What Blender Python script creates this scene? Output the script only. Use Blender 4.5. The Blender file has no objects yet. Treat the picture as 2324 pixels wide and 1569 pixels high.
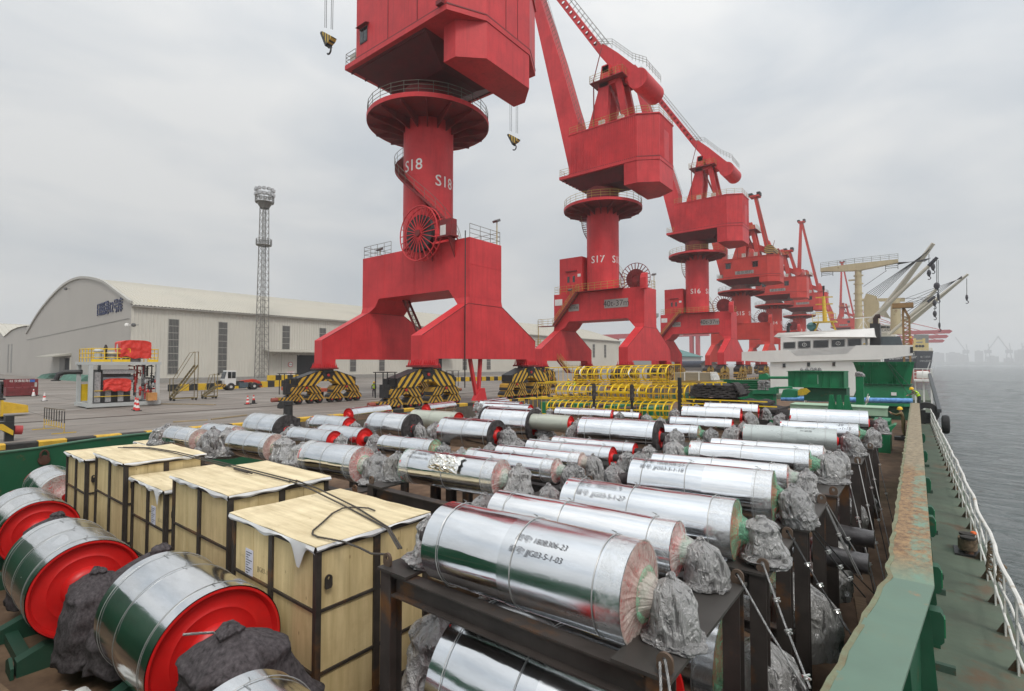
import bpy, bmesh, math, random
from math import sin, cos, pi, radians, atan2, sqrt, hypot
from mathutils import Vector, Matrix, noise
random.seed(7)
S = bpy.context.scene
COL = S.collection
# ------------------------------------------------------------------ camera
YAW, PIT, CZ = radians(38.2), radians(2.0), 3.6
cam_d = bpy.data.cameras.new('camera'); cam = bpy.data.objects.new('camera', cam_d); COL.objects.link(cam)
cam.location = (0, 0, CZ); cam.rotation_euler = (radians(90) + PIT, 0, YAW)
cam_d.sensor_width = 36.0; cam_d.lens = 36 * 1165 / 2324; cam_d.clip_start = 0.1; cam_d.clip_end = 30000
S.camera = cam
# ------------------------------------------------------------------ sky, sun, exposure
SUN_AZ, SUN_EL = radians(-28), radians(52)          # from the seaward side, a little behind the camera
sun_dir = Vector((cos(SUN_AZ) * cos(SUN_EL), sin(SUN_AZ) * cos(SUN_EL), sin(SUN_EL)))
W = bpy.data.worlds.new('World'); S.world = W; W.use_nodes = True
wn, wl = W.node_tree.nodes, W.node_tree.links
wn.clear()
wo = wn.new('ShaderNodeOutputWorld'); bg = wn.new('ShaderNodeBackground'); bg.inputs['Strength'].default_value = 0.1
sk = wn.new('ShaderNodeTexSky'); sk.sky_type = 'NISHITA'; sk.sun_disc = False
sk.sun_elevation = SUN_EL; sk.sun_rotation = radians(90) - SUN_AZ
sk.air_density = 1.2; sk.dust_density = 4.0
tc = wn.new('ShaderNodeTexCoord')
mp = wn.new('ShaderNodeMapping'); mp.inputs['Scale'].default_value = (1.0, 1.0, 2.6); mp.inputs['Rotation'].default_value = (0.1, 0.25, 0.6)
nz = wn.new('ShaderNodeTexNoise'); nz.inputs['Scale'].default_value = 2.6; nz.inputs['Detail'].default_value = 6.0; nz.inputs['Roughness'].default_value = 0.48; nz.inputs['Distortion'].default_value = 0.35
cr = wn.new('ShaderNodeValToRGB')
cr.color_ramp.elements[0].position = 0.32; cr.color_ramp.elements[0].color = (4.6, 5.0, 5.4, 1)
cr.color_ramp.elements[1].position = 0.66; cr.color_ramp.elements[1].color = (6.75, 6.8, 6.75, 1)
mx = wn.new('ShaderNodeMixRGB'); mx.inputs['Fac'].default_value = 0.93
wl.new(tc.outputs['Generated'], mp.inputs['Vector']); wl.new(mp.outputs['Vector'], nz.inputs['Vector'])
wl.new(nz.outputs['Fac'], cr.inputs['Fac'])
wl.new(sk.outputs['Color'], mx.inputs['Color1']); wl.new(cr.outputs['Color'], mx.inputs['Color2'])
# the veiled sun brightens the overcast on its own side of the sky
vm = wn.new('ShaderNodeVectorMath'); vm.operation = 'DOT_PRODUCT'; vm.inputs[1].default_value = tuple(sun_dir)
wl.new(tc.outputs['Generated'], vm.inputs[0])
mr = wn.new('ShaderNodeMapRange'); mr.inputs['From Min'].default_value = -0.6; mr.inputs['From Max'].default_value = 1.0
mr.inputs['To Min'].default_value = 0.90; mr.inputs['To Max'].default_value = 1.42
wl.new(vm.outputs['Value'], mr.inputs['Value'])
mm = wn.new('ShaderNodeVectorMath'); mm.operation = 'SCALE'
wl.new(mx.outputs['Color'], mm.inputs[0]); wl.new(mr.outputs['Result'], mm.inputs['Scale'])
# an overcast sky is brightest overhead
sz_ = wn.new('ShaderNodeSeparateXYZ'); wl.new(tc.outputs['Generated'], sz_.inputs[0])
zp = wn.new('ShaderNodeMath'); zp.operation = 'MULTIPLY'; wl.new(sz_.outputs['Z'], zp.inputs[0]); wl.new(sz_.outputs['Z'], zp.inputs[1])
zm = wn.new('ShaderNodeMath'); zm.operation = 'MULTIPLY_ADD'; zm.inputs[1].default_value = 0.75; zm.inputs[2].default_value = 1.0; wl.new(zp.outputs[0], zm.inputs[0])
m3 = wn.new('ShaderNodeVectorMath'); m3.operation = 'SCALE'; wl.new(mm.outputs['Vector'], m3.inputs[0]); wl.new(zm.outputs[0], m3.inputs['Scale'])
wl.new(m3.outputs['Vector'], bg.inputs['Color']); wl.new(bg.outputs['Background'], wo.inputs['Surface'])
sl = bpy.data.lights.new('sun', 'SUN'); sl.energy = 1.5; sl.angle = radians(16); sl.color = (1.0, 0.96, 0.90)
so = bpy.data.objects.new('sun', sl); COL.objects.link(so); so.location = (40, -20, 80)
so.rotation_euler = (-sun_dir).to_track_quat('-Z', 'Y').to_euler()
vs = S.view_settings; vs.view_transform = 'Standard'; vs.look = 'None'; vs.gamma = 1.0; vs.use_curve_mapping = False; vs.exposure = 0.06
S.cycles.use_denoising = True; S.cycles.max_bounces = 7; S.cycles.transparent_max_bounces = 12
S.cycles.volume_bounces = 1; S.cycles.volume_step_rate = 4.0; S.cycles.sample_clamp_indirect = 6.0

# ------------------------------------------------------------------ photo pixel (2324 px wide view) -> place on a known plane
F, CX, CY = 1165., 1162., 784.5
_r = Vector((cos(YAW), sin(YAW), 0)); _f0 = Vector((-sin(YAW), cos(YAW), 0))
_fw = _f0 * cos(PIT) + Vector((0, 0, sin(PIT))); _up = -_f0 * sin(PIT) + Vector((0, 0, cos(PIT)))
def ray(u, v): return _fw + _r * ((u - CX) / F) - _up * ((v - CY) / F)
def aX(u, v, X): d = ray(u, v); t = X / d.x; return Vector((X, t * d.y, CZ + t * d.z))
def aY(u, v, Y): d = ray(u, v); t = Y / d.y; return Vector((t * d.x, Y, CZ + t * d.z))
def aZ(u, v, Z): d = ray(u, v); t = (Z - CZ) / d.z; return Vector((t * d.x, t * d.y, Z))
QZ = -0.26
def gz(X): return max(QZ, min(0.0, 0.018 * (X + 31.5)))
def aG(u, v):
    d = ray(u, v); t = (.018 * 31.5 - CZ) / (d.z - .018 * d.x); X = t * d.x
    return aZ(u, v, 0) if X > -31.5 else (aZ(u, v, QZ) if X < -46 else Vector((X, t * d.y, CZ + t * d.z)))
def depth(p): return (Vector(p) - Vector((0, 0, CZ))).dot(_fw)
def crop(x0, y0, s): return lambda x, y: ((x0 + x * s) * .6052, (y0 + y * s) * .6052)
c1 = crop(0, 1000, 1300/2324); c2 = crop(1150, 0, 900/1412); c3 = crop(1100, 800, 1050/2059); c4 = crop(1950, 0, 1000/1569)
c5 = crop(1950, 800, 1000/1961); c6 = crop(2700, 800, 1140/2236); d1 = crop(0, 1600, 1300/2056); d2 = crop(900, 1450, 1300/2324)
d3 = crop(1300, 1800, 1200/2324); d5 = crop(2300, 1900, 1200/2324); d6 = crop(3000, 1400, 840/1106)
e1 = crop(0, 1200, 700/1997); e2 = crop(1000, 1350, 600/2324); e3 = crop(1500, 1300, 600/2324); e4 = crop(2000, 1350, 700/2324)
e5 = crop(2600, 1300, 600/2324); e6 = crop(3050, 1300, 500/1961); e7 = crop(3000, 850, 640/2231)
f1 = crop(600, 1500, 600/2324); f2 = crop(1100, 1480, 600/2324); f3 = crop(1600, 1480, 600/2324); f4 = crop(2100, 1480, 600/2324)
f5 = crop(2700, 1480, 600/2324); f6 = crop(1700, 1780, 800/2324); f7 = crop(2400, 1700, 800/2324)
S6, S8, S3 = 600/2324*.6052, 800/2324*.6052, 1200/2324*.6052

# ------------------------------------------------------------------ materials
MATS = {}
def nd(nt, t, **k):
    n = nt.nodes.new(t)
    for a, b in k.items():
        if a in n.inputs: n.inputs[a].default_value = b
        else: setattr(n, a, b)
    return n
def mat(name, col, rough=.55, metal=0., var=.18, scale=2., bump=0., bscale=40., rust=0., rustcol=(.16, .065, .025), streak=0., coat=0., spec=.5, stretch=(1, 1, 1), rscale=1.3, rvar=.12, hue2=None, dirt=0., dirtcol=(.06, .05, .04)):
    """weathered paint / metal: two-tone noise, optional rust patches, vertical streaks and fine relief"""
    if name in MATS: return MATS[name]
    m = bpy.data.materials.new(name); m.use_nodes = True; nt = m.node_tree; L = nt.links
    b = nt.nodes['Principled BSDF']
    tc = nd(nt, 'ShaderNodeTexCoord'); mp = nd(nt, 'ShaderNodeMapping', Scale=stretch); L.new(tc.outputs['Object'], mp.inputs['Vector'])
    n1 = nd(nt, 'ShaderNodeTexNoise', Scale=scale, Detail=6., Roughness=.62); L.new(mp.outputs['Vector'], n1.inputs['Vector'])
    r1 = nd(nt, 'ShaderNodeValToRGB'); e = r1.color_ramp.elements
    lo = [max(0, c * (1 - var)) for c in col]; hi = [min(1, c * (1 + var)) for c in (hue2 or col)]
    e[0].position = .3; e[0].color = (*lo, 1); e[1].position = .7; e[1].color = (*hi, 1)
    L.new(n1.outputs['Fac'], r1.inputs['Fac']); out = r1.outputs['Color']
    def layer(out, fac, c, amt):
        mxn = nd(nt, 'ShaderNodeMixRGB'); mxn.inputs['Color2'].default_value = (*c, 1)
        mu = nd(nt, 'ShaderNodeMath', operation='MULTIPLY'); mu.inputs[1].default_value = amt; L.new(fac, mu.inputs[0])
        L.new(mu.outputs[0], mxn.inputs['Fac']); L.new(out, mxn.inputs['Color1']); return mxn.outputs['Color']
    def thr(sc, lo_, hi_, st=(1, 1, 1), det=8.):
        mq = nd(nt, 'ShaderNodeMapping', Scale=st); L.new(tc.outputs['Object'], mq.inputs['Vector'])
        q = nd(nt, 'ShaderNodeTexNoise', Scale=sc, Detail=det, Roughness=.65); L.new(mq.outputs['Vector'], q.inputs['Vector'])
        mrr = nd(nt, 'ShaderNodeMapRange'); mrr.inputs['From Min'].default_value = lo_; mrr.inputs['From Max'].default_value = hi_
        L.new(q.outputs['Fac'], mrr.inputs['Value']); return mrr.outputs['Result']
    if streak: out = layer(out, thr(1.5, .5, .75, (1.6, 1.6, .12)), [c * .45 for c in col], streak)
    if dirt: out = layer(out, thr(rscale * .8, .48, .7), dirtcol, dirt)
    if rust:
        f = thr(rscale, .62 - .22 * rust, .72 - .16 * rust); out = layer(out, f, rustcol, .92)
    L.new(out, b.inputs['Base Color'])
    b.inputs['Metallic'].default_value = metal; b.inputs['Specular IOR Level'].default_value = spec
    rr = nd(nt, 'ShaderNodeMapRange'); rr.inputs['To Min'].default_value = max(.02, rough - rvar); rr.inputs['To Max'].default_value = min(1, rough + rvar)
    L.new(n1.outputs['Fac'], rr.inputs['Value']); L.new(rr.outputs['Result'], b.inputs['Roughness'])
    if coat: b.inputs['Coat Weight'].default_value = coat; b.inputs['Coat Roughness'].default_value = .12
    if bump:
        n2 = nd(nt, 'ShaderNodeTexNoise', Scale=bscale, Detail=4., Roughness=.6); L.new(mp.outputs['Vector'], n2.inputs['Vector'])
        bp = nd(nt, 'ShaderNodeBump', Strength=bump, Distance=.02); L.new(n2.outputs['Fac'], bp.inputs['Height']); L.new(bp.outputs['Normal'], b.inputs['Normal'])
    MATS[name] = m; return m
def striped(name, c1_, c2_, period, axis='chev', rough=.55, off=0., wear=.35):
    """painted hazard stripes in the object's own y-z plane (or along y)"""
    if name in MATS: return MATS[name]
    m = mat(name, c1_, rough, dirt=wear, rscale=2.); nt = m.node_tree; L = nt.links; b = nt.nodes['Principled BSDF']
    tc = nd(nt, 'ShaderNodeTexCoord'); sp = nd(nt, 'ShaderNodeSeparateXYZ'); L.new(tc.outputs['Object'], sp.inputs[0])
    ab = nd(nt, 'ShaderNodeMath', operation='ABSOLUTE'); L.new(sp.outputs['Y'], ab.inputs[0])
    ad = nd(nt, 'ShaderNodeMath', operation='ADD')
    if axis == 'chev':
        mz = nd(nt, 'ShaderNodeMath', operation='MULTIPLY'); mz.inputs[1].default_value = .8; L.new(sp.outputs['Z'], mz.inputs[0])
        L.new(ab.outputs[0], ad.inputs[0]); L.new(mz.outputs[0], ad.inputs[1])
    else:
        L.new(sp.outputs[axis.upper()], ad.inputs[0]); ad.inputs[1].default_value = off
    dv = nd(nt, 'ShaderNodeMath', operation='DIVIDE'); dv.inputs[1].default_value = period; L.new(ad.outputs[0], dv.inputs[0])
    fr = nd(nt, 'ShaderNodeMath', operation='FRACT'); L.new(dv.outputs[0], fr.inputs[0])
    gt = nd(nt, 'ShaderNodeMath', operation='GREATER_THAN'); gt.inputs[1].default_value = .52; L.new(fr.outputs[0], gt.inputs[0])
    old = b.inputs['Base Color'].links[0].from_socket
    mxn = nd(nt, 'ShaderNodeMixRGB'); L.new(gt.outputs[0], mxn.inputs['Fac']); L.new(old, mxn.inputs['Color1']); mxn.inputs['Color2'].default_value = (*c2_, 1)
    L.new(mxn.outputs['Color'], b.inputs['Base Color']); return m
def film(name, col, alpha, rough=.18):
    """thin crinkled plastic film: part clear, part milky, glossy"""
    if name in MATS: return MATS[name]
    m = bpy.data.materials.new(name); m.use_nodes = True; nt = m.node_tree; L = nt.links
    b = nt.nodes['Principled BSDF']; o = nt.nodes['Material Output']
    b.inputs['Base Color'].default_value = (*col, 1); b.inputs['Roughness'].default_value = rough; b.inputs['Specular IOR Level'].default_value = .8
    tr = nd(nt, 'ShaderNodeBsdfTransparent'); ms = nd(nt, 'ShaderNodeMixShader')
    tc = nd(nt, 'ShaderNodeTexCoord'); n = nd(nt, 'ShaderNodeTexNoise', Scale=9., Detail=5., Roughness=.7, Distortion=1.5); L.new(tc.outputs['Object'], n.inputs['Vector'])
    mr = nd(nt, 'ShaderNodeMapRange'); mr.inputs['From Min'].default_value = .3; mr.inputs['From Max'].default_value = .7
    mr.inputs['To Min'].default_value = max(0, alpha - .25); mr.inputs['To Max'].default_value = min(1, alpha + .25)
    L.new(n.outputs['Fac'], mr.inputs['Value']); L.new(mr.outputs['Result'], ms.inputs['Fac'])
    n2 = nd(nt, 'ShaderNodeTexNoise', Scale=28., Detail=4., Distortion=2.); L.new(tc.outputs['Object'], n2.inputs['Vector'])
    bp = nd(nt, 'ShaderNodeBump', Strength=.6, Distance=.02); L.new(n2.outputs['Fac'], bp.inputs['Height']); L.new(bp.outputs['Normal'], b.inputs['Normal'])
    L.new(tr.outputs[0], ms.inputs[1]); L.new(b.outputs[0], ms.inputs[2]); L.new(ms.outputs[0], o.inputs['Surface'])
    MATS[name] = m; return m

RED = lambda: mat('crane_red_paint', (.56, .030, .037), .50, var=.15, scale=.35, dirt=.14, dirtcol=(.27, .022, .025), rscale=.35, hue2=(.60, .040, .046), streak=.42, bump=.02, bscale=6, rvar=.08, spec=.35)
REDB = lambda: mat('crane_orange_red_paint', (.52, .045, .035), .52, var=.14, scale=.4, streak=.3, spec=.3)
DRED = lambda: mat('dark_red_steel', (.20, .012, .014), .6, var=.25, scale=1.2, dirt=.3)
BLK = lambda: mat('black_greasy_steel', (.018, .018, .019), .5, var=.3, scale=3, dirt=.3)
RUST = lambda: mat('brown_mill_steel', (.055, .045, .040), .55, var=.3, scale=3, rust=.35, rustcol=(.17, .075, .025), bump=.05, bscale=30, metal=.2)
RAILY = lambda: mat('old_yellow_rail', (.42, .29, .06), .6, var=.25, scale=3)
RAILG = lambda: mat('grey_handrail', (.16, .15, .12), .6, var=.2)
GRN = lambda: mat('green_cargo_paint', (.010, .170, .068), .45, var=.16, scale=1.2, spec=.4)
DGRN = lambda: mat('dark_green_deck_paint', (.010, .085, .042), .5, var=.25, scale=1., dirt=.25, rust=.05)
YEL = lambda: mat('bright_yellow_paint', (.78, .52, .012), .42, var=.1, scale=2)
WHT = lambda: mat('white_ship_paint', (.76, .755, .72), .45, var=.05, scale=.6, streak=.08)
GLS = lambda: mat('dark_window_glass', (.012, .014, .016), .08, var=.1, spec=.8, rvar=.03)
STEEL = lambda: mat('bright_wire_steel', (.26, .26, .255), .55, metal=.6, var=.2, scale=20)
FELT = lambda: mat('grey_brown_felt', (.062, .056, .056), .95, var=.55, scale=9, bump=.7, bscale=120, spec=.1)
CONC = lambda: mat('quay_concrete_plain', (.25, .235, .215), .85, var=.2, scale=.8)
# ------------------------------------------------------------------ mesh builder
class MB:
    def __init__(s): s.v = []; s.f = []
    def add(s, vs, fs):
        o = len(s.v); s.v += [tuple(x) for x in vs]; s.f += [tuple(i + o for i in f) for f in fs]; return s
    def box(s, x0, x1, y0, y1, z0, z1):
        return s.add([(x0,y0,z0),(x1,y0,z0),(x1,y1,z0),(x0,y1,z0),(x0,y0,z1),(x1,y0,z1),(x1,y1,z1),(x0,y1,z1)],
                     [(0,3,2,1),(4,5,6,7),(0,1,5,4),(1,2,6,5),(2,3,7,6),(3,0,4,7)])
    def bar(s, p, q, w, h=None):
        """square bar from p to q"""
        p, q = Vector(p), Vector(q); h = h or w; d = (q - p)
        if d.length < 1e-6: return s
        d.normalize(); a = d.cross(Vector((0, 0, 1)))
        if a.length < 1e-3: a = Vector((1, 0, 0))
        a.normalize(); b = a.cross(d).normalized()
        vs = [t + a * (i * w / 2) + b * (j * h / 2) for t in (p, q) for i, j in ((-1,-1),(1,-1),(1,1),(-1,1))]
        return s.add(vs, [(0,1,2,3),(7,6,5,4),(0,4,5,1),(1,5,6,2),(2,6,7,3),(3,7,4,0)])
    def cyl(s, p, q, r, n=12, r2=None, caps=True):
        p, q = Vector(p), Vector(q); r2 = r if r2 is None else r2; d = (q - p).normalized()
        a = d.cross(Vector((0, 0, 1)));  a = Vector((1, 0, 0)) if a.length < 1e-3 else a.normalized(); b = d.cross(a)
        vs = [t + (a * cos(2*pi*i/n) + b * sin(2*pi*i/n)) * rr for t, rr in ((p, r), (q, r2)) for i in range(n)]
        fs = [(i, (i+1) % n, n + (i+1) % n, n + i) for i in range(n)]
        if caps: fs += [tuple(range(n))[::-1], tuple(range(n, 2*n))]
        return s.add(vs, fs)
    def tube(s, pts, r, n=6, closed=False):
        pts = [Vector(p) for p in pts]; m = len(pts); vs = []; fs = []; prev = None
        for i, p in enumerate(pts):
            if closed: d = pts[(i+1) % m] - pts[i-1]
            else: d = pts[min(i+1, m-1)] - pts[max(i-1, 0)]
            d = d.normalized() if d.length > 1e-9 else Vector((0, 0, 1))
            a = (prev - d * prev.dot(d)) if prev is not None else d.cross(Vector((0, 0, 1)))
            if a.length < 1e-3: a = d.cross(Vector((1, 0, 0)))
            a.normalize(); prev = a; b = d.cross(a)
            vs += [p + (a * cos(2*pi*k/n) + b * sin(2*pi*k/n)) * r for k in range(n)]
        for i in range(m if closed else m - 1):
            j = (i + 1) % m
            fs += [(i*n + k, i*n + (k+1) % n, j*n + (k+1) % n, j*n + k) for k in range(n)]
        if not closed: fs += [tuple(range(n))[::-1], tuple(range((m-1)*n, m*n))]
        return s.add(vs, fs)
    def prism(s, poly, lo, hi, axis='x'):
        """polygon (a,b) extruded along axis: x->(y,z) y->(x,z) z->(x,y)"""
        n = len(poly)
        mk = {'x': lambda a, b, t: (t, a, b), 'y': lambda a, b, t: (a, t, b), 'z': lambda a, b, t: (a, b, t)}[axis]
        vs = [mk(a, b, t) for t in (lo, hi) for a, b in poly]
        return s.add(vs, [tuple(range(n)), tuple(range(n, 2*n))[::-1]] + [(i, n+i, n+(i+1) % n, (i+1) % n) for i in range(n)])
    def loft(s, rings, cap=True):
        n = len(rings[0]); vs = [p for r in rings for p in r]; fs = []
        for k in range(len(rings) - 1):
            fs += [(k*n+i, k*n+(i+1) % n, (k+1)*n+(i+1) % n, (k+1)*n+i) for i in range(n)]
        if cap: fs += [tuple(range(n))[::-1], tuple(range((len(rings)-1)*n, len(rings)*n))]
        return s.add(vs, fs)
    def lathe(s, prof, n=32, axis='x', c=(0, 0, 0)):
        """profile of (t, r) turned about an axis through c"""
        vs = []; fs = []
        for t, r in prof:
            for i in range(n):
                a = 2*pi*i/n
                vs.append({'x': (c[0]+t, c[1]+r*cos(a), c[2]+r*sin(a)), 'z': (c[0]+r*cos(a), c[1]+r*sin(a), c[2]+t), 'y': (c[0]+r*cos(a), c[1]+t, c[2]+r*sin(a))}[axis])
        for k in range(len(prof) - 1):
            fs += [(k*n+i, k*n+(i+1) % n, (k+1)*n+(i+1) % n, (k+1)*n+i) for i in range(n)]
        return s.add(vs, fs)
    def ringplate(s, outer, inner, lo, hi, axis='y'):
        """plate with a hole: outer and inner outlines with equal counts"""
        n = len(outer); mk = {'x': lambda a, b, t: (t, a, b), 'y': lambda a, b, t: (a, t, b), 'z': lambda a, b, t: (a, b, t)}[axis]
        vs = [mk(a, b, t) for t in (lo, hi) for ring in (outer, inner) for a, b in ring]
        fs = []
        for i in range(n):
            j = (i+1) % n
            fs += [(i, j, n+j, n+i), (2*n+j, 2*n+i, 3*n+i, 3*n+j), (i, 2*n+i, 2*n+j, j), (n+j, 3*n+j, 3*n+i, n+i)]
        return s.add(vs, fs)
    def rail(s, pts, h=1.05, r=.02, mids=1, step=1.3, n=5, closed=False):
        """posts and rails along a path"""
        pts = [Vector(p) for p in pts]; segs = list(zip(pts, pts[1:] + ([pts[0]] if closed else [])))
        if not closed: segs = segs[:len(pts)-1]
        for a, b in segs:
            k = max(1, round((b - a).length / step))
            for i in range(k + 1):
                p = a.lerp(b, i / k); s.cyl(p, p + Vector((0, 0, h)), r, n)
            for j in range(mids + 1):
                z = Vector((0, 0, h * (j + 1) / (mids + 1))); s.cyl(a + z, b + z, r, n)
        return s
    def build(s, name, m, parent=None, smooth=False, bevel=0.):
        off = Vector(parent.get('_o', (0, 0, 0))) if parent is not None else Vector((0, 0, 0))
        me = bpy.data.meshes.new(name); me.from_pydata([tuple(Vector(v) - off) for v in s.v], [], s.f); me.validate(); me.update()
        bm = bmesh.new(); bm.from_mesh(me); bmesh.ops.recalc_face_normals(bm, faces=bm.faces); bm.to_mesh(me); bm.free()
        if m is not None: me.materials.append(m)
        if smooth:
            me.polygons.foreach_set('use_smooth', [True] * len(me.polygons))
            try: me.set_sharp_from_angle(angle=radians(40))
            except Exception: pass
        o = bpy.data.objects.new(name, me); COL.objects.link(o)
        if parent is not None: o.parent = parent
        return o
def tag(o, label=None, cat=None, group=None, kind=None):
    for k, v in (('label', label), ('category', cat), ('group', group), ('kind', kind)):
        if v: o[k] = v
    return o
def thing(name, label, cat, loc=(0, 0, 0), rz=0., group=None, world=False):
    """Empty at a thing's base. world=True: parts are given in world coordinates"""
    o = bpy.data.objects.new(name, None); COL.objects.link(o); o.location = loc; o.rotation_euler = (0, 0, rz); o.empty_display_size = .2
    if world: o['_o'] = tuple(loc)
    return tag(o, label, cat, group)
def sub(o, parent):
    o.parent = parent; return o
def copy_tree(o, parent=None):
    c = o.copy(); COL.objects.link(c); c.parent = parent
    for ch in KIDS.get(o.name) or o.children: copy_tree(ch, c)
    return c
KIDS = {}
def inst(src, parent, loc=None, rot=None, scale=None, name=None):
    """another object sharing a mesh"""
    o = bpy.data.objects.new(name or src.name.split('.')[0], src.data if hasattr(src, 'data') else src); COL.objects.link(o); o.parent = parent
    if loc is not None: o.location = loc
    if rot is not None: o.rotation_euler = rot
    if scale is not None: o.scale = scale
    return o
def text_mesh(body, size, depth=.004, thin=0.):
    """lettering as a mesh: list of verts, faces (x right, y up), origin at centre"""
    cu = bpy.data.curves.new('lettering', 'FONT'); cu.body = body; cu.size = size; cu.align_x = 'CENTER'; cu.align_y = 'CENTER'; cu.extrude = depth; cu.resolution_u = 3; cu.offset = thin
    o = bpy.data.objects.new('lettering', cu); COL.objects.link(o); bpy.context.view_layer.update()
    me = bpy.data.meshes.new_from_object(o.evaluated_get(bpy.context.evaluated_depsgraph_get()))
    vs = [v.co.copy() for v in me.vertices]; fs = [tuple(p.vertices) for p in me.polygons]
    bpy.data.objects.remove(o); bpy.data.curves.remove(cu); bpy.data.meshes.remove(me); return vs, fs
def letter(name, body, size, m, parent, place, depth=.004, thin=0.):
    """place maps (x, y, t) of the flat lettering to a point"""
    vs, fs = text_mesh(body, size, depth, thin); b = MB(); b.add([place(v.x, v.y, v.z) for v in vs], fs)
    return b.build(name, m, parent)
# ------------------------------------------------------------------ setting: water, quay, far shore
def water_mat():
    m = bpy.data.materials.new('harbour_water'); m.use_nodes = True; nt = m.node_tree; L = nt.links; b = nt.nodes['Principled BSDF']
    b.inputs['Base Color'].default_value = (.075, .09, .088, 1); b.inputs['Roughness'].default_value = .12; b.inputs['Specular IOR Level'].default_value = .5
    tc = nd(nt, 'ShaderNodeTexCoord'); mp = nd(nt, 'ShaderNodeMapping', Scale=(.55, 1.0, 1.0), Rotation=(0, 0, .5)); L.new(tc.outputs['Object'], mp.inputs['Vector'])
    n1 = nd(nt, 'ShaderNodeTexNoise', Scale=.22, Detail=3., Roughness=.55); n2 = nd(nt, 'ShaderNodeTexNoise', Scale=.9, Detail=5., Roughness=.6, Distortion=.6)
    for n in (n1, n2): L.new(mp.outputs['Vector'], n.inputs['Vector'])
    ad = nd(nt, 'ShaderNodeMath', operation='MULTIPLY_ADD'); ad.inputs[1].default_value = 2.2; L.new(n1.outputs['Fac'], ad.inputs[0]); L.new(n2.outputs['Fac'], ad.inputs[2])
    bp = nd(nt, 'ShaderNodeBump', Strength=1.0, Distance=.75); L.new(ad.outputs[0], bp.inputs['Height']); L.new(bp.outputs['Normal'], b.inputs['Normal'])
    return m
WZ = -2.9
# swell on the near water, one sheet out to the horizon beyond
b = MB(); xs = [-40 + 1.1 * i for i in range(150)]; ys = [-20 + 1.5 * i for i in range(190)]
def wave(x, y): return WZ + .10 * noise.noise(Vector((x * .35, y * .6, 0))) + .05 * noise.noise(Vector((x * .9, y * 1.4, 3)))
nx = len(xs)
def edge(i, j): return i in (0, nx - 1) or j in (0, len(ys) - 1)
b.add([(x, y, WZ if edge(i, j) else wave(x, y)) for j, y in enumerate(ys) for i, x in enumerate(xs)],
      [(j*nx+i, j*nx+i+1, (j+1)*nx+i+1, (j+1)*nx+i) for j in range(len(ys)-1) for i in range(nx-1)])
x0, x1, y0, y1 = xs[0], xs[-1], ys[0], ys[-1]; B = 9000
for q in ([(-B,-B),(B,-B),(B,y0),(-B,y0)], [(-B,y1),(B,y1),(B,B),(-B,B)], [(-B,y0),(x0,y0),(x0,y1),(-B,y1)], [(x1,y0),(B,y0),(B,y1),(x1,y1)]):
    b.add([(x, y, WZ) for x, y in q], [(0, 1, 2, 3)])
tag(b.build('sea', water_mat(), smooth=True), 'grey rippled harbour water', None, kind='structure')

def quay_mat():
    m = mat('quay_concrete', (.215, .19, .165), .85, var=.22, scale=.25, bump=.12, bscale=8, stretch=(1, 1, 1), dirt=.75, dirtcol=(.11, .088, .07), rscale=.16)
    nt = m.node_tree; L = nt.links; b = nt.nodes['Principled BSDF']; tc = nd(nt, 'ShaderNodeTexCoord')
    # pale wheel-worn drifts along the quay
    mp = nd(nt, 'ShaderNodeMapping', Scale=(.16, .035, 1)); L.new(tc.outputs['Object'], mp.inputs['Vector'])
    n = nd(nt, 'ShaderNodeTexNoise', Scale=1.8, Detail=8., Roughness=.7); L.new(mp.outputs['Vector'], n.inputs['Vector'])
    r = nd(nt, 'ShaderNodeMapRange'); r.inputs['From Min'].default_value = .55; r.inputs['From Max'].default_value = .75; r.inputs['To Max'].default_value = .8
    L.new(n.outputs['Fac'], r.inputs['Value']); old = b.inputs['Base Color'].links[0].from_socket
    mxn = nd(nt, 'ShaderNodeMixRGB'); mxn.inputs['Color2'].default_value = (.42, .40, .37, 1); L.new(r.outputs['Result'], mxn.inputs['Fac']); L.new(old, mxn.inputs['Color1'])
    L.new(mxn.outputs['Color'], b.inputs['Base Color']); return m
QM = quay_mat()
q = MB(); prof = [(-30.25, 0.0), (-31.5, 0.0), (-46.0, QZ), (-900, QZ)]
for (xa, za), (xb, zb) in zip(prof, prof[1:]):
    q.add([(xa, -120, za), (xa, 620, za), (xb, 620, zb), (xb, -120, zb)], [(0, 1, 2, 3)])
q.add([(-30.25, -120, 0), (-30.25, 620, 0), (-30.25, 620, -6), (-30.25, -120, -6)], [(0, 1, 2, 3)])
quay = tag(q.build('quay', QM), 'concrete quay apron', None, kind='structure')
# joints between the apron slabs as recessed dark grooves are too fine to cut: thin proud tar lines
JM = mat('slab_joint_dark', (.07, .06, .05), .9)
for X in [-34.5 - 5.5 * i for i in range(15)]: MB().box(X - .03, X + .03, -40, 200, gz(X) - .02, gz(X) + .004).build('slab_joint', JM, quay)
for k in range(30): Y_ = -8 + 5.5 * k; MB().add([(-46, Y_ - .03, QZ + .004), (-115, Y_ - .03, QZ + .004), (-115, Y_ + .03, QZ + .004), (-46, Y_ + .03, QZ + .004)], [(0, 1, 2, 3)]).build('slab_joint', JM, quay)
# crane rails in their grooves
for X, nm in ((-31.45, 'crane_rail'), (-45.75, 'crane_rail')):
    r = MB(); r.box(X - .17, X + .17, -60, 600, gz(X) - .05, gz(X) + .006); ro = r.build(nm, mat('rail_groove', (.05, .045, .04), .7), quay)
    r = MB(); r.box(X - .04, X + .04, -60, 600, gz(X), gz(X) + .03); sub(r.build('rail_head', mat('rail_steel', (.14, .10, .08), .45, metal=.6), None), ro)
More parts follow.
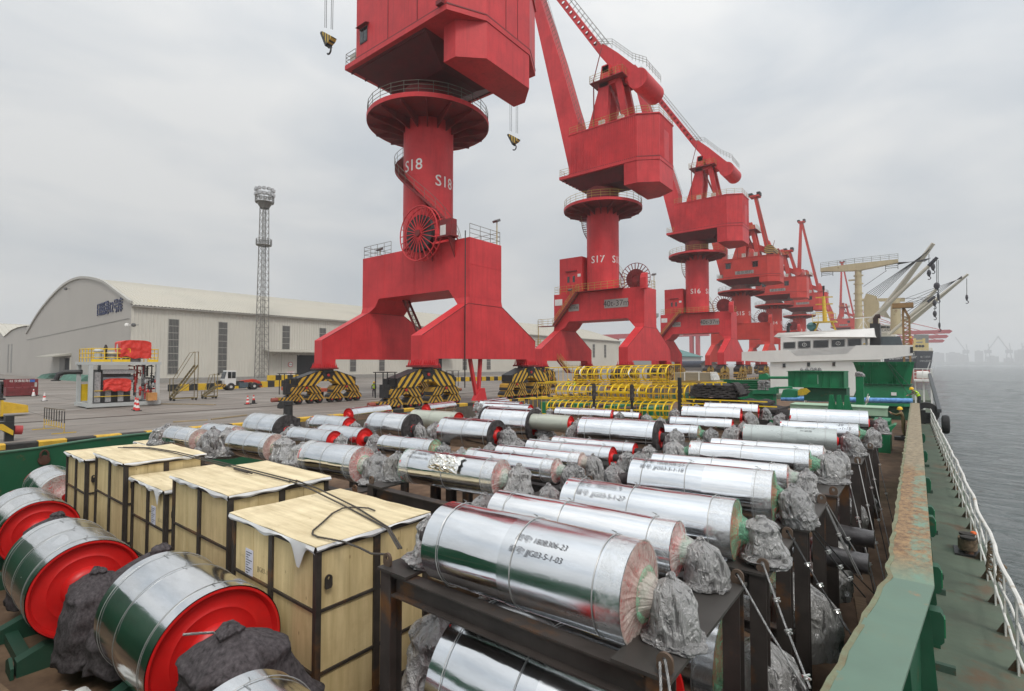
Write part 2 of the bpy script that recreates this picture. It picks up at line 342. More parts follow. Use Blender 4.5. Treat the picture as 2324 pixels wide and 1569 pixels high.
# kerb of yellow and black painted blocks along the quay edge
KB = mat('kerb_black', (.030, .028, .026), .85, var=.35, scale=3, bump=.4, bscale=14, dirt=.55, dirtcol=(.11, .08, .06), rscale=1.5)
KY = mat('kerb_yellow', (.62, .37, .035), .8, var=.25, scale=4, bump=.4, bscale=14, dirt=.4, dirtcol=(.22, .15, .06), rscale=2.2)
KS = mat('kerb_stone_side', (.105, .085, .068), .9, var=.4, scale=1.5, bump=.5, bscale=7)
kerb = thing('quay_kerb', 'low quay edge kerb painted in yellow and black blocks', 'kerb', (-29.98, 30, 0), world=True)
MB().box(-30.24, -29.72, -60, 600, -6, .02).build('kerb_wall', KS, kerb)
Y = -12.0; k = 0
while Y < 130:
    ln = 1.0 + random.uniform(-.05, .05); j = random.uniform(-.012, .012)
    MB().prism([(-30.24, .024), (-29.72 + j, .024), (-29.70 + j, .22), (-29.76 + j, .26 + j), (-30.20, .26 + j), (-30.24, .22)], Y + .01, Y + ln - .01, 'y').build('kerb_block', KY if k % 2 else KB, kerb)
    Y += ln; k += 1
MB().box(-30.24, -29.72, Y, 600, .024, .25).build('kerb_far_run', striped('kerb_far_stripes', (.03, .028, .026), (.6, .36, .035), 2.0, 'y'), kerb)

# ------------------------------------------------------------------ our own ship: hold, coaming, side deck, rail
DZ, HZ, CT = -.70, -.90, .80
ship = thing('cargo_ship', 'green cargo ship whose open hold is filled with steel drums, in the foreground', 'ship', (-11, 25, WZ), world=True)
HULL = mat('ship_hull_green', (.012, .06, .035), .5, var=.2, dirt=.2)
RFL = mat('rusty_hold_floor', (.115, .062, .032), .9, var=.4, scale=1.4, bump=.25, bscale=20, hue2=(.16, .10, .06), dirt=.4, dirtcol=(.035, .022, .016), rscale=.9)
MB().box(-24.2, 1.16, -8, 100, WZ - 2, -1.2).build('hull', HULL, ship)
MB().box(-22.5, -.33, -8, 72, -1.2, HZ).build('hold_floor', RFL, ship)
DECK = mat('worn_green_deck', (.10, .128, .092), .85, var=.25, scale=.8, bump=.25, bscale=16, rust=.30, rustcol=(.14, .085, .05), rscale=.9, dirt=.5, dirtcol=(.09, .085, .065))
MB().box(-.2, 1.16, -8, 100, -1.2, DZ).build('side_deck', DECK, ship)
MB().box(-24.2, -22.8, -8, 100, -1.2, DZ).build('side_deck', DECK, ship)
def coaming_mat():
    """pale green coaming plate: clean new paint near, rust-eaten and caked with dust further off"""
    m = mat('coaming_green', (.165, .27, .20), .6, var=.10, scale=1.2, bump=.12, bscale=22)
    nt = m.node_tree; L = nt.links; b = nt.nodes['Principled BSDF']; tc = nd(nt, 'ShaderNodeTexCoord'); sp = nd(nt, 'ShaderNodeSeparateXYZ'); L.new(tc.outputs['Object'], sp.inputs[0])
    def ramp(fr, to):
        r = nd(nt, 'ShaderNodeMapRange'); r.inputs['From Min'].default_value = fr - 25; r.inputs['From Max'].default_value = to - 25; L.new(sp.outputs['Y'], r.inputs['Value']); return r.outputs['Result']
    old = b.inputs['Base Color'].links[0].from_socket
    mp = nd(nt, 'ShaderNodeMapping', Scale=(2.0, 1.1, 1)); L.new(tc.outputs['Object'], mp.inputs['Vector'])
    n = nd(nt, 'ShaderNodeTexNoise', Scale=2.0, Detail=11., Roughness=.78); L.new(mp.outputs['Vector'], n.inputs['Vector'])
    # rust creeps in from the inner edge
    ex = nd(nt, 'ShaderNodeMapRange'); ex.inputs['From Min'].default_value = 10.93; ex.inputs['From Max'].default_value = 10.62; L.new(sp.outputs['X'], ex.inputs['Value']); ex.inputs['To Max'].default_value = .30
    sm = nd(nt, 'ShaderNodeMath', operation='ADD'); L.new(n.outputs['Fac'], sm.inputs[0]); L.new(ex.outputs['Result'], sm.inputs[1])
    th = nd(nt, 'ShaderNodeMapRange'); th.inputs['From Min'].default_value = .41; th.inputs['From Max'].default_value = .54; L.new(sm.outputs[0], th.inputs['Value'])
    m1 = nd(nt, 'ShaderNodeMath', operation='MULTIPLY'); L.new(th.outputs['Result'], m1.inputs[0]); L.new(ramp(8.2, 9.6), m1.inputs[1])
    nq = nd(nt, 'ShaderNodeTexNoise', Scale=6., Detail=10., Roughness=.75); L.new(mp.outputs['Vector'], nq.inputs['Vector'])
    rq = nd(nt, 'ShaderNodeValToRGB'); eq = rq.color_ramp.elements; eq[0].position = .35; eq[0].color = (.105, .055, .03, 1); eq[1].position = .65; eq[1].color = (.38, .24, .11, 1); L.new(nq.outputs['Fac'], rq.inputs['Fac'])
    mxn = nd(nt, 'ShaderNodeMixRGB'); L.new(rq.outputs['Color'], mxn.inputs['Color2']); L.new(m1.outputs[0], mxn.inputs['Fac']); L.new(old, mxn.inputs['Color1'])
    n3 = nd(nt, 'ShaderNodeTexNoise', Scale=7., Detail=9., Roughness=.75); L.new(tc.outputs['Object'], n3.inputs['Vector'])
    d = nd(nt, 'ShaderNodeValToRGB'); d.color_ramp.elements[0].position = .36; d.color_ramp.elements[0].color = (.10, .075, .045, 1); d.color_ramp.elements[1].position = .62; d.color_ramp.elements[1].color = (.36, .29, .18, 1); L.new(n3.outputs['Fac'], d.inputs['Fac'])
    m2 = nd(nt, 'ShaderNodeMixRGB'); L.new(ramp(17.0, 18.6), m2.inputs['Fac']); L.new(mxn.outputs['Color'], m2.inputs['Color1']); L.new(d.outputs['Color'], m2.inputs['Color2'])
    L.new(m2.outputs['Color'], b.inputs['Base Color']); return m
CO = coaming_mat()
# coaming top: long straight run, then the angled corner piece nearest the camera (own plates, own weld seams)
ys = [8.45, 13.2, 18.6, 24, 30, 36, 42, 46.4]
for a, c in zip(ys, ys[1:]):
    pts_in = []; k = max(3, int((c - a) / .25))
    t = MB(); ring = []
    for i in range(k + 1):
        y = a + (c - a) * i / k; w = .02 * noise.noise(Vector((y * 1.7, 5, 0)))
        ring.append([(-.36 + w, y, CT - .03 + w), (-.36 + w, y, CT + .5*w), (.12, y, CT), (.12, y, CT - .03)])
    t.loft(ring); t.build('coaming_plate', CO, ship)
t = MB(); ring = []
NE = mat('coaming_fresh_green', (.125, .200, .150), .5, var=.10, scale=1.1, bump=.08, bscale=14, rust=.07, rscale=3.5, rustcol=(.26, .17, .09), dirt=.16, dirtcol=(.16, .17, .10))
for i in range(25):
    y = 8.44 - i * .26; w = .03 * noise.noise(Vector((y * 2.6, 9, 0))); xi = -.36 - (8.44 - y) * .10; xo = .12 - (8.44 - y) * .098
    ring.append([(xi + w, y, CT - .03 + w), (xi + w, y, CT + .004 + .3*w), (xo, y, CT + .004), (xo, y, CT - .03)])
t.loft(ring); t.build('coaming_corner_plate', NE, ship)
RIM = mat('coaming_rusty_rim', (.30, .245, .14), .9, var=.4, scale=5, bump=.6, bscale=18, hue2=(.14, .17, .11))
t = MB(); pl = [(-.36 - max(0, 8.44 - y) * .10 + .05 * noise.noise(Vector((y * 2.2, 1, 0))), y, CT - .05 + .02 * noise.noise(Vector((y * 3, 2, 0)))) for y in [2.2 + i * .16 for i in range(276)]]
t.loft([[(x - .02, y, z - .07), (x - .02, y, z + .06), (x + .035, y, z + .06), (x + .035, y, z - .07)] for x, y, z in pl]); t.build('coaming_rim', RIM, ship)
MB().box(-.34, -.29, 8.4, 46.4, HZ, CT - .03).build('coaming_wall', DGRN(), ship)
MB().box(-.05, -.02, 8.4, 46.4, DZ, CT - .03).build('coaming_outer_wall', DGRN(), ship)
t = MB(); t.loft([[(-.34 - (8.44 - y) * .1, y, HZ), (-.34 - (8.44 - y) * .1, y, CT - .031), (.02 - (8.44 - y) * .098, y, CT - .031), (.02 - (8.44 - y) * .098, y, HZ)] for y in (8.39, 2.2)]); t.build('coaming_corner_wall', DGRN(), ship)
# transverse coaming and the folded hatch covers the photographer stands on
MB().box(-22.5, -.95, .22, .42, HZ, CT).build('end_coaming', mat('hatch_cover_green', (.02, .13, .065), .45, var=.15, scale=.6, dirt=.1), ship)
for i in range(3): MB().box(-22.3, .6, -6.5, .12 - .03 * i, CT + .02 + .39 * i, CT + .40 + .39 * i).build('hatch_cover', mat('hatch_cover_green', (.02, .13, .065), .45), ship)
# stays under the flange, cleat boxes, deck brackets
for y in (7.9, 6.2, 10.2, 12.0, 14.0, 16.2, 18.6, 21.2, 24, 27, 30, 33.5, 37, 41):
    dx = -max(0, 8.44 - y) * .098
    t = MB(); t.prism([(-.02 + dx, CT - .04), (.11 + dx, CT - .04), (.20 + dx, DZ), (-.02 + dx, DZ)], y - .012, y + .012, 'y'); t.build('coaming_stay', DGRN(), ship)
for y in (8.15, 9.9, 13.0, 13.9, 17.3, 22.5, 28.0):
    dx = -max(0, 8.44 - y) * .09
    t = MB(); t.prism([(.02+dx, .25), (.19+dx, .25), (.22+dx, .29), (.22+dx, .58), (.19+dx, .63), (.02+dx, .63)], y - .10, y + .10, 'y'); cb = t.build('cleat_box', DGRN(), ship)
    t = MB(); t.box(.20 + dx, .235 + dx, y - .07, y + .07, .33, .55); sub(t.build('cover', GRN(), ship), cb)
    t = MB(); t.box(.0, .34, y - .45, y - .37, DZ - .01, DZ + .10); t.build('deck_bracket', mat('deck_bracket_green', (.05, .09, .065), .8, rust=.2), ship)
# guard rail: white flat stanchions, wavering top rail
RW = mat('chipped_white_rail', (.62, .61, .57), .55, var=.12, scale=6, rust=.22, rustcol=(.30, .20, .09), rscale=2.5)
def railx(y): return 1.02 - max(0, y - 18) * .010
posts = [6.1 + 1.31 * i for i in range(32)]
for i, y in enumerate(posts):
    x = railx(y); w = .03 * noise.noise(Vector((y * .7, 0, 1))); t = MB()
    t.prism([(y - .055, DZ), (y + .055, DZ), (y + .045, .33 + w), (y - .045, .33 + w)], x - .012, x + .012, 'x'); po = t.build('rail_post', RW, ship)
    t = MB(); t.prism([(x - .10, DZ), (x + .06, DZ), (x + .03, DZ + .16), (x - .02, DZ + .16)], y + .06, y + .085, 'y'); sub(t.build('post_foot', mat('rusty_foot', (.10, .07, .045), .85, rust=.4), ship), po)
yy = [5.2 + .2 * i for i in range(213)]
for z, r, a in ((.35, .034, .03), (-.02, .019, .025), (-.36, .019, .03)):
    t = MB(); t.tube([(railx(y) + .045 * noise.noise(Vector((y * .55, z * 9, 2))) + .012 * noise.noise(Vector((y * 2, z, 4))), y, z + a * noise.noise(Vector((y * .6, z, 7))) ) for y in yy], r, 8)
    t.build('rail_top' if z > .3 else 'rail_middle', RW, ship, smooth=True)
# inner longitudinal bulwark on the quay side with its slightly sagging top edge
SW = mat('bulwark_green', (.006, .082, .036), .42, var=.2, scale=.5, dirt=.12, rust=.02)
pz = [(-8, .80), (2.8, .81), (3.65, .84), (4.33, .90), (5.15, .96), (6.2, .99), (8.2, 1.0), (8.9, .7), (9.6, .0), (72, -.1)]
t = MB(); t.loft([[(-22.62, y, HZ), (-22.62, y, z), (-22.5, y, z), (-22.5, y, HZ)] for y, z in pz]); bw = t.build('bulwark', SW, ship)
t = MB(); t.loft([[(-22.66, y, z - .01), (-22.66, y, z + .03), (-22.46, y, z + .03), (-22.46, y, z - .01)] for y, z in pz]); t.build('bulwark_rim', mat('bulwark_rim_green', (.05, .14, .085), .6, var=.2), ship)
for y in (2.0, 6.9): MB().box(-22.5, -22.36, y - .03, y + .03, HZ, .9).build('bulwark_stiffener', SW, ship)
# rusty pad eye on the bulwark
pe = aX(*e1(470, 1500), -22.47); t = MB(); t.lathe([(-.02, .0), (.02, .16), (.10, .15), (.12, .06), (.12, 0)], 14, 'x', (-22.5, pe.y, pe.z)); t.tube([(-22.42, pe.y + .10 * cos(a), pe.z + .16 + .16 * sin(a)) for a in [i * pi / 8 for i in range(17)]], .035, 6); t.build('pad_eye', mat('rust_brown', (.07, .03, .018), .9, var=.4), ship, smooth=True)
# mooring bollard pair with wound rope, on the walkway
bo = thing('mooring_bollard', 'rusty deck bollard wound with brown rope beside the white guard rail', 'bollard', (.83, 15.7, DZ))
MB().box(-.24, .24, -.34, .34, 0, .04).build('base_plate', BLK(), bo)
for s_ in (-.16, .16):
    t = MB(); t.lathe([(0, .10), (.30, .10), (.32, .14), (.36, .14), (.37, .0)], 16, 'z', (0, s_, .04)); t.build('post', mat('bollard_black', (.03, .025, .02), .7, rust=.3), bo, smooth=True)
RP = mat('hemp_rope', (.17, .12, .075), .95, var=.4, scale=14, bump=.8, bscale=60)
t = MB(); t.tube([(.15 * cos(a) * (1 if i % 2 else .98), .30 * sin(a) * .85, .09 + .034 * a / (2 * pi) + .01 * sin(3 * a)) for i, a in enumerate([k * .35 for k in range(126)])], .026, 6); t.build('rope_coil', RP, bo, smooth=True)
t = MB(); t.lathe([(0, .02), (.05, .06), (.09, .05), (.11, .0)], 10, 'z', (.12, .25, .34)); t.build('orange_float', mat('orange_float', (.75, .14, .03), .6), bo, smooth=True)
for y, n_ in ((12.9, 9), (11.5, 4)):
    rw = MB(); rw.tube([(railx(y) + .05 * cos(a), y + .06 * sin(a * .31) + .01 * a, .30 + .06 * sin(a) - .012 * a) for a in [k * .5 for k in range(n_ * 13)]], .016, 5)
    tag(rw.build('rope_lashing', RP, smooth=True), 'frayed rope wound round the guard rail post ' + ('nearest the deck bollard' if n_ == 9 else 'nearer the camera'), 'rope', 'rope lashings on the rail')
# ------------------------------------------------------------------ slewing portal cranes
CXR = -38.6
STR = striped('bogie_hazard_stripes', (.62, .36, .03), (.022, .021, .020), .62, 'chev', wear=.3)
STR2 = striped('truck_hazard_stripes', (.50, .28, .03), (.022, .021, .020), .36, 'chev', wear=.55)
HUBR = mat('red_hub_paint', (.42, .03, .025), .55, var=.25, scale=6)
def bend(R, a0, z0):
    """wrap lettering on a cylinder of radius R about z at azimuth a0"""
    return lambda x, y, t: ((R + .012 + t) * cos(a0 + x / R), (R + .012 + t) * sin(a0 + x / R), z0 + y)
def wheel_mesh():
    b = MB(); b.lathe([(-.10, .0), (-.10, .26), (-.07, .30), (.07, .30), (.07, .33), (.10, .33), (.10, .0)], 20, 'x'); o = b.build('wheel', BLK(), smooth=True); me = o.data; bpy.data.objects.remove(o); return me
WHEEL = wheel_mesh()
def hub_mesh():
    b = MB(); b.lathe([(0, .0), (0, .11), (.05, .10), (.06, 0)], 12, 'x'); o = b.build('hub', HUBR, smooth=True); me = o.data; bpy.data.objects.remove(o); return me
HUB = hub_mesh()
def bogie(cr, x, yc, z, det=True):
    """travelling gear under one foot: equaliser, two rockers, four trucks, eight wheels"""
    bg = bpy.data.objects.new('bogie', None); COL.objects.link(bg); bg.parent = cr; bg.location = (x, yc, z)
    b = MB(); b.prism([(-3.1, 1.75), (-3.1, 2.45), (-1.0, 3.12), (1.0, 3.12), (3.1, 2.45), (3.1, 1.75), (1.3, 1.75), (.75, 2.15), (-.75, 2.15), (-1.3, 1.75)], -.62, .62, 'x'); b.build('equaliser_beam', STR, bg)
    b = MB(); b.prism([(-3.13, 1.8), (-3.13, 2.46), (-1.0, 3.14), (-1.0, 3.10), (-3.06, 2.40), (-3.06, 1.8)], -.64, .64, 'x'); b.prism([(3.13, 1.8), (3.13, 2.46), (1.0, 3.14), (1.0, 3.10), (3.06, 2.40), (3.06, 1.8)], -.64, .64, 'x'); b.build('beam_cover', BLK(), bg)
    b = MB(); b.lathe([(3.0, .85), (3.3, .85)], 20, 'z'); b.prism([(-.75, 3.05), (.75, 3.05), (.35, 2.35), (-.35, 2.35)], -.68, .68, 'x'); b.build('slew_pin_bracket', BLK(), bg)
    if det:
        for sx in (-1, 1): inst(HUB, bg, (sx * .69, 0, 2.72), (0, 0, 0 if sx > 0 else pi), (1.3, 1.3, 1.3), 'pin')
    for y2 in (-2.15, 2.15):
        b = MB(); b.prism([(-1.55, 1.0), (-1.45, 1.55), (-.55, 1.95), (.55, 1.95), (1.45, 1.55), (1.55, 1.0), (.7, 1.0), (.35, 1.22), (-.35, 1.22), (-.7, 1.0)], -.5, .5, 'x')
        r = b.build('rocker_beam', STR2, bg); r.location = (0, y2, 0)
        if det:
            for sx in (-1, 1): inst(HUB, bg, (sx * .52, y2, 1.55), (0, 0, 0 if sx > 0 else pi), (1.1, 1.1, 1.1), 'pin')
        for y3 in (-1.05, 1.05):
            b = MB(); b.prism([(-.85, .40), (-.80, .75), (-.3, 1.08), (.3, 1.08), (.80, .75), (.85, .40)], -.40, .40, 'x')
            t = b.build('wheel_truck', STR2, bg); t.location = (0, y2 + y3, 0)
            for y4 in (-.45, .45):
                for sx in ((-.2, .2) if det else (.2,)):
                    inst(WHEEL, bg, (sx, y2 + y3 + y4, .36), name='wheel')
                if det: inst(HUB, bg, (.31, y2 + y3 + y4, .36), name='hub')
    return bg
def ringpath(r, z, a0=0, a1=2*pi, n=40): return [(r * cos(a0 + (a1-a0)*i/n), r * sin(a0 + (a1-a0)*i/n), z) for i in range(n + 1)]
def corr(outline, z0, z1, pitch=.30, dep=.06):
    """corrugated cladding along an outline"""
    b = MB(); pts = []
    n = len(outline)
    for i in range(n):
        p, q = Vector((*outline[i], 0)), Vector((*outline[(i+1) % n], 0)); d = q - p; k = max(1, int(d.length / pitch)); d.normalize(); no = Vector((d.y, -d.x, 0))
        for j in range(k):
            a = p.lerp(q, j / k); c = p.lerp(q, (j + .5) / k)
            pts += [a, a + no * dep, c + no * dep, c] if j else [a, c]
    b.loft([[(p.x, p.y, z) for p in pts] for z in (z0, z1)]); return b
def crane(Yc, num, label, style, far=False, hook=None, group='red portal cranes along the quay'):
    cr = thing('portal_crane', label, 'crane', (CXR, Yc, 0), group=group)
    A = style in ('S18', 'A'); R_ = RED() if A else REDB(); rl = RAILY() if style == 'A' else RAILG()
    # portal beam and legs
    MB().prism([(-7.8, 14.8), (7.8, 14.8), (7.8, 9.5), (5.85, 9.5), (5.2, 10.3), (-5.0, 10.3), (-5.6, 9.5), (-7.8, 9.5)], -2.2, 2.2, 'y').build('portal_beam', R_, cr)
    zl = gz(-46)
    for xx in (-4.2, .4, 3.6):
        MB().box(xx, xx + .05, -2.215, -2.2, 10.3, 14.8).build('plate_seam', R_, cr)
    MB().box(7.8, 7.815, -2.2, 2.2, 12.4, 12.45).build('plate_seam', R_, cr)
    for s, dz in ((1, 0.), (-1, zl)):
        b = MB(); x0, x1 = (6.45, 7.8) if s > 0 else (-7.8, -6.45)
        xi = 5.85 if s > 0 else -5.6
        ins = sorted((xi, s * 7.79))
        b.loft([[(ins[0], -2.19, 9.5), (ins[1], -2.19, 9.5), (ins[1], 2.19, 9.5), (ins[0], 2.19, 9.5)], [(x0, -2.35, 8.9), (x1, -2.35, 8.9), (x1, 2.35, 8.9), (x0, 2.35, 8.9)]], cap=False)
        b.prism([(-2.35, 8.9), (2.35, 8.9), (7.7, 5.85), (7.7, 3.45 + dz), (6.3, 3.45 + dz), (6.2, 4.0), (-6.2, 4.0), (-6.3, 3.45 + dz), (-7.7, 3.45 + dz), (-7.7, 5.85)], x0, x1, 'x')
        lg = b.build('leg', R_, cr)
        b = MB()   # weld seam ribs that stand a little proud
        for yy_ in (-2.35, 2.35):
            b.bar((x1 + .0, yy_, 8.9), (x1, math.copysign(7.7, yy_), 5.85), .05)
        b.bar((x1, -2.3, 8.9), (x1, 2.3, 8.9), .05); b.build('seam_strip', DRED(), lg)
        for y in (-7, 7):
            b = MB(); b.box(s * 7.12 - .95, s * 7.12 + .95, y - .95, y + .95, 3.3 + dz, 3.45 + dz); b.build('foot_flange', DRED(), lg)
            if not far:
                b = MB()
                for k in range(7):
                    t = -.8 + k * .266
                    for q in ((s * 7.125 + t, y - .72, 0, -.20), (s * 7.125 + t, y + .72, 0, .20)):
                        b.add([(q[0]-.02, q[1], 3.45+dz), (q[0]+.02, q[1], 3.45+dz), (q[0]+.02, q[1]+q[3], 3.45+dz), (q[0]-.02, q[1]+q[3], 3.45+dz), (q[0]-.02, q[1], 3.95+dz), (q[0]+.02, q[1], 3.95+dz)], [(0,1,2,3), (0,4,5,1), (2,3,4,5), (0,3,4), (1,5,2)])
                    b.add([(x1, y + t*.8 - .02, 3.45+dz), (x1, y + t*.8 + .02, 3.45+dz), (x1 + .2, y + t*.8 + .02, 3.45+dz), (x1 + .2, y + t*.8 - .02, 3.45+dz), (x1, y + t*.8 - .02, 3.95+dz), (x1, y + t*.8 + .02, 3.95+dz)], [(0,1,2,3), (0,4,5,1), (2,3,4,5), (0,3,4), (1,5,2)])
                b.build('foot_gussets', R_, lg)
            bogie(cr, s * 7.12, y, dz, not far)
            if not far:   # drive housing with canopy frame at the outer end of each bogie
                ye = y + math.copysign(3.75, y); b = MB()
                for px in (-.45, .45):
                    for py in (-.55, .55): b.bar((s*7.12 + px, ye + py, 1.0 + dz), (s*7.12 + px, ye + py, 2.9 + dz), .06)
                b.box(s*7.12 - .55, s*7.12 + .55, ye - .7, ye + .7, 2.9 + dz, 2.96 + dz)
                for zz in (1.9, 2.4): b.bar((s*7.12 + .45, ye - .55, zz + dz), (s*7.12 + .45, ye + .55, zz + dz), .04)
                fr = b.build('drive_canopy', BLK(), cr)
                b = MB(); b.box(s*7.12 - .3, s*7.12 + .3, ye - .3, ye + .25, 1.0 + dz, 2.0 + dz); b.cyl((s*7.12, ye, 2.0 + dz), (s*7.12, ye, 2.45 + dz), .2, 10); sub(b.build('motor', mat('motor_black', (.025, .025, .026), .6), cr), fr)
                b = MB(); b.prism([(ye - .95, .35 + dz), (ye - .95, .75 + dz), (ye + .95, .75 + dz), (ye + .95, .35 + dz)], s*7.12 - .42, s*7.12 + .42, 'x'); o_ = b.build('end_beam', STR2, cr)
                yb = ye + math.copysign(.95, y); b = MB(); b.cyl((s*7.12, yb, .55 + dz), (s*7.12, yb + math.copysign(.55, y), .55 + dz), .19, 12); sub(b.build('buffer', mat('buffer_rubber', (.28, .07, .05), .7), cr), o_)
    # column, numbers
    zr, zf, zt, zc = (28.1, 33.2, 39.5, 29.5) if A else (23.9, 27.6, 32.8, 25.6)
    b = MB(); b.lathe([(14.8, 2.5), (zr, 2.5)], 64, 'z'); colm = b.build('column', R_, cr, smooth=True)
    for z_ in (15.6, 18.6, 22.0, 25.2):
        if z_ < zr - 1: b = MB(); b.lathe([(z_ - .04, 2.5), (z_ - .03, 2.515), (z_ + .03, 2.515), (z_ + .04, 2.5)], 48, 'z'); b.build('weld_seam', R_, colm, smooth=True)
    WN = mat('stencil_white', (.72, .70, .68), .6, var=.1)
    zn1, zn2 = {'S18': (22.9, 21.4), 'A': (19.6, 19.6)}.get(style, (17.5, 17.5))
    for a_, z_ in ((-81, zn1), (-2, zn2)):
        letter('stencil_number', num, 1.55, WN, cr, bend(2.5, radians(a_), z_), .004, .008)
    # ring platform
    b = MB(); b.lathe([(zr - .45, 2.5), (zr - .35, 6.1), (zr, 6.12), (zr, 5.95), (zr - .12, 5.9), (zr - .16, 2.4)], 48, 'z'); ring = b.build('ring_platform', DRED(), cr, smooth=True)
    b = MB(); b.lathe([(zr - .40, 6.13), (zr + .02, 6.15), (zr + .02, 5.9), (zr - .40, 6.13)], 48, 'z'); b.build('ring_rim', R_, ring)
    for k in range(16):
        a = 2*pi*k/16; b = MB(); d = Vector((cos(a), sin(a), 0)); n_ = Vector((-sin(a), cos(a), 0)) * .05
        vs = [d*2.45 + Vector((0,0,zr-1.5)), d*2.45 + Vector((0,0,zr-.42)), d*6.0 + Vector((0,0,zr-.42)), d*6.0 + Vector((0,0,zr-.62))]
        b.add([v + n_ for v in vs] + [v - n_ for v in vs], [(0,1,2,3), (7,6,5,4), (0,4,5,1), (1,5,6,2), (2,6,7,3), (3,7,4,0)]); b.build('bracket', DRED(), ring)
    b = MB(); P_ = ringpath(6.05, zr, n=28)[:-1]; b.rail(P_, 1.15, .028, 2, 1.4, 5, True); b.build('ring_rail', rl, ring)
    # spiral stair round the column
    a0, a1 = (radians(38), radians(-222)) if style == 'S18' else (radians(8), radians(232))
    st = bpy.data.objects.new('spiral_stair', None); COL.objects.link(st); st.parent = cr
    nT = (62 if style == 'S18' else 46) if not far else 30; z0s, z1s = 15.0, zr - .3
    tb = MB(); tb.box(2.5, 3.35, -.14, .14, -.02, .02); tm = tb.build('tread', DRED(), None); tmd = tm.data; bpy.data.objects.remove(tm)
    for k in range(nT):
        a = a0 + (a1 - a0) * k / (nT - 1); inst(tmd, st, (0, 0, z0s + (z1s - z0s) * k / (nT - 1)), (0, 0, a), name='tread')
    b = MB(); hel = lambda r, dz_: [(r * cos(a0 + (a1-a0)*i/60), r * sin(a0 + (a1-a0)*i/60), z0s + (z1s-z0s)*i/60 + dz_) for i in range(61)]
    for r in (2.58, 3.35):
        P_ = hel(r, -.12); b.loft([[(p[0]*.993, p[1]*.993, p[2]-.14), (p[0]*.993, p[1]*.993, p[2]+.14), (p[0]*1.003, p[1]*1.003, p[2]+.14), (p[0]*1.003, p[1]*1.003, p[2]-.14)] for p in P_])
    b.build('stringer', DRED(), st)
    b = MB(); b.tube(hel(3.38, 1.0), .025, 5); b.tube(hel(3.38, .5), .02, 5)
    for i in range(0, 61, 4): p = hel(3.38, 0)[i]; b.cyl(p, (p[0], p[1], p[2] + 1.0), .02, 5)
    b.build('stair_rail', rl, st)
    # slewing drum and dark underframe
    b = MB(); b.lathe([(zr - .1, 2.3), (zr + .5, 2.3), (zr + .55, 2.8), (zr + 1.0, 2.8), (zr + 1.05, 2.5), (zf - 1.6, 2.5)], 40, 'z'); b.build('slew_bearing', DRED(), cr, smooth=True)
    hw = 6.2 if style == 'S18' else 4.2; xl, xr, xk, yk = -5.4, 10.5, (8.9 if style == 'S18' else 7.8), (3.1 if style == 'S18' else 2.6)
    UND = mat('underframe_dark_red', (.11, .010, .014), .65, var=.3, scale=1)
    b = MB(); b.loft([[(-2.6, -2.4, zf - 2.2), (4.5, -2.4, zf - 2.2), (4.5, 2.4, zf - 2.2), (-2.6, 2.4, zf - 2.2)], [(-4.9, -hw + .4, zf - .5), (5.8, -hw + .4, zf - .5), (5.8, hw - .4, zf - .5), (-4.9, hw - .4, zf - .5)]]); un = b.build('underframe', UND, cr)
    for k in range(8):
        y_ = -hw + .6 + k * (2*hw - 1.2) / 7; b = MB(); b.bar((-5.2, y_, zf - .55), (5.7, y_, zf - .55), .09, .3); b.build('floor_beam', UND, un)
    b = MB(); b.prism([(xl, -hw - .06), (xk, -hw - .06), (xr + .04, -yk), (xr + .04, yk), (xk, hw + .06), (xl, hw + .06)], zf - .48, zf - .02, 'z'); b.build('floor_plate', R_, cr)
    out = [(-3.6, -hw), (xk, -hw), (xr, -yk), (xr, yk), (xk, hw), (-3.6, hw)]
    if style == 'A':
        h = corr(out, zf, zt - .15).build('machine_house', R_, cr)
    else:
        b = MB(); b.prism(out, zf, zt - .15, 'z'); h = b.build('machine_house', R_, cr)
        if style == 'S18':
            for xx in (1.2, 5.2): MB().box(xx, xx + .08, -hw - .03, -hw + .01, zf, zt - .15).build('panel_seam', DRED(), h)
            for yy_ in (-.5, 1.2): MB().box(xr - .01, xr + .03, yy_, yy_ + .06, zf, zt - .15).build('panel_seam', DRED(), h)
    b = MB(); b.prism([(x * 1.0 + (.12 if x > 0 else -.12), y + (.12 if y > 0 else -.12)) for x, y in out], zt - .15, zt, 'z'); b.build('roof_plate', R_, h)
    b = MB(); b.prism([(x + (.05 if x > 0 else -.05), y + (.05 if y > 0 else -.05)) for x, y in out], zf - .02, zf + .10, 'z'); b.build('base_strip', DRED(), h)
    # ballast box under the tail
    hb = hw - (1.3 if style == 'S18' else .0); xb = 5.75 if style != 'S18' else 7.2
    b = MB(); b.prism([(xb, -hb), (xk - (.3 if style == 'S18' else 0), -hb), (xr - .02, -yk + .05), (xr - .02, yk - .05), (xk - (.3 if style == 'S18' else 0), hb), (xb, hb)], zc, zf - .5, 'z'); b.build('ballast_box', R_, cr)
    if style == 'A':
        MB().box(xr - .02, xr + .07, -.9, .9, zf + .1, zf + 4.4).build('door_panel', R_, h)
    if style != 'A':
        for xx, zz in (((-2.4, zf + 1.9),) if style == 'S18' else ((-2.2, zf + 3.2), (4.8, zf + 3.0))):
            wd = 1.35 if style != 'S18' else 1.15
            b = MB(); b.box(xx - wd/2, xx + wd/2, -hw - .05, -hw + .02, zz - .75, zz + .75); w = b.build('window', mat('window_frame_dark', (.05, .05, .055), .5), h)
            for q in (-.26, .26): MB().box(xx + q*wd - .22*wd, xx + q*wd + .22*wd, -hw - .07, -hw - .03, zz - .65, zz + .65).build('pane', GLS(), h)
            b = MB(); b.prism([(-hw - .45, zz + .78), (-hw - .40, zz + .84), (-hw + .02, zz + 1.0), (-hw + .02, zz + .9)], xx - wd*.7, xx + wd*.7, 'x'); b.build('window_hood', DRED(), h)
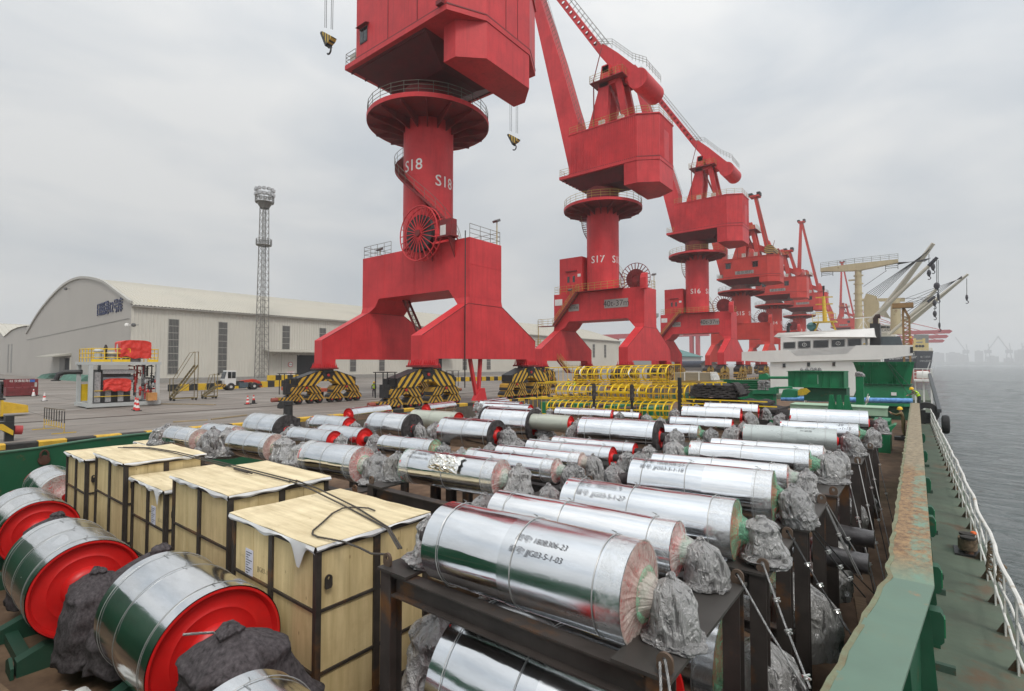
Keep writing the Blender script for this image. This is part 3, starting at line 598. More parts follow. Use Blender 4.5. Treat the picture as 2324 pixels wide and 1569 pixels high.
        MB().box(-4.9, -3.9, -hw + .2, -hw + 1.1, zf, zf + .9).build('air_conditioner', mat('ac_cream', (.5, .48, .42), .5), h)
    if style == 'B':
        b = MB(); b.box(-.4, 4.4, -hw - .05, -hw - .005, zf + .55, zf + 1.5); pl = b.build('maker_plate', mat('grey_plate', (.30, .28, .26), .6), h)
        letter('plate_lettering', '南京港机', 1.0, mat('dark_lettering', (.05, .04, .04), .6), h, lambda x, y, t: (2.0 + x, -hw - .06 - t, zf + 1.02 + y))
    # roof and gallery rails
    b = MB(); b.rail([(-3.5, -hw, zt), (xk, -hw, zt), (xr, -yk, zt), (xr, yk, zt), (xk, hw, zt)], 1.1, .028, 2, 1.5); b.build('roof_rail', rl, h)
    b = MB(); b.rail([(-3.7, -hw, zf), (xl + .1, -hw, zf), (xl + .1, hw, zf)], 1.1, .028, 2, 1.3); b.build('gallery_rail', rl, h)
    for xx, yy_ in ((1.2, -3.4), (4.2, -3.0)):
        MB().box(xx, xx + .9, yy_, yy_ + .5, zt, zt + 1.2).build('vent_unit', mat('ac_cream', (.5, .48, .42), .5), h)
    dz = zt - 39.5
    # tower
    if style != 'S18':
        b = MB(); w2 = 1.6
        for sy in (-1, 1):
            ya, yb = sorted((sy * 1.0, sy * 1.9))
            b.prism([(-1.9, 39.4 + dz), (1.5, 39.4 + dz), (2.1, 44 + dz), (2.2, 50 + dz), (1.0, 50 + dz), (.3, 46 + dz)], ya, yb, 'y')
            b.prism([(4.6, 39.4 + dz), (5.6, 39.4 + dz), (3.6, 49.5 + dz), (2.7, 49.5 + dz)], ya + .1, yb - .1, 'y')
        b.box(.6, 3.4, -1.9, 1.9, 46.6 + dz, 47.2 + dz); b.box(1.1, 2.2, -1.9, 1.9, 48.8 + dz, 49.8 + dz); tw = b.build('tower', R_, cr)
        b = MB(); b.box(-.6, 5.0, -2.9, 2.9, 47.2 + dz, 47.32 + dz); b.build('tower_platform', DRED(), tw)
        b = MB(); b.rail([(-.6, -2.9, 47.3 + dz), (5, -2.9, 47.3 + dz), (5, 2.9, 47.3 + dz), (-.6, 2.9, 47.3 + dz)], 1.1, .03, 2, 1.2, 5, True); b.build('tower_rail', RAILY(), tw)
        b = MB(); b.bar((1.9, -1.5, 47.4 + dz), (4.8, -1.5, 40 + dz), .3); b.bar((-.2, -2.3, 39.5 + dz), (-.2, -2.3, 48 + dz), .14); b.bar((-.2, -2.3, 48 + dz), (.9, -1.7, 53 + dz), .14); b.build('tower_brace', DRED(), tw)
    if style == 'A':
        # counter lever with its drum weight, perforated draw bar, boom
        b = MB()
        for sy in (-1, 1):
            ya, yb = sorted((sy * .9, sy * 1.15))
            b.prism([(-.2, 53.9), (.9, 54.0), (3.3, 51.7), (6.6, 48.1), (8.2, 46.4), (7.0, 44.3), (5.2, 46.3), (2.4, 49.3), (.2, 52.4)], ya, yb, 'y')
        b.box(4.5, 6.4, -1, 1, 46.6, 47.6); lv = b.build('counter_lever', R_, cr)
        b = MB(); b.cyl((7.5, -3.1, 45.3), (7.5, 3.1, 45.3), 1.5, 40); b.build('drum_weight', R_, lv, smooth=True)
        b = MB(); b.rail([(-.2, -1.2, 54.0), (2.5, -1.2, 53.0), (5.8, -1.2, 49.5), (8.6, -2.4, 47.2)], 1.1, .03, 2, 1.0); b.rail([(8.6, -2.4, 46.9), (8.6, 2.9, 46.9)], 1.1, .03, 2, 1.0); b.build('lever_rail', RAILG(), lv)
        p0, p1 = Vector((.3, 53.2)), Vector((-14.0, 75.5)); d = (p1 - p0); Ln = d.length; d.normalize(); nn = Vector((-d.y, d.x)); nc = 19; cs = Ln / nc
        db = bpy.data.objects.new('draw_bar', None); COL.objects.link(db); db.parent = cr
        for side in (-.55, .55):
            b = MB()
            for k in range(nc):
                c = p0 + d * (cs * (k + .5)); o_, i_ = [], []
                for q in range(24):
                    a = 2*pi*q/24; ca, sa = cos(a), sin(a); m_ = max(abs(ca), abs(sa))
                    o_.append(tuple(c + d * (ca/m_*cs/2) + nn * (sa/m_*.52))); i_.append(tuple(c + d * (ca*.36) + nn * (sa*.33)))
                b.ringplate(o_, i_, side - .04, side + .04, 'y')
            b.build('perforated_web', R_, db)
        b = MB()
        for s_ in (-.52, .52):
            q0, q1 = p0 + nn * s_, p1 + nn * s_; b.bar((q0.x, 0, q0.y), (q1.x, 0, q1.y), 1.2, .06)
        b.build('flange', R_, db)
        for sg in (-.6, .6):
            b = MB(); tp = [p0 + nn * -.55, p1 + nn * -.55]; nrm = -nn
            k = 20
            for j in (1, .5): b.cyl((tp[0].x + nrm.x*j, sg, tp[0].y + nrm.y*j), (tp[1].x + nrm.x*j, sg, tp[1].y + nrm.y*j), .028, 5)
            for i in range(k + 1):
                c = tp[0].lerp(tp[1], i/k); b.cyl((c.x, sg, c.y), (c.x + nrm.x, sg, c.y + nrm.y), .025, 5)
            b.build('walkway_rail', RAILG(), db)
        bl = [(-4.9, 33.3), (-5.4, 35.6), (-13.2, 68.2), (-15.2, 76.5), (-14.4, 76.5), (-11.2, 67.0), (-7.2, 54.8), (-3.7, 42.8), (-3.9, 33.3)]
        b = MB(); b.prism(bl, -1.4, 1.4, 'y'); bm_ = b.build('boom', R_, cr)
        b = MB(); e0, e1_ = Vector((-3.9, 0, 42.5)), Vector((-11.3, 0, 67)); k = 30; off = Vector((.95, 0, .28))
        for sg in (-1.2, -.4):
            b.cyl(e0 + Vector((0, sg, 0)) + off, e1_ + Vector((0, sg, 0)) + off, .03, 5)
            b.cyl(e0 + Vector((0, sg, 0)) + off*.5, e1_ + Vector((0, sg, 0)) + off*.5, .025, 5)
        for i in range(k + 1):
            c = e0.lerp(e1_, i/k)
            for sg in (-1.2, -.4): b.cyl(c + Vector((0, sg, 0)), c + Vector((0, sg, 0)) + off, .025, 5)
        b.build('boom_ladder', RAILG(), bm_)
        MB().prism([(-14.6, 75.3), (-14.2, 77.2), (-20.5, 76.0), (-20.6, 75.2)], -.8, .8, 'y').build('jib_head', R_, cr)
    if style == 'S18':
        MB().prism([(-4.9, 33.3), (-13.2, 68.2), (-11.2, 67.0), (-3.7, 42.8), (-3.9, 33.3)], -1.4, 1.4, 'y').build('boom', R_, cr)
        MB().prism([(-13.4, 66.3), (-13.0, 68.2), (-20.0, 67.6), (-20.1, 66.8)], -.8, .8, 'y').build('jib_head', R_, cr)
        MB().box(7.9, 8.6, -hw - .35, -hw + .02, zf + .1, zf + .45).build('lifting_eye', DRED(), h)
    if style == 'B':
        top = {'S15': (4.2, 50.0), 'S14': (5.0, 42.0), 'S13': (1.6, 63.4), 'S12': (1.6, 70)}[num]
        b = MB()
        for sy in (-1.6, 1.6):
            b.loft([[(8.0, sy - .25, zt), (7.2, sy - .25, zt), (7.2, sy + .25, zt), (8.0, sy + .25, zt)], [(top[0] + .5, sy*.35 - .2, top[1]), (top[0] - .3, sy*.35 - .2, top[1]), (top[0] - .3, sy*.35 + .2, top[1]), (top[0] + .5, sy*.35 + .2, top[1])]])
            if num != 'S15': b.loft([[(.4, sy - .4, zt), (-.8, sy - .4, zt), (-.8, sy + .4, zt), (.4, sy + .4, zt)], [(top[0] + .1, sy*.35 - .2, top[1]), (top[0] - .7, sy*.35 - .2, top[1]), (top[0] - .7, sy*.35 + .2, top[1]), (top[0] + .1, sy*.35 + .2, top[1])]])
        for i in range(8 if num != 'S15' else 0):
            t = i / 8; b.bar((.0 + top[0]*t, -1.6 + 1.0*t, zt + (top[1]-zt)*t), (.0 + top[0]*t, 1.6 - 1.0*t, zt + (top[1]-zt)*t), .2)
        b.box(top[0] - 1.3, top[0] + 1.2, -1.2, 1.2, top[1], top[1] + .5); tb_ = b.build('raised_boom', R_, cr)
        b = MB(); b.box(top[0] - 1.6, top[0] - .6, -1, 1, top[1] + .4, top[1] + 1.2); b.box(top[0] + .5, top[0] + 1.4, -1, 1, top[1] + .4, top[1] + 1.3); b.build('sheave_block', BLK(), tb_)
        b = MB(); b.rail([(7.9, -1.9, zt), (top[0] + .5, -.9, top[1])], 1.0, .03, 1, 2.0); b.build('boom_rail', RAILG(), tb_)
        b = MB(); b.prism([(1.2, 43.5 + dz), (3.0, 44.2 + dz), (8.4, 38.5 + dz + 3), (7.6, 37.2 + dz + 3)], -1.0, 1.0, 'y'); lv = b.build('counter_lever', R_, cr)
        b = MB(); b.cyl((8.0, -2.6, 41.2 + dz), (8.0, 2.6, 41.2 + dz), 1.25, 28); b.build('drum_weight', striped('drum_stripes', (.5, .3, .05), (.03, .03, .03), .5, 'z') if num == 'S15' else R_, lv, smooth=True)
        MB().prism([(-4.9, zf), (-5.4, zf + 2), (-12.0, zf + 30), (-11.0, zf + 30), (-3.7, zf + 9), (-3.9, zf)], -1.2, 1.2, 'y').build('boom', R_, cr)
    # portal top: rail, lamps
    b = MB()
    b.rail([(-7.7, -2.1, 14.8), (-3.2, -2.1, 14.8)], 1.25, .025, 2, 1.2); b.rail([(-7.7, -2.1, 14.8), (-7.7, 2.1, 14.8), (7.7, 2.1, 14.8), (7.7, -2.1, 14.8)], 1.25, .025, 2, 1.2); b.build('portal_rail', RAILY() if style == 'A' else RAILG(), cr)
    if not far:
        for lx, ly in ((7.75, 1.6), (-4.6, -2.4)):
            b = MB(); b.cyl((lx, ly, 14.8), (lx, ly, 17.0 if lx > 0 else 15.3), .05, 6); lp = b.build('lamp_post', RAILY(), cr); z_ = 17.0 if lx > 0 else 15.3
            b = MB(); b.prism([(ly - .35, z_), (ly + .1, z_ + .25), (ly + .2, z_ + .05), (ly - .2, z_ - .15)], lx - .3, lx + .3, 'x'); b.build('floodlight', mat('lamp_grey', (.12, .12, .12), .4), lp)
    if style == 'S18':
        # big cable reel on the near face
        rc = Vector((2.45, -3.2, 15.7)); rl_ = bpy.data.objects.new('cable_reel', None); COL.objects.link(rl_); rl_.parent = cr
        for y_ in (-.28, .28):
            b = MB(); b.tube([(rc.x + 2.55*cos(a), rc.y + y_, rc.z + 2.55*sin(a)) for a in [2*pi*i/40 for i in range(40)]], .06, 6, True); b.build('reel_rim', R_, rl_)
            for k in range(22):
                a = 2*pi*k/22 + (.14 if y_ > 0 else 0); b = MB(); b.bar((rc.x + .35*cos(a), rc.y + y_, rc.z + .35*sin(a)), (rc.x + 2.52*cos(a), rc.y + y_, rc.z + 2.52*sin(a)), .07); b.build('spoke', R_, rl_)
        b = MB(); b.lathe([(-.2, .7), (-.2, 1.75), (.2, 1.75), (.2, .7)], 36, 'y', rc); b.build('wound_cable', BLK(), rl_)
        b = MB(); b.lathe([(-.45, 0), (-.45, .3), (.45, .4), (1.0, .4)], 16, 'y', rc); b.build('reel_hub', DRED(), rl_)
        b = MB(); b.box(2.2, 6.4, -3.1, -2.2, 15.0, 15.15); b.prism([(-2.2, 15.0), (-3.1, 15.0), (-2.2, 13.2)], 5.9, 6.0, 'x'); b.prism([(-2.2, 15.0), (-3.1, 15.0), (-2.2, 13.2)], 3.0, 3.1, 'x'); b.box(4.8, 6.3, -3.0, -2.3, 15.15, 16.6); b.build('reel_platform', DRED(), cr)
        MB().box(4.9, 5.6, -3.03, -3.0, 15.2, 16.1).build('notice_plate', WN, cr)
        b = MB(); b.cyl((7.92, -2.9, 15.2), (7.92, -2.9, 1.5), .05, 6); b.build('hanging_cable', BLK(), cr)
        b = MB(); b.bar((7.2, -1.5, 4.0), (7.2, -.6, .5), .28); b.bar((7.2, -.1, 4.0), (7.2, -.4, .5), .28); b.prism([(-1.1, .25), (.5, .25), (.2, 1.35), (-.4, 1.35)], 7.0, 7.5, 'x'); b.build('anchor_frame', RED(), cr)
        # inner access ladder under the beam
        b = MB()
        for q in (-.35, .35): b.bar((-3.9, .4 + q, 10.4), (-.2, .4 + q, 4.6), .12, .25)
        for i in range(14): t = i / 13; b.box(-3.9 + 3.7*t - .12, -3.9 + 3.7*t + .12, .05, .75, 10.4 - 5.8*t, 10.44 - 5.8*t)
        la = b.build('access_ladder', DRED(), cr)
        b = MB(); b.rail([(-3.9, .0, 10.4), (-.2, .0, 4.6)], 1.0, .025, 2, 1.0); sub(b.build('ladder_rail', RAILG(), cr), la)
    else:
        b = MB(); b.lathe([(-.3, 1.25), (-.3, 1.45), (.3, 1.45), (.3, 1.25)], 30, 'y', (6.0, -.9, 16.2)); rl2 = b.build('cable_reel', DRED(), cr)
        for k in range(24):
            a = 2*pi*k/24; b = MB(); b.bar((6.0 + .5*cos(a), -1.2, 16.2 + .5*sin(a)), (6.0 + 2.35*cos(a), -1.2, 16.2 + 2.35*sin(a)), .10); b.build('spoke', DRED(), rl2)
        b = MB(); b.tube([(6.0 + 2.35*cos(a), -1.2, 16.2 + 2.35*sin(a)) for a in [2*pi*i/36 for i in range(36)]], .05, 5, True); b.lathe([(-.25, .0), (-.25, 1.5), (.2, 1.5), (.2, 0)], 24, 'y', (6.0, -.9, 16.2)); b.build('reel_rim', DRED(), rl2)
        b = MB(); b.prism([(-2.9, 14.4), (-2.9, 16.0), (-2.6, 16.6), (-2.2, 16.8), (-2.2, 14.4)], 7.5, 8.4, 'x'); b.build('cable_guide', R_, cr)
    if style == 'A':
        b = MB(); b.box(-6.9, -2.7, -1.9, 1.5, 14.82, 20.6); cb = b.build('portal_cabin', R_, cr)
        MB().box(-5.6, -3.6, -2.15, -1.9, 18.3, 18.45).build('cabin_hood', DRED(), cb)
        for q in (-5.2, -4.2): MB().box(q - .2, q + .2, -1.93, -1.88, 16.6, 17.6).build('cabin_window', GLS(), cb)
        MB().box(-3.5, -2.95, -1.93, -1.88, 17.4, 17.85).build('notice_plate', WN, cb)
        # outside stair in two flights, with landings
        ot = bpy.data.objects.new('outside_stair', None); COL.objects.link(ot); ot.parent = cr
        def flight(p, q, w, n_):
            b = MB(); p, q = Vector(p), Vector(q)
            for s_ in (-w/2, w/2): b.bar(p + Vector((0, s_, 0)), q + Vector((0, s_, 0)), .06, .28)
            b.build('stair_stringer', DRED(), ot)
            for i in range(n_):
                c = p.lerp(q, (i + .5) / n_); b = MB(); b.box(c.x - .14, c.x + .14, c.y - w/2, c.y + w/2, c.z - .02, c.z + .02); b.build('stair_tread', DRED(), ot)
            b = MB()
            for s_ in (-w/2, w/2): b.rail([p + Vector((0, s_, 0)), q + Vector((0, s_, 0))], 1.0, .028, 2, 1.0)
            b.build('stair_rail', RAILY(), ot)
        flight((-3.0, -2.75, 14.8), (-7.4, -2.75, 9.7), .9, 20)
        flight((-8.6, -3.0, 6.4), (-4.6, -3.0, 2.2), .9, 16)
        b = MB(); b.box(-3.1, 4.6, -3.2, -2.2, 14.72, 14.80); b.box(-10.2, -7.3, -3.3, -2.2, 9.6, 9.7); b.box(-10.6, -8.5, -3.6, -2.2, 6.3, 6.4); b.box(-4.7, -2.5, -3.6, -2.3, 2.1, 2.2); b.build('landing', DRED(), ot)
        b = MB(); b.rail([(-3.0, -3.2, 14.8), (4.6, -3.2, 14.8)], 1.15, .028, 2, 1.1); b.rail([(-7.3, -3.3, 9.7), (-10.2, -3.3, 9.7), (-10.2, -2.2, 9.7)], 1.1, .028, 2, .9); b.rail([(-8.5, -3.6, 6.4), (-10.6, -3.6, 6.4), (-10.6, -2.2, 6.4)], 1.1, .028, 2, .9); b.rail([(-10.4, -3.1, 6.4), (-10.4, -3.1, 9.7)], 1.0, .03, 1, 1); b.rail([(-4.6, -3.6, 2.2), (-2.5, -3.6, 2.2)], 1.1, .028, 2, .9)
        for q in ((-10.2, -3.2, 9.6), (-8.6, -3.2, 6.3)): b.cyl(q, (q[0], q[1], q[2] - 3.2), .05, 6)
        b.build('landing_rail', RAILY(), ot)
        GP = mat('grey_plate', (.30, .28, .26), .6); DL = mat('dark_lettering', (.05, .04, .04), .6)
        MB().box(1.4, 5.3, -2.26, -2.2, 12.0, 13.3).build('capacity_plate', GP, cr)
        letter('plate_lettering', '40t-37m', 1.25, DL, cr, lambda x, y, t: (3.35 + x, -2.265 - t, 12.62 + y))
        MB().box(-5.0, -3.1, -2.26, -2.2, 11.9, 13.0).build('maker_plate', GP, cr)
        letter('plate_lettering', 'ZPMC\n港口机械', .42, DL, cr, lambda x, y, t: (-4.05 + x, -2.265 - t, 12.6 + y))
        MB().box(-7.6, -6.2, -2.26, -2.2, 13.0, 14.0).build('notice_plate', WN, cr)
    # hook block on its falls, hung from the jib head
    if hook:
        hx, hzz = hook; tz = (76 if style == 'A' else 67.2); hk = bpy.data.objects.new('hook_block', None); COL.objects.link(hk); hk.parent = cr
        b = MB()
        for q in (-.95, -.6, .45, .8): b.cyl((hx + q, 0, hzz + 2.6 - .55*q), (hx + q * 1.2, 0, tz), .035, 5)
        b.build('fall_rope', BLK(), hk)
        b = MB(); b.prism([(hx - 1.15, hzz + 2.3), (hx - .9, hzz + 2.45), (hx + 1.15, hzz + 1.0), (hx + .9, hzz + .7), (hx - .1, hzz + .4)], -.38, .38, 'y'); b.build('block', striped('block_stripes', (.62, .4, .04), (.025, .025, .025), .55, 'x'), hk)
        b = MB(); b.prism([(hx - 1.3, hzz + 2.3), (hx - 1.1, hzz + 2.5), (hx + .1, hzz + .35), (hx - .15, hzz + .2)], -.45, .45, 'y'); b.build('block_side', BLK(), hk)
        b = MB(); b.tube([(hx + .05 + .42*cos(a), 0, hzz - .25 + .42*sin(a)) for a in [pi*.55 - i*.3 for i in range(15)]], .11, 8); b.cyl((hx, 0, hzz + .6), (hx, 0, hzz + .1), .12, 8); b.build('hook', BLK(), hk, smooth=True)
    return cr
c18 = crane(35.3, 'S18', 'tall red portal crane numbered S18, nearest the camera', 'S18', hook=(-18.4, 43.0))
crane(72.3, 'S17', 'red portal crane numbered S17 with corrugated machine house and drum counterweight', 'A', hook=(-17.8, 42.9))
crane(116.9, 'S16', 'red portal crane numbered S16, third along the quay', 'A', far=True)
crane(154.0, 'S15', 'red portal crane numbered S15 with smooth windowed house', 'B', far=True)
crane(197.0, 'S14', 'red portal crane numbered S14 behind the windowed S15 crane', 'B', far=True)
crane(246.4, 'S13', 'red portal crane numbered S13 with its boom raised high', 'B', far=True)
# ------------------------------------------------------------------ wrapped conveyor drums
def zinc(name, base=(.80, .82, .84), rough=.22, milky=0., seed=0.):
    m = bpy.data.materials.new(name); m.use_nodes = True; nt = m.node_tree; L = nt.links; b = nt.nodes['Principled BSDF']; MATS[name] = m
    tc = nd(nt, 'ShaderNodeTexCoord'); mp = nd(nt, 'ShaderNodeMapping', Location=(seed, seed, 0), Scale=(.7, 3., 3.)); L.new(tc.outputs['Object'], mp.inputs['Vector'])
    n1 = nd(nt, 'ShaderNodeTexNoise', Scale=1.6, Detail=7., Roughness=.6); L.new(mp.outputs['Vector'], n1.inputs['Vector'])
    n2 = nd(nt, 'ShaderNodeTexNoise', Scale=26., Detail=5., Roughness=.7); L.new(mp.outputs['Vector'], n2.inputs['Vector'])
    cr_ = nd(nt, 'ShaderNodeValToRGB'); cr_.color_ramp.elements[0].position = .35; cr_.color_ramp.elements[0].color = (*[c * .84 for c in base], 1); cr_.color_ramp.elements[1].position = .62; cr_.color_ramp.elements[1].color = (*base, 1)
    L.new(n1.outputs['Fac'], cr_.inputs['Fac']); L.new(cr_.outputs['Color'], b.inputs['Base Color']); b.inputs['Metallic'].default_value = 1. - milky
    ad = nd(nt, 'ShaderNodeMath', operation='MULTIPLY_ADD'); ad.inputs[1].default_value = .22; L.new(n2.outputs['Fac'], ad.inputs[0]); L.new(n1.outputs['Fac'], ad.inputs[2])
    rr = nd(nt, 'ShaderNodeMapRange'); rr.inputs['From Min'].default_value = .35; rr.inputs['From Max'].default_value = .85; rr.inputs['To Min'].default_value = max(.05, rough - .09); rr.inputs['To Max'].default_value = rough + .10
    L.new(ad.outputs[0], rr.inputs['Value']); L.new(rr.outputs['Result'], b.inputs['Roughness'])
    n3 = nd(nt, 'ShaderNodeTexNoise', Scale=2.2, Detail=3., Roughness=.5); L.new(mp.outputs['Vector'], n3.inputs['Vector'])
    bp = nd(nt, 'ShaderNodeBump', Strength=.07, Distance=.05); L.new(n3.outputs['Fac'], bp.inputs['Height']); L.new(bp.outputs['Normal'], b.inputs['Normal'])
    return m
ZN = [zinc('zinc_sheet', rough=.13, seed=0.), zinc('zinc_sheet_bright', (.86, .87, .88), .10, seed=3.), zinc('zinc_sheet_dull', (.76, .78, .80), .21, seed=7.)]
ZF = zinc('zinc_under_milky_film', (.52, .56, .54), .28, .55, 5.); ZC = zinc('cream_film_over_zinc', (.50, .52, .44), .34, .65, 2.)
DR = mat('drum_end_red', (.62, .013, .012), .42, var=.10, scale=4, spec=.4, dirt=.14, dirtcol=(.30, .03, .025), rscale=3., bump=.05, bscale=20)
FG = film('green_stretch_film', (.22, .55, .34), .45); FW = film('clear_stretch_film', (.70, .71, .66), .44); FR = film('pinkish_dusty_film', (.62, .54, .48), .58); FS = film('clear_sleeve_film', (.80, .81, .80), .16)
WIRE = mat('binding_wire', (.42, .42, .41), .4, metal=.6); INK = mat('black_marker_ink', (.015, .015, .018), .6, var=.05)
def bagmat(name, c, pale):
    """felt under tight glossy film: speckled dark cloth, pale highlights painted along the sharp crumple ridges"""
    m = mat(name, c, .45, var=.4, scale=24., bump=.3, bscale=30, spec=.5, rvar=.15)
    nt = m.node_tree; L = nt.links; b = nt.nodes['Principled BSDF']; tc = nd(nt, 'ShaderNodeTexCoord'); b.inputs['Coat Roughness'].default_value = .10; b.inputs['Coat Weight'].default_value = 1.0; b.inputs['Coat IOR'].default_value = 2.1
    mp = nd(nt, 'ShaderNodeMapping', Scale=(1.5, 1.5, .75), Rotation=(.3, .25, 0)); L.new(tc.outputs['Object'], mp.inputs['Vector'])
    w = nd(nt, 'ShaderNodeTexNoise', Scale=1.5, Detail=5., Roughness=.55, Distortion=.9); w.noise_type = 'RIDGED_MULTIFRACTAL'; w.normalize = True; w.inputs['Offset'].default_value = 1.0; w.inputs['Gain'].default_value = 2.0
    L.new(mp.outputs['Vector'], w.inputs['Vector'])
    r = nd(nt, 'ShaderNodeValToRGB'); e = r.color_ramp.elements; e[0].position = .80; e[0].color = (0, 0, 0, 1); e[1].position = .98; e[1].color = (1, 1, 1, 1)
    L.new(w.outputs['Fac'], r.inputs['Fac']); old = b.inputs['Base Color'].links[0].from_socket
    mu = nd(nt, 'ShaderNodeMath', operation='MULTIPLY'); mu.inputs[1].default_value = .75; L.new(r.outputs['Color'], mu.inputs[0])
    mxn = nd(nt, 'ShaderNodeMixRGB'); mxn.inputs['Color2'].default_value = (pale, pale * .98, pale * .95, 1); L.new(mu.outputs[0], mxn.inputs['Fac']); L.new(old, mxn.inputs['Color1']); L.new(mxn.outputs['Color'], b.inputs['Base Color'])  # crease highlights mixed into the base colour as a pale tone
    bp = b.inputs['Normal'].links[0].from_node; bp.inputs['Strength'].default_value = .62; a = nd(nt, 'ShaderNodeMath', operation='MULTIPLY_ADD'); a.inputs[1].default_value = 3.0; L.new(w.outputs['Fac'], a.inputs[0]); L.new(bp.inputs['Height'].links[0].from_socket, a.inputs[2]); L.new(a.outputs[0], bp.inputs['Height'])
    L.new(bp.outputs['Normal'], b.inputs['Coat Normal'])
    return m
BAGM = [bagmat('film_wrapped_grey_felt', (.088, .083, .080), .36), bagmat('film_wrapped_dark_felt', (.050, .045, .046), .28)]
def bag_mesh(seed, outer=False):
    """a bearing block bundled in felt (inner) and loose crinkled film (outer): boxy shoulders, lumps, hanging folds, tied knot"""
    rnd = random.Random(seed * 13 + 5); b = MB(); n = 120
    sh = rnd.uniform(.8, 1.05); prof = [(-.80, .82), (-.79, .92), (-.66, .95), (-.5, .93), (-.3, .96), (-.05, .99 * sh), (.2, .98 * sh), (.4, .90 * sh), (.56, .76), (.68, .58), (.77, .40), (.84, .25), (.88, .18), (.93, .20), (.98, .14), (1.0, .0)]
    ph = [rnd.uniform(0, 6.3) for _ in range(6)]; tx, ty = rnd.uniform(-.25, .25), rnd.uniform(-.25, .25); rings = []; dense = []
    for (z0, r0), (z1, r1) in zip(prof, prof[1:]): dense += [(z0 + (z1 - z0) * q / 4, r0 + (r1 - r0) * q / 4) for q in range(4)]
    dense.append(prof[-1]); so = seed * 3.7 + (50 if outer else 0); g = 1.05 if outer else 1.0
    def ridge(v): return (1 - abs(noise.noise(v))) ** 5
    for z, r in dense:
        ring = []
        for k in range(n):
            a = 2*pi*k/n; ca, sa = cos(a), sin(a); sq = 1.0 / (abs(ca) ** 4 + abs(sa) ** 4) ** .25; w = .75 * max(0, 1 - 1.2 * max(0, z)); rr = r * (1 + (sq - 1) * w)
            tw = a + .9 * noise.noise(Vector((ca, sa, z + so))); top = min(1, max(0, (z - .2) / .6)); bot = min(1, max(0, (-.2 - z) / .5))
            f = .26 * noise.noise(Vector((ca * .9, sa * .9, z * .9 + so))) + .13 * noise.noise(Vector((ca * 1.9, sa * 1.9, z * 1.7 + so))) * (1 - .5 * top)
            f += .10 * ridge(Vector((ca * 1.5 + so, sa * 1.5 + z, z * 1.3))) + .05 * ridge(Vector((ca * 2.6, sa * 2.6 + so, z * 2.8 + ca))) + (.016 if outer else .006) * ridge(Vector((ca * 5, sa * 5 + so, z * 4 - sa)))
            f += (.05 * top + .03 * bot) * sin(9 * tw + ph[1]) + .015 * top * sin(19 * tw + ph[2])
            hz_ = max(0, z + .3); ring.append((g * rr * (1 + f) * ca + tx * hz_, g * rr * (1 + f) * sa + ty * hz_, z * (1.02 if outer else 1) + .07 * noise.noise(Vector((ca * 1.5, sa * 1.5, z * 1.5 + so))) * (z > -.7)))
        rings.append(ring)
    b.loft(rings, cap=False); o = b.build('bearing_bundle', BAGM[seed % 2], None); me = o.data; bpy.data.objects.remove(o); me.polygons.foreach_set('use_smooth', [True] * len(me.polygons)); return me
BAGS = [bag_mesh(i) for i in range(8)]
BAGS_FELT = []
for i in (1, 4, 6):
    m_ = BAGS[i].copy(); m_.materials.clear(); m_.materials.append(mat('dark_purple_felt', (.098, .086, .090), .95, var=.5, scale=14, bump=.9, bscale=90, spec=.1)); BAGS_FELT.append(m_)
def film_cap(b, R, x, L_, g, seed, n=150):
    """film drawn nearly flat over the end and gathered on the shaft, with many fine radial pleats"""
    rings = []
    for i, t in enumerate([0, .03, .10, .2, .32, .45, .58, .70, .80, .88, .95, 1.0]):
        ring = []
        for k in range(n):
            a = 2*pi*k/n; e = min(1, t * 6) * (1 - .5 * t)
            w = .020 * e * noise.noise(Vector((cos(a) * 2.4, sin(a) * 2.4, seed + t))) + .008 * e * noise.noise(Vector((cos(a) * 13, sin(a) * 13, seed + t * .6))) + .004 * e * sin(37 * a + 5 * noise.noise(Vector((cos(a), sin(a), seed))))
            xx = .22 * t if t < .6 else .132 + .868 * ((t - .6) / .4) ** 1.4
            r = (R + .003) * (1 - t) + g * t; ring.append((x + L_ * xx + (w if L_ > 0 else -w), r * cos(a) * (1 + w*.3), r * sin(a) * (1 + w*.3)))
        rings.append(ring)
    b.loft(rings, cap=False); return b
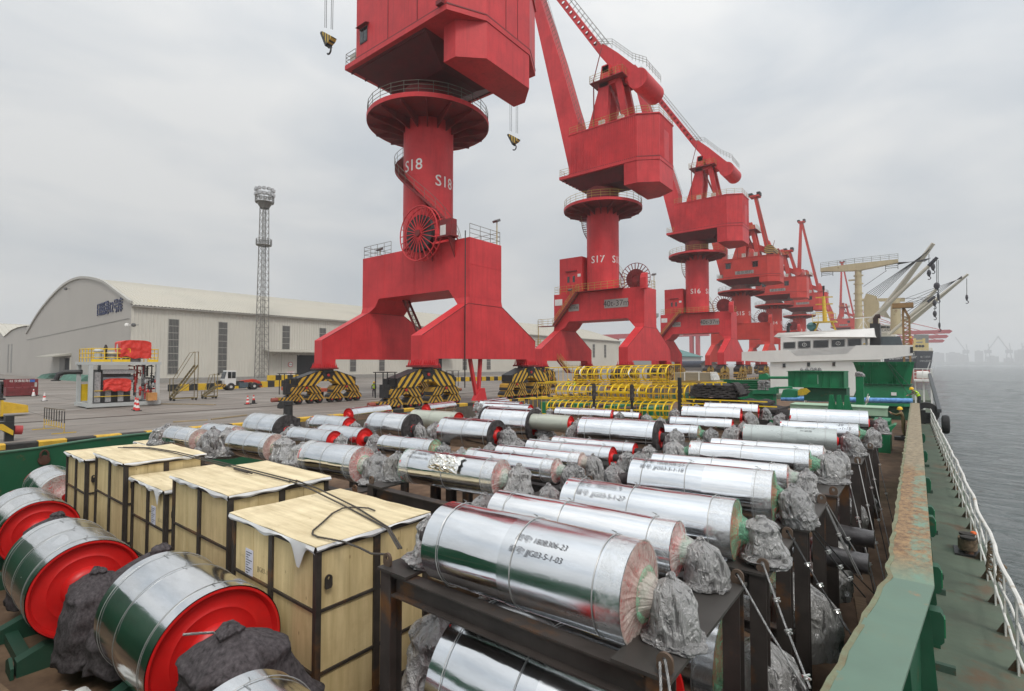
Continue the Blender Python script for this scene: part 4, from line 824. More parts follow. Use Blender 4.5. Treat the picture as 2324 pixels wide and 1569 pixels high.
def drum(label, xr, yr, L_, yaw, zc, R, end='red', shell=0, bags=(1, 1), bagscale=1., base=None, text=None, group='wrapped conveyor drums stowed in the hold', name='conveyor_drum', left='red', seams=True, hi=True, felt=False):
    """right end centre at (xr, yr, zc); the axis runs to the left (towards the quay)"""
    cx, cy = xr - cos(yaw) * L_ / 2, yr - sin(yaw) * L_ / 2; h = L_ / 2; sd = random.random() * 50
    o = thing(name, label, 'drum', (cx, cy, zc), yaw, group)
    b = MB(); nr, ns = (26, 80) if hi else (10, 48); rings = []
    for i in range(nr + 1):
        x = -h + L_ * i / nr; ring = []
        for k in range(ns):
            a = 2*pi*k/ns; d = .0085 * noise.noise(Vector((x * .9 + sd, cos(a) * 1.6, sin(a) * 1.6))) + .0028 * noise.noise(Vector((x * 3 + sd, cos(a) * 5, sin(a) * 5)))
            ring.append((x, (R + d) * cos(a), (R + d) * sin(a)))
        rings.append(ring)
    b.loft(rings, cap=False); zm = [ZN[0], ZN[1], ZN[2], ZF, ZC][shell]
    sh = b.build('shell', zm, o, smooth=True)
    if seams:   # overlapping second sheet
        xs_ = random.uniform(-.25, .3) * h; b = MB(); rings = []
        for x in [xs_ + (h - .004 - xs_) * i / 12 for i in range(13)]:
            rings.append([(x, (R + .0075 + .004 * noise.noise(Vector((x * 1.1 + sd, cos(a) * 1.7, 8 + sin(a) * 1.7)))) * cos(a), (R + .0075 + .004 * noise.noise(Vector((x * 1.1 + sd, cos(a) * 1.7, 8 + sin(a) * 1.7)))) * sin(a)) for a in [2*pi*k/ns for k in range(ns)]])
        b.loft(rings, cap=False); b.build('overlap_sheet', zm if shell > 2 else ZN[random.choice((0, 1, 2))], sh, smooth=True)
    for t in (-.8, -.05 + random.uniform(-.1, .1), .78):
        tl = random.uniform(-.02, .02); b = MB(); b.tube([(t * h + tl * sin(a), (R + .013) * cos(a), (R + .013) * sin(a)) for a in [2*pi*k/56 for k in range(56)]], .0045 if hi else .007, 5, True)
        if hi: b.tube([(t * h + .02 * i * (1 if i % 2 else -.6), .03 * sin(i), R + .012 + .035 * sin(i * .9)) for i in range(7)], .004, 4)
        b.build('binding_wire', WIRE, sh, smooth=True)
    fl = [(-.03, R - .003), (.0, R - .004), (.0, .955 * R), (-.03 * R, .93 * R), (-.10 * R, .90 * R), (-.13 * R, .72 * R), (-.10 * R, .66 * R), (-.13 * R, .58 * R), (-.10 * R, .44 * R), (0, .40 * R), (.04, .30 * R), (.04, 0)]
    for sg, st in ((1, end), (-1, left)):
        b = MB(); b.lathe([(sg * (h + t), r) for t, r in fl], 56 if hi else 32, 'x'); e = b.build('end_disc', DR, o, smooth=True)
        if st in ('green', 'clear', 'pink', 'mixed'):
            b = MB(); film_cap(b, R + .012, sg * (h + .004), sg * .17, .10, sd); fc = b.build('film_cap', {'green': FG, 'clear': FW, 'pink': FR, 'mixed': FW}[st], o, smooth=True)
            if st in ('mixed', 'pink'):
                b = MB(); film_cap(b, R * .55, sg * (h + .055), sg * .14, .085, sd + 9); b.build('inner_film', FG, o, smooth=True)
            b = MB(); rr_ = [[(sg * (h - x), (R + .016 + .006 * noise.noise(Vector((x * 9, cos(a) * 6, sin(a) * 6 + sd)))) * cos(a), (R + .016 + .006 * noise.noise(Vector((x * 9, cos(a) * 6, sin(a) * 6 + sd)))) * sin(a)) for a in [2*pi*k/64 for k in range(64)]] for x in (0, .06, .13, .2 + .05 * (sd % 1))]
            b.loft(rr_, cap=False); b.build('film_sleeve', FS, o, smooth=True)
        if st in ('felt', 'feltfull'):
            b = MB(); rings = []; tt = [0, .3, .6, 1.] if st == 'felt' else [0, .2, .4, .6, .8, 1.]; inner = .62 if st == 'felt' else .12
            for t in tt:
                rings.append([(sg * (h + .015 + .03 * t + .03 * t * noise.noise(Vector((cos(a) * 4, sin(a) * 4, t + sd)))), (R + .014) * (1 - t * (1 - inner) * (1 + .35 * noise.noise(Vector((cos(a) * 2.2, sin(a) * 2.2, sd))) * t)) * cos(a), (R + .014) * (1 - t * (1 - inner) * (1 + .35 * noise.noise(Vector((cos(a) * 2.2, sin(a) * 2.2, sd))) * t)) * sin(a)) for a in [2*pi*k/64 for k in range(64)]])
            b.loft([[(sg * (h - .07), p[1], p[2]) for p in rings[0]]] + rings, cap=False); b.build('felt_cover', FELT(), o, smooth=True)
    rs = max(.07, .28 * R)
    for sg, has in ((1, bags[0]), (-1, bags[1])):
        if not has: continue
        b = MB(); b.lathe([(sg * (h + .0), rs * 1.0), (sg * (h + .1), rs * 1.06), (sg * (h + .2), rs * .98), (sg * (h + .32), rs * 1.02)], 20, 'x'); b.build('shaft_wrap', FELT(), o, smooth=True)
        br = (.13 + .22 * R) * bagscale; zb = base if base is not None else zc - .30
        hz_ = (zc + br * 1.15 - zb) / 1.88
        bi = random.randrange(8); bo_ = inst(BAGS_FELT[bi % 3] if felt else BAGS[bi], o, (sg * (h + .12 + br * .85), random.uniform(-.04, .04), zb - zc + hz_ * .78), (0, 0, random.uniform(0, 6)), (br * random.uniform(.9, 1.05), br * random.uniform(.95, 1.15), hz_ * random.uniform(.95, 1.1)), 'bearing_bundle')
        if hi and not felt: inst(BAGS[(bi + 3) % 8], o, (sg * (h + .12 + br * .85) , .02, zb - zc + .055), (0, 0, random.uniform(0, 6)), (br * 1.12, br * 1.2, .07), 'foot_wrap')
    if text:
        # marker lettering following the shell; ang = degrees from straight up towards the viewer (-y)
        for line, size, x0, ang in text:
            def pl(x, y, t, x0=x0, ang=ang): x = x + .22 * y; a = radians(ang) - y / R; return (x0 + x, -(R + .0155 + t) * sin(a), (R + .0155 + t) * cos(a))
            letter('marker_writing', line, size, INK, o, pl, .001, -.0011 * size / .07)
    return o
def D(label, fc, c, rpx, fl, lt, zc, end, shell=0, Lmin=1.3, Lfix=None, smax=.10, **k):
    a = aZ(*fc(*c), zc); R = rpx * depth(a) / F; l = aZ(*fl(*lt), zc + R)
    L_ = Lfix or max(Lmin, a.x - l.x); yaw = atan2(max(-smax, min(smax, (a.y - l.y) / max(.5, a.x - l.x))), 1.)
    return drum(label, a.x, a.y, L_, yaw, zc, R, end, shell, **k)
zR = 1.75; PB = 1.455
D('drum marked 180B306-23 with pink film end on the nearest steel rack', d3, (2130, 815), 354*S3, d3, (740, 160), zR, 'pink', 0, base=PB, bagscale=.88,
  text=[('图号! 180B306-23', .070, .27, 40), ('编号! JJG03-5-1-03', .070, .25, 56)])
D('drum with a dented, taped sheet right behind the one marked 180B306-23', f7, (415, 1040), 285*S8, f6, (500, 172), zR, 'mixed', 1, base=PB, bagscale=.95)
D('drum marked 180B305-9 with bright green film hanging from its end', f7, (1050, 835), 315*S8, f6, (1275, 30), zR, 'green', 0, base=PB, bagscale=1.0,
  text=[('图号: 180B305-9', .085, -.55, 24), ('编号: JJG03-5-1-27', .085, -.50, 50)])
D('drum marked 180B306-27 with a large green film gather at its end', f7, (1460, 485), 282*S8, f4, (1060, 920), zR, 'green', 0, base=PB,
  text=[('图号: 180B306-27', .085, -.50, 20), ('编号: JJG03-5-1-18', .085, -.50, 40)])
D('slim drum tucked right behind the one marked 180B306-27', f5, (985, 1205), 175*S6, f4, (1340, 850), zR, 'mixed', 1, base=PB)
D('drum with a flat green film end, before two tall grey bundles', f5, (1300, 1005), 195*S6, f4, (1880, 680), zR, 'green', 1, base=PB, bagscale=1.25, left='green')
D('slim drum with a billowing clear film end just before the milky drum', f5, (1500, 900), 150*S6, f5, (20, 660), zR, 'clear', 1, Lfix=2.1, base=PB)
D('milky film covered drum with red ends marked W18038', f5, (1700, 680), 172*S6, f5, (340, 430), zR, 'red', 3, base=PB, bagscale=1.15, text=[('180B3 2-7-15', .08, .35, 20), ('W18038', .07, .38, 42)])
D('drum marked 1-15 beyond the milky one, with pale green film end', f5, (2010, 575), 140*S6, f5, (850, 385), zR, 'green', 1, base=PB, text=[('-20', .12, .5, 30), ('-1-15', .12, .62, 55)])
D('farthest large drum of the coaming side, red ended, before the blue pipe', f5, (2150, 420), 178*S6, f5, (985, 208), zR, 'red', 1, base=PB)
D('drum with a torn crumpled foil patch and green film ends, marked 1-05', f3, (1090, 1220), 265*S6, f2, (1650, 797), zR, 'mixed', 0, base=PB, bagscale=1.2, left='green', text=[('图号: 180B306-11', .06, -.62, 28), ('编号: JJG03-5-1-05', .06, -.62, 46)])
D('slim drum with clear film end behind the drum with the crumpled foil', f3, (1890, 1105), 172*S6, f3, (640, 780), zR, 'mixed', 0, base=PB, left='green')
D('slim drum with a domed pink film end', f4, (320, 985), 138*S6, f3, (1050, 722), zR, 'pink', 1, base=PB)
D('slim red ended drum in front of another slim red ended drum', f4, (770, 915), 150*S6, f3, (1500, 640), zR, 'red', 1, base=PB)
D('slim red ended drum directly before the large felt edged one', f4, (1095, 825), 116*S6, f3, (1860, 597), zR, 'red', 1, base=PB)
D('large drum with torn felt round its wide red end, centre of the stow', f4, (1450, 620), 232*S6, f4, (330, 320), zR, 'felt', 0, base=PB - .1, bagscale=1.05)
D('red ended drum in the row before the felt stack', f5, (185, 470), 108*S6, f4, (1590, 318), zR, 'red', 0, base=PB)
D('drum with green film end half hidden behind the large felt edged one', f4, (2020, 575), 118*S6, f4, (1580, 430), zR - .1, 'green', 0, Lfix=1.9, base=PB - .1)
D('red ended drum second from the felt stack', f5, (310, 335), 135*S6, f4, (1760, 168), zR, 'red', 1, base=PB, bagscale=1.1)
D('red ended drum nearest the felt stack', f5, (560, 245), 100*S6, f4, (2020, 130), zR, 'red', 1, base=PB)
D('red ended drum lying just before the yellow ladder cages', f4, (765, 315), 92*S6, f3, (1830, 200), zR, 'red', 1, Lfix=2.2, base=PB)
D('small red ended drum under the middle of the yellow ladder cages', f4, (1165, 333), 70*S6, f4, (850, 250), zR, 'red', 1, Lfix=2.0, base=PB, hi=False)
D('cream film covered drum with red end below the first cage drum', f3, (2095, 430), 118*S6, f3, (1790, 305), zR, 'red', 4, Lfix=2.0, base=PB)
zT = 1.6
D('film wrapped drum with a red reflection, beside the yellow crates', f2, (1010, 1020), 250*S6, f2, (260, 672), zT, 'mixed', 0, base=1.3, bagscale=1.35, left='clear')
D('slim drum with mottled green film end behind the film wrapped one', f2, (2060, 810), 148*S6, f2, (1250, 592), zT, 'green', 0, base=1.3)
D('large drum with faint mirrored writing and torn felt round its red end', f3, (1030, 600), 220*S6, f3, (140, 340), zT, 'felt', 2, base=1.3, bagscale=1.1)
D('largest drum, felt at both ends, red disc showing, below the crane leg', f3, (1580, 450), 240*S6, f3, (830, 175), zT, 'felt', 0, base=1.3, left='felt', bagscale=1.1)
D('cream film covered drum with red end, behind the felt ended drums', f3, (465, 400), 140*S6, f2, (1520, 240), zT, 'red', 4, base=1.3)
zL = 1.5
D('large drum wholly capped in dark felt, below the black quay bollard', f1, (1850, 450), 220*S6, f1, (1430, 218), zL, 'feltfull', 2, Lfix=1.7, base=1.1)
D('red ended drum to the right of the felt capped one by the bollard', f2, (820, 470), 138*S6, f2, (380, 318), zL, 'red', 2, Lfix=1.7, base=1.15)
D('large drum capped in felt with faint pencil writing, second felt capped one', f2, (1740, 500), 210*S6, f2, (1100, 275), zL, 'feltfull', 2, Lfix=1.7, base=1.1, bagscale=.9)
D('red ended drum nearer the crates of a pair lying side by side', f2, (600, 680), 148*S6, f1, (1900, 412), zL, 'red', 2, Lfix=1.75, base=1.15, bagscale=1.1)
D('red ended drum farther from the crates of a pair lying side by side', f2, (1040, 650), 158*S6, f2, (450, 458), zL, 'red', 2, Lfix=1.75, base=1.15)
D('drum with crumpled film and a pink end behind the second big crate', f1, (1680, 700), 195*S6, f1, (1120, 445), zL, 'pink', 0, Lfix=1.7, base=1.1, bagscale=1.6)
D('leftmost film wrapped drum, dark bundle at its end, before the bulwark', f1, (590, 590), 160*S6, f1, (270, 400), zL, 'pink', 0, Lfix=1.5, base=1.1, bagscale=1.75)
D('drum partly hidden behind the leftmost film wrapped one', f1, (1120, 520), 135*S6, f1, (720, 372), zL, 'clear', 2, Lfix=1.6, base=1.1)
D('farthest red ended drum of the row below the crane anchor', f3, (1510, 240), 92*S6, f3, (820, 125), zT, 'red', 1, Lfix=2.3, base=1.3)
D('slim drum showing only its red end above the farthest row', f3, (1370, 185), 75*S6, f3, (820, 125), zT, 'red', 1, Lfix=2.2, base=1.3, hi=False)
# drums lying along the ship, red end towards the camera
def Dy(label, fc, face, rpx, far, zc, L_):
    a = aZ(*fc(*face), zc); R = rpx * depth(a) / F
    return drum(label, a.x, a.y, L_, radians(-90) - radians(far), zc, R, 'red', 1, bags=(0, 0), left='red')
Dy('drum lying lengthwise with its red end to the camera, nearest the bollard', f2, (800, 300), 98*S6, -12, 1.3, 2.6)
Dy('drum lying lengthwise, red end to the camera, middle of three', f2, (1930, 220), 80*S6, -12, 1.3, 2.4)
Dy('drum lying lengthwise, red end to the camera, farthest of three', f3, (745, 180), 85*S6, -12, 1.3, 3.2)
# row of big drums on the hold floor, nearest the camera
GST = mat('green_cradle', (.012, .062, .036), .6, var=.2, dirt=.3)
def cradle(x0, x1, y, lab):
    c = thing('drum_cradle', lab, 'cradle', ((x0+x1)/2, y, HZ), world=True, group='green steel drum cradles')
    for x in (x0, x1):
        MB().prism([(y - .75, HZ), (y + .75, HZ), (y + .75, HZ + .22), (y + .45, HZ + .34), (y - .45, HZ + .34), (y - .75, HZ + .22)], x - .1, x + .1, 'x').build('saddle', GST, c)
    for s_ in (-.62, .62): MB().box(x0 + .1, x1 - .1, y + s_ - .08, y + s_ + .08, HZ, HZ + .16).build('runner', GST, c)
    for s_ in (-.8, .8):
        b = MB(); b.prism([(x1 - .25, HZ), (x1 + .12, HZ), (x1 + .12, HZ + .16), (x1 - .06, HZ + .26), (x1 - .25, HZ + .16)], y + s_ - .02, y + s_ + .02, 'y'); b.build('lug', GST, c)
    return c
for xr, yy_, zz, R, L_, lab, lab2, sh in ((-6.5, 2.7, .2, .74, 1.9, 'big red ended drum on the hold floor, nearest the camera', 'green cradle under the nearest big red ended drum', 0), (-10.05, 2.26, .15, .71, 1.9, 'big red ended drum on the hold floor, second from the camera', 'green cradle under the second big red ended drum', 0), (-14.2, 2.4, .11, .65, 1.9, 'big red ended drum on the hold floor, at the left edge', 'green cradle under the big drum at the left edge', 2)):
    drum(lab, xr, yy_, L_, 0, zz, R, 'red', sh, base=HZ + .3, bagscale=2.1 if xr > -8 else 1.8, felt=True)
    cradle(xr - L_ + .25, xr - .25, yy_, lab2)
drum('foil covered drum at the bottom edge, before the nearest rack', -2.75, 2.1, 1.95, 0, .22, .66, 'red', 0, base=HZ + .3, felt=True)
cradle(-4.5, -3.0, 2.1, 'green cradle under the drum at the bottom edge')
pm = aZ(*d1(360, 290), .70); drum('bright drum lying low behind the leftmost crate, by the bulwark', pm.x, pm.y + .1, 2.0, 0, .15, .55, 'clear', 1, base=-.5, left='red', bags=(0, 1))
drum('large dark drum in the lower tier under the nearest rack', -1.75, 4.12, 2.0, 0, .37, .72, 'red', 0, base=-.2, bagscale=1.5)
for yy_, lab in ((6.2, 'lower tier drum under the rack with the bright green film'), (8.3, 'lower tier drum under the third rack from the camera'), (10.8, 'lower tier drum under the rack with the flat green end'), (14.0, 'lower tier drum under the milky drum'), (17.2, 'lower tier drum under the farthest rack')):
    drum(lab, -1.75, yy_, 2.0, 0, .25, .58, 'green' if yy_ > 6 and yy_ < 9 else 'red', 0, base=-.4, bagscale=1.5, hi=False)
drum('lower tier drum under the drum with the crumpled foil', -5.2, 6.6, 2.0, 0, .3, .6, 'red', 0, base=-.4, hi=False)
# crumpled foil patch on the drum with the torn sheet
pt = aZ(*f3(1090, 1220), zR); Rp = 265*S6*depth(pt)/F
b = MB(); g = 26; cxp, cyp = pt.x - .95, pt.y
for i in range(g + 1):
    for j in range(g + 1):
        u, v = i / g, j / g; a = radians(18 + 62 * v); ed = min(u, 1-u, v, 1-v) * 4; am = min(1, ed); x = cxp - .38 + .72 * u + .05 * noise.noise(Vector((v * 5, 1, 0)))
        rr = Rp + .02 + am * (.045 * abs(noise.noise(Vector((u * 4, v * 4, 3)))) + .05 * (1 - abs(noise.noise(Vector((u * 6 + 3, v * 7, 9))))) ** 3); b.v.append((x, cyp - .1 - rr * sin(a), zR + rr * cos(a)))
b.f += [(i*(g+1)+j, (i+1)*(g+1)+j, (i+1)*(g+1)+j+1, i*(g+1)+j+1) for i in range(g) for j in range(g)]
tag(b.build('crumpled_foil', zinc('crumpled_foil_metal', (.88, .87, .83), .10)), 'crumpled torn foil patch bulging from the drum marked 1-05', 'foil')
# ------------------------------------------------------------------ steel racks
def lug_mb(b, x, y, z, w=.06, h=.14, t=.025, axis='x', n=20):
    out, inn = [], []
    for k in range(n):
        a = 2*pi*k/n; ca, sa = cos(a), sin(a)
        out.append((w * ca, h * .55 + w * sa) if sa >= 0 else (w * ca / max(abs(ca), abs(sa)) , h * .55 - h * .55 * min(1, -sa / max(abs(ca), abs(sa)))))
        inn.append((w * .36 * ca, h * .58 + w * .45 * sa))
    b.ringplate([((y if axis == 'x' else x) + p, z + q) for p, q in out], [((y if axis == 'x' else x) + p, z + q) for p, q in inn], (x if axis == 'x' else y) - t/2, (x if axis == 'x' else y) + t/2, axis); return b
def ibeam(p, q, h=.22, w=.16, tw=.014, tf=.018):
    b = MB(); p, q = Vector(p), Vector(q); b.bar(p + Vector((0,0,h/2-tf/2)), q + Vector((0,0,h/2-tf/2)), w, tf); b.bar(p - Vector((0,0,h/2-tf/2)), q - Vector((0,0,h/2-tf/2)), w, tf); b.bar(p, q, tw, h - 2*tf); return b
def rack(label, x0, x1, y0, y1, zt, platex=.42, both=True):
    r = thing('steel_rack', label, 'rack', ((x0+x1)/2, (y0+y1)/2, HZ), world=True, group='brown steel stacking racks')
    for x in (x0 + .08, x1 - .08):
        for y in (y0, y1):
            b = MB(); b.box(x - .08, x + .08, y - .08, y - .066, HZ, zt - .03); b.box(x - .08, x + .08, y + .066, y + .08, HZ, zt - .03); b.box(x - .007, x + .007, y - .066, y + .066, HZ, zt - .03); b.build('post', RUST(), r)
    for y in (y0, y1): ibeam((x0 + .17, y, zt - .15), (x1 - .17, y, zt - .15)).build('side_beam', RUST(), r)
    for y in (y0, y1): ibeam((x0 + .17, y, zt - 1.45), (x1 - .17, y, zt - 1.45), .16, .14).build('lower_beam', RUST(), r)
    for x, s_ in ((x0, 1), (x1, -1)):
        b = MB(); xa, xb = sorted((x - s_ * .03, x + s_ * platex)); b.box(xa, xb, y0 - .10, y1 + .10, zt - .028, zt); b.build('bearing_plate', mat('dark_plate_steel', (.075, .068, .062), .5, metal=.4, var=.25, scale=2, rust=.12), r)
    for x in (x0 + .04, x1 - .04):
        for y in (y0 - .02, y1 + .02):
            b = MB(); lug_mb(b, x, y, zt, axis='y'); b.build('lifting_lug', mat('lug_steel', (.13, .09, .065), .6, metal=.3, rust=.3), r)
    return r
RX0 = -4.5
for RX1, y0, y1, lab in ((-1.38, 3.55, 5.35, 'brown steel rack nearest the camera, under the drum marked 180B306-23'), (-1.25, 5.85, 7.1, 'brown steel rack second along the coaming, under the drum marked 180B305-9'), (-1.15, 7.7, 9.2, 'brown steel rack third along the coaming, under the drum marked 180B306-27'), (-1.07, 9.95, 11.9, 'brown steel rack fourth along the coaming, under the flat green ended drum'), (-1.0, 13.4, 14.9, 'brown steel rack fifth along the coaming, under the milky drum'), (-.92, 15.9, 18.4, 'brown steel rack sixth along the coaming, before the farthest large drum')):
    rack(lab, RX0, RX1, y0, y1, 1.45)
for y0, y1, lab in ((5.75, 7.7, 'steel rack under the drum with the crumpled foil'), (8.2, 10.4, 'steel rack under the slim red ended drums'), (11.7, 13.9, 'steel rack under the large felt edged drum')): rack(lab, -7.75, -4.62, y0, y1, 1.45)
for y0, y1, lab in ((5.6, 7.6, 'steel rack under the film wrapped drum beside the crates'), (9.2, 12.8, 'steel rack under the two felt ended drums')): rack(lab, -11.0, -7.95, y0, y1, 1.28)
for y0, y1, lab in ((5.6, 8.6, 'low steel rack behind the second big crate'),): rack(lab, -15.4, -11.3, y0, y1, 1.08)
# ------------------------------------------------------------------ plywood crates in steel angle frames
PLY = [mat('yellow_plywood_%d' % i, c, .72, var=.14, scale=1.6, stretch=(.5, 5, 5) if i % 2 == 0 else (5, 5, .45), hue2=h2, bump=.12, bscale=30, dirt=.30, dirtcol=(.30, .19, .08), rscale=2.2, streak=.0 if i % 2 == 0 else .22) for i, (c, h2) in enumerate((((.65, .53, .31), (.72, .61, .40)), ((.58, .44, .21), (.63, .50, .27))))]
for m_ in PLY:   # knots and small splits
    nt = m_.node_tree; L = nt.links; b = nt.nodes['Principled BSDF']; tc = nd(nt, 'ShaderNodeTexCoord'); mp = nd(nt, 'ShaderNodeMapping', Scale=(3.0, 3.0, 1.6) if m_ is PLY[1] else (1.6, 3.4, 3.0)); L.new(tc.outputs['Object'], mp.inputs['Vector'])
    vo = nd(nt, 'ShaderNodeTexVoronoi', Scale=1.9, Randomness=1.); L.new(mp.outputs['Vector'], vo.inputs['Vector']); r = nd(nt, 'ShaderNodeMapRange'); r.inputs['From Min'].default_value = .10; r.inputs['From Max'].default_value = .03; r.inputs['To Max'].default_value = .7; L.new(vo.outputs['Distance'], r.inputs['Value'])
    mxn = nd(nt, 'ShaderNodeMixRGB'); mxn.inputs['Color2'].default_value = (.22, .12, .045, 1); old = b.inputs['Base Color'].links[0].from_socket; L.new(r.outputs['Result'], mxn.inputs['Fac']); L.new(old, mxn.inputs['Color1']); L.new(mxn.outputs['Color'], b.inputs['Base Color'])
ANG = mat('crate_angle_steel', (.042, .034, .028), .6, var=.35, scale=4, rust=.35, rustcol=(.15, .07, .025), metal=.2)
PAP = mat('white_lining_paper', (.66, .66, .66), .7, var=.06, bump=.2, bscale=10)
def crate(label, x0, x1, y0, y1, z0, z1, nx=2, mids=(.36, .70), sheet=None, ragged=True):
    c = thing('plywood_crate', label, 'crate', ((x0+x1)/2, (y0+y1)/2, z0), world=True, group='plywood crates in steel frames')
    a = .075; sd = random.random() * 40
    for x in (x0, x1 - a):
        for y in (y0, y1 - a): MB().box(x, x + a, y, y + a, z0, z1).build('corner_post', ANG, c)
    xs_ = [x0 + a + (x1 - x0 - 2*a) * i / nx for i in range(nx + 1)]; nyp = 2; ys_ = [y0 + a + (y1 - y0 - 2*a) * i / nyp for i in range(nyp + 1)]
    zs_ = [z0 + .08] + sorted(z1 - (z1 - z0) * m for m in mids) + [z1 - .06]
    for i in range(1, nx): MB().box(xs_[i] - .05, xs_[i] + .05, y0 + .003, y0 + .07, z0 + .06, z1 - .06).build('face_stile', ANG, c)
    for i in range(1, nyp): MB().box(x1 - .07, x1 - .003, ys_[i] - .05, ys_[i] + .05, z0 + .06, z1 - .06).build('face_stile', ANG, c)
    for z in zs_:
        t_ = .06 if z in (zs_[0], zs_[-1]) else .035
        for i in range(nx):
            xa, xb = xs_[i] + (.05 if i else 0), xs_[i+1] - (.05 if i < nx - 1 else 0)
            MB().box(xa, xb, y0 + .006, y0 + .05, z - t_/2, z + t_/2).build('batten', ANG, c); MB().box(xa, xb, y1 - .05, y1 - .006, z - t_/2, z + t_/2).build('batten', ANG, c)
        for i in range(nyp):
            ya, yb = ys_[i] + (.05 if i else 0), ys_[i+1] - (.05 if i < nyp - 1 else 0)
            MB().box(x1 - .05, x1 - .006, ya, yb, z - t_/2, z + t_/2).build('batten', ANG, c); MB().box(x0 + .006, x0 + .05, ya, yb, z - t_/2, z + t_/2).build('batten', ANG, c)
    for k in range(len(zs_) - 1):
        za, zb = zs_[k] + .005, zs_[k+1] - .005
        for i in range(nx):
            nb = 2
            for q in range(nb):
                qa, qb = xs_[i] + (xs_[i+1] - xs_[i]) * q / nb + .002, xs_[i] + (xs_[i+1] - xs_[i]) * (q + 1) / nb - .002; of = random.uniform(-.003, .003); MB().box(qa, qb, y0 + .035 + of, y0 + .047 + of, za, zb).build('plywood_panel', PLY[1], c)
            MB().box(xs_[i], xs_[i+1], y1 - .047, y1 - .035, za, zb).build('plywood_panel', PLY[1], c)
        for i in range(nyp):
            for q in range(2):
                qa, qb = ys_[i] + (ys_[i+1] - ys_[i]) * q / 2 + .002, ys_[i] + (ys_[i+1] - ys_[i]) * (q + 1) / 2 - .002; of = random.uniform(-.003, .003); MB().box(x1 - .047 + of, x1 - .035 + of, qa, qb, za, zb).build('plywood_panel', PLY[1], c)
            MB().box(x0 + .035, x0 + .047, ys_[i], ys_[i+1], za, zb).build('plywood_panel', PLY[1], c)
    # lid of two sheets, edges curling, overhanging a little
    for xa, xb in ((x0 - .03, x0 + (x1-x0)*.52), (x0 + (x1-x0)*.52 + .004, x1 + .03)):
        b = MB(); n = 14; top = []
        for i in range(n + 1):
            for j in range(n + 1):
                x = xa + (xb - xa) * i / n; y = y0 - .03 + (y1 - y0 + .06) * j / n; e = max(abs(2*i/n - 1), abs(2*j/n - 1)) ** 6
                top.append((x, y, z1 + .012 + .015 * e * noise.noise(Vector((x * 2 + sd, y * 2, 0)))))
        m_ = (n + 1) ** 2; b.v = top + [(p[0], p[1], p[2] - .012) for p in top]
        for i in range(n):
            for j in range(n): q = (i*(n+1)+j, (i+1)*(n+1)+j, (i+1)*(n+1)+j+1, i*(n+1)+j+1); b.f += [q, tuple(v + m_ for v in q[::-1])]
        rim = [i*(n+1) for i in range(n+1)] + [n*(n+1)+j for j in range(1, n+1)] + [i*(n+1)+n for i in range(n-1, -1, -1)] + [j for j in range(n-1, 0, -1)]
        b.f += [(rim[i], rim[(i+1) % len(rim)], rim[(i+1) % len(rim)] + m_, rim[i] + m_) for i in range(len(rim))]
        b.build('lid_board', PLY[0], c)
    if ragged:   # lining paper squeezed out under the lid, torn edge
        for edge_ in ('y', 'x'):
            b = MB(); n = 46; ra = []
            for i in range(n + 1):
                t = i / n; hgt = max(.012, .06 + .10 * noise.noise(Vector((t * 5 + sd, 2, 0))) + (.26 * math.exp(-((t - .84) / .045) ** 2) if edge_ == 'y' and sheet else 0)); w = .02 * noise.noise(Vector((t * 14, sd, 0)))
                if edge_ == 'y': x, y = x0 - .02 + (x1 - x0 + .04) * t, y0 - .022; ra.append([(x, y - .012 + w * .3, z1 + .004), (x, y - .03 + w, z1 - hgt * .5), (x, y - .012 + w, z1 - hgt)])
                else: x, y = x1 + .022, y0 - .02 + (y1 - y0 + .04) * t; ra.append([(x + .012, y, z1 + .004), (x + .03 + w, y, z1 - hgt * .45), (x + .012 + w, y, z1 - hgt * .8)])
            b.v = [p for r in ra for p in r]; b.f = [(i*3+k, (i+1)*3+k, (i+1)*3+k+1, i*3+k+1) for i in range(n) for k in range(2)]
            b.build('lining_paper', PAP, c, smooth=True)
    if sheet:
        sx, sz = sheet; MB().box(sx - .11, sx + .11, y0 + .022, y0 + .030, sz - .20, sz + .20).build('label_sheet', mat('pale_blue_paper', (.56, .57, .66), .6, var=.05), c)
        b = MB()
        for k in range(9): b.box(sx - .085, sx + .085 - .05 * (k % 3), y0 + .018, y0 + .0215, sz + .15 - k * .036, sz + .158 - k * .036)
        o = b.build('label_print', INK, c); o['kind'] = 'stuff'
        letter('marker_writing', 'JJG03-1-2', .10, INK, c, lambda x, y, t: (sx + .42 + x, y0 + .033 - t, sz - .02 + y), .001, -.003)
        letter('marker_writing', '15-zn4/63', .065, INK, c, lambda x, y, t: (sx - .24 + x*.6, y0 + .033 - t, sz + .06 + y), .001, -.002)
    for x in (x1 - .02,):
        b = MB(); lug_mb(b, x1 + .02, y0 + .16, z1 - .55, .05, .22, .02, 'x'); b.build('lifting_lug', ANG, c)
    return c
crate('nearest plywood crate with a paper label, wire ropes lying across its lid', -8.13, -5.83, 3.53, 5.36, HZ, 1.35, sheet=(-7.62, .72))
crate('tall plywood crate second from the nearest, white lining curling from its lid', -11.0, -8.62, 3.69, 5.45, HZ, 1.5, ragged=True)
crate('lower plywood crate with a blue label between the two tall ones', -13.0, -11.1, 3.6, 5.2, HZ, 1.22, sheet=(-11.75, .62))
crate('tall plywood crate beyond the low labelled one', -15.25, -13.1, 3.5, 5.05, HZ, 1.5)
crate('leftmost plywood crate with torn lining, before the green bulwark', -17.2, -15.38, 3.35, 4.9, HZ, 1.34)
sc = aZ(*e1(1640, 1290), 1.25); crate('small open topped crate wrapped in white film by the bulwark', sc.x - .6, sc.x + .55, sc.y - .3, sc.y + .6, HZ, 1.2)
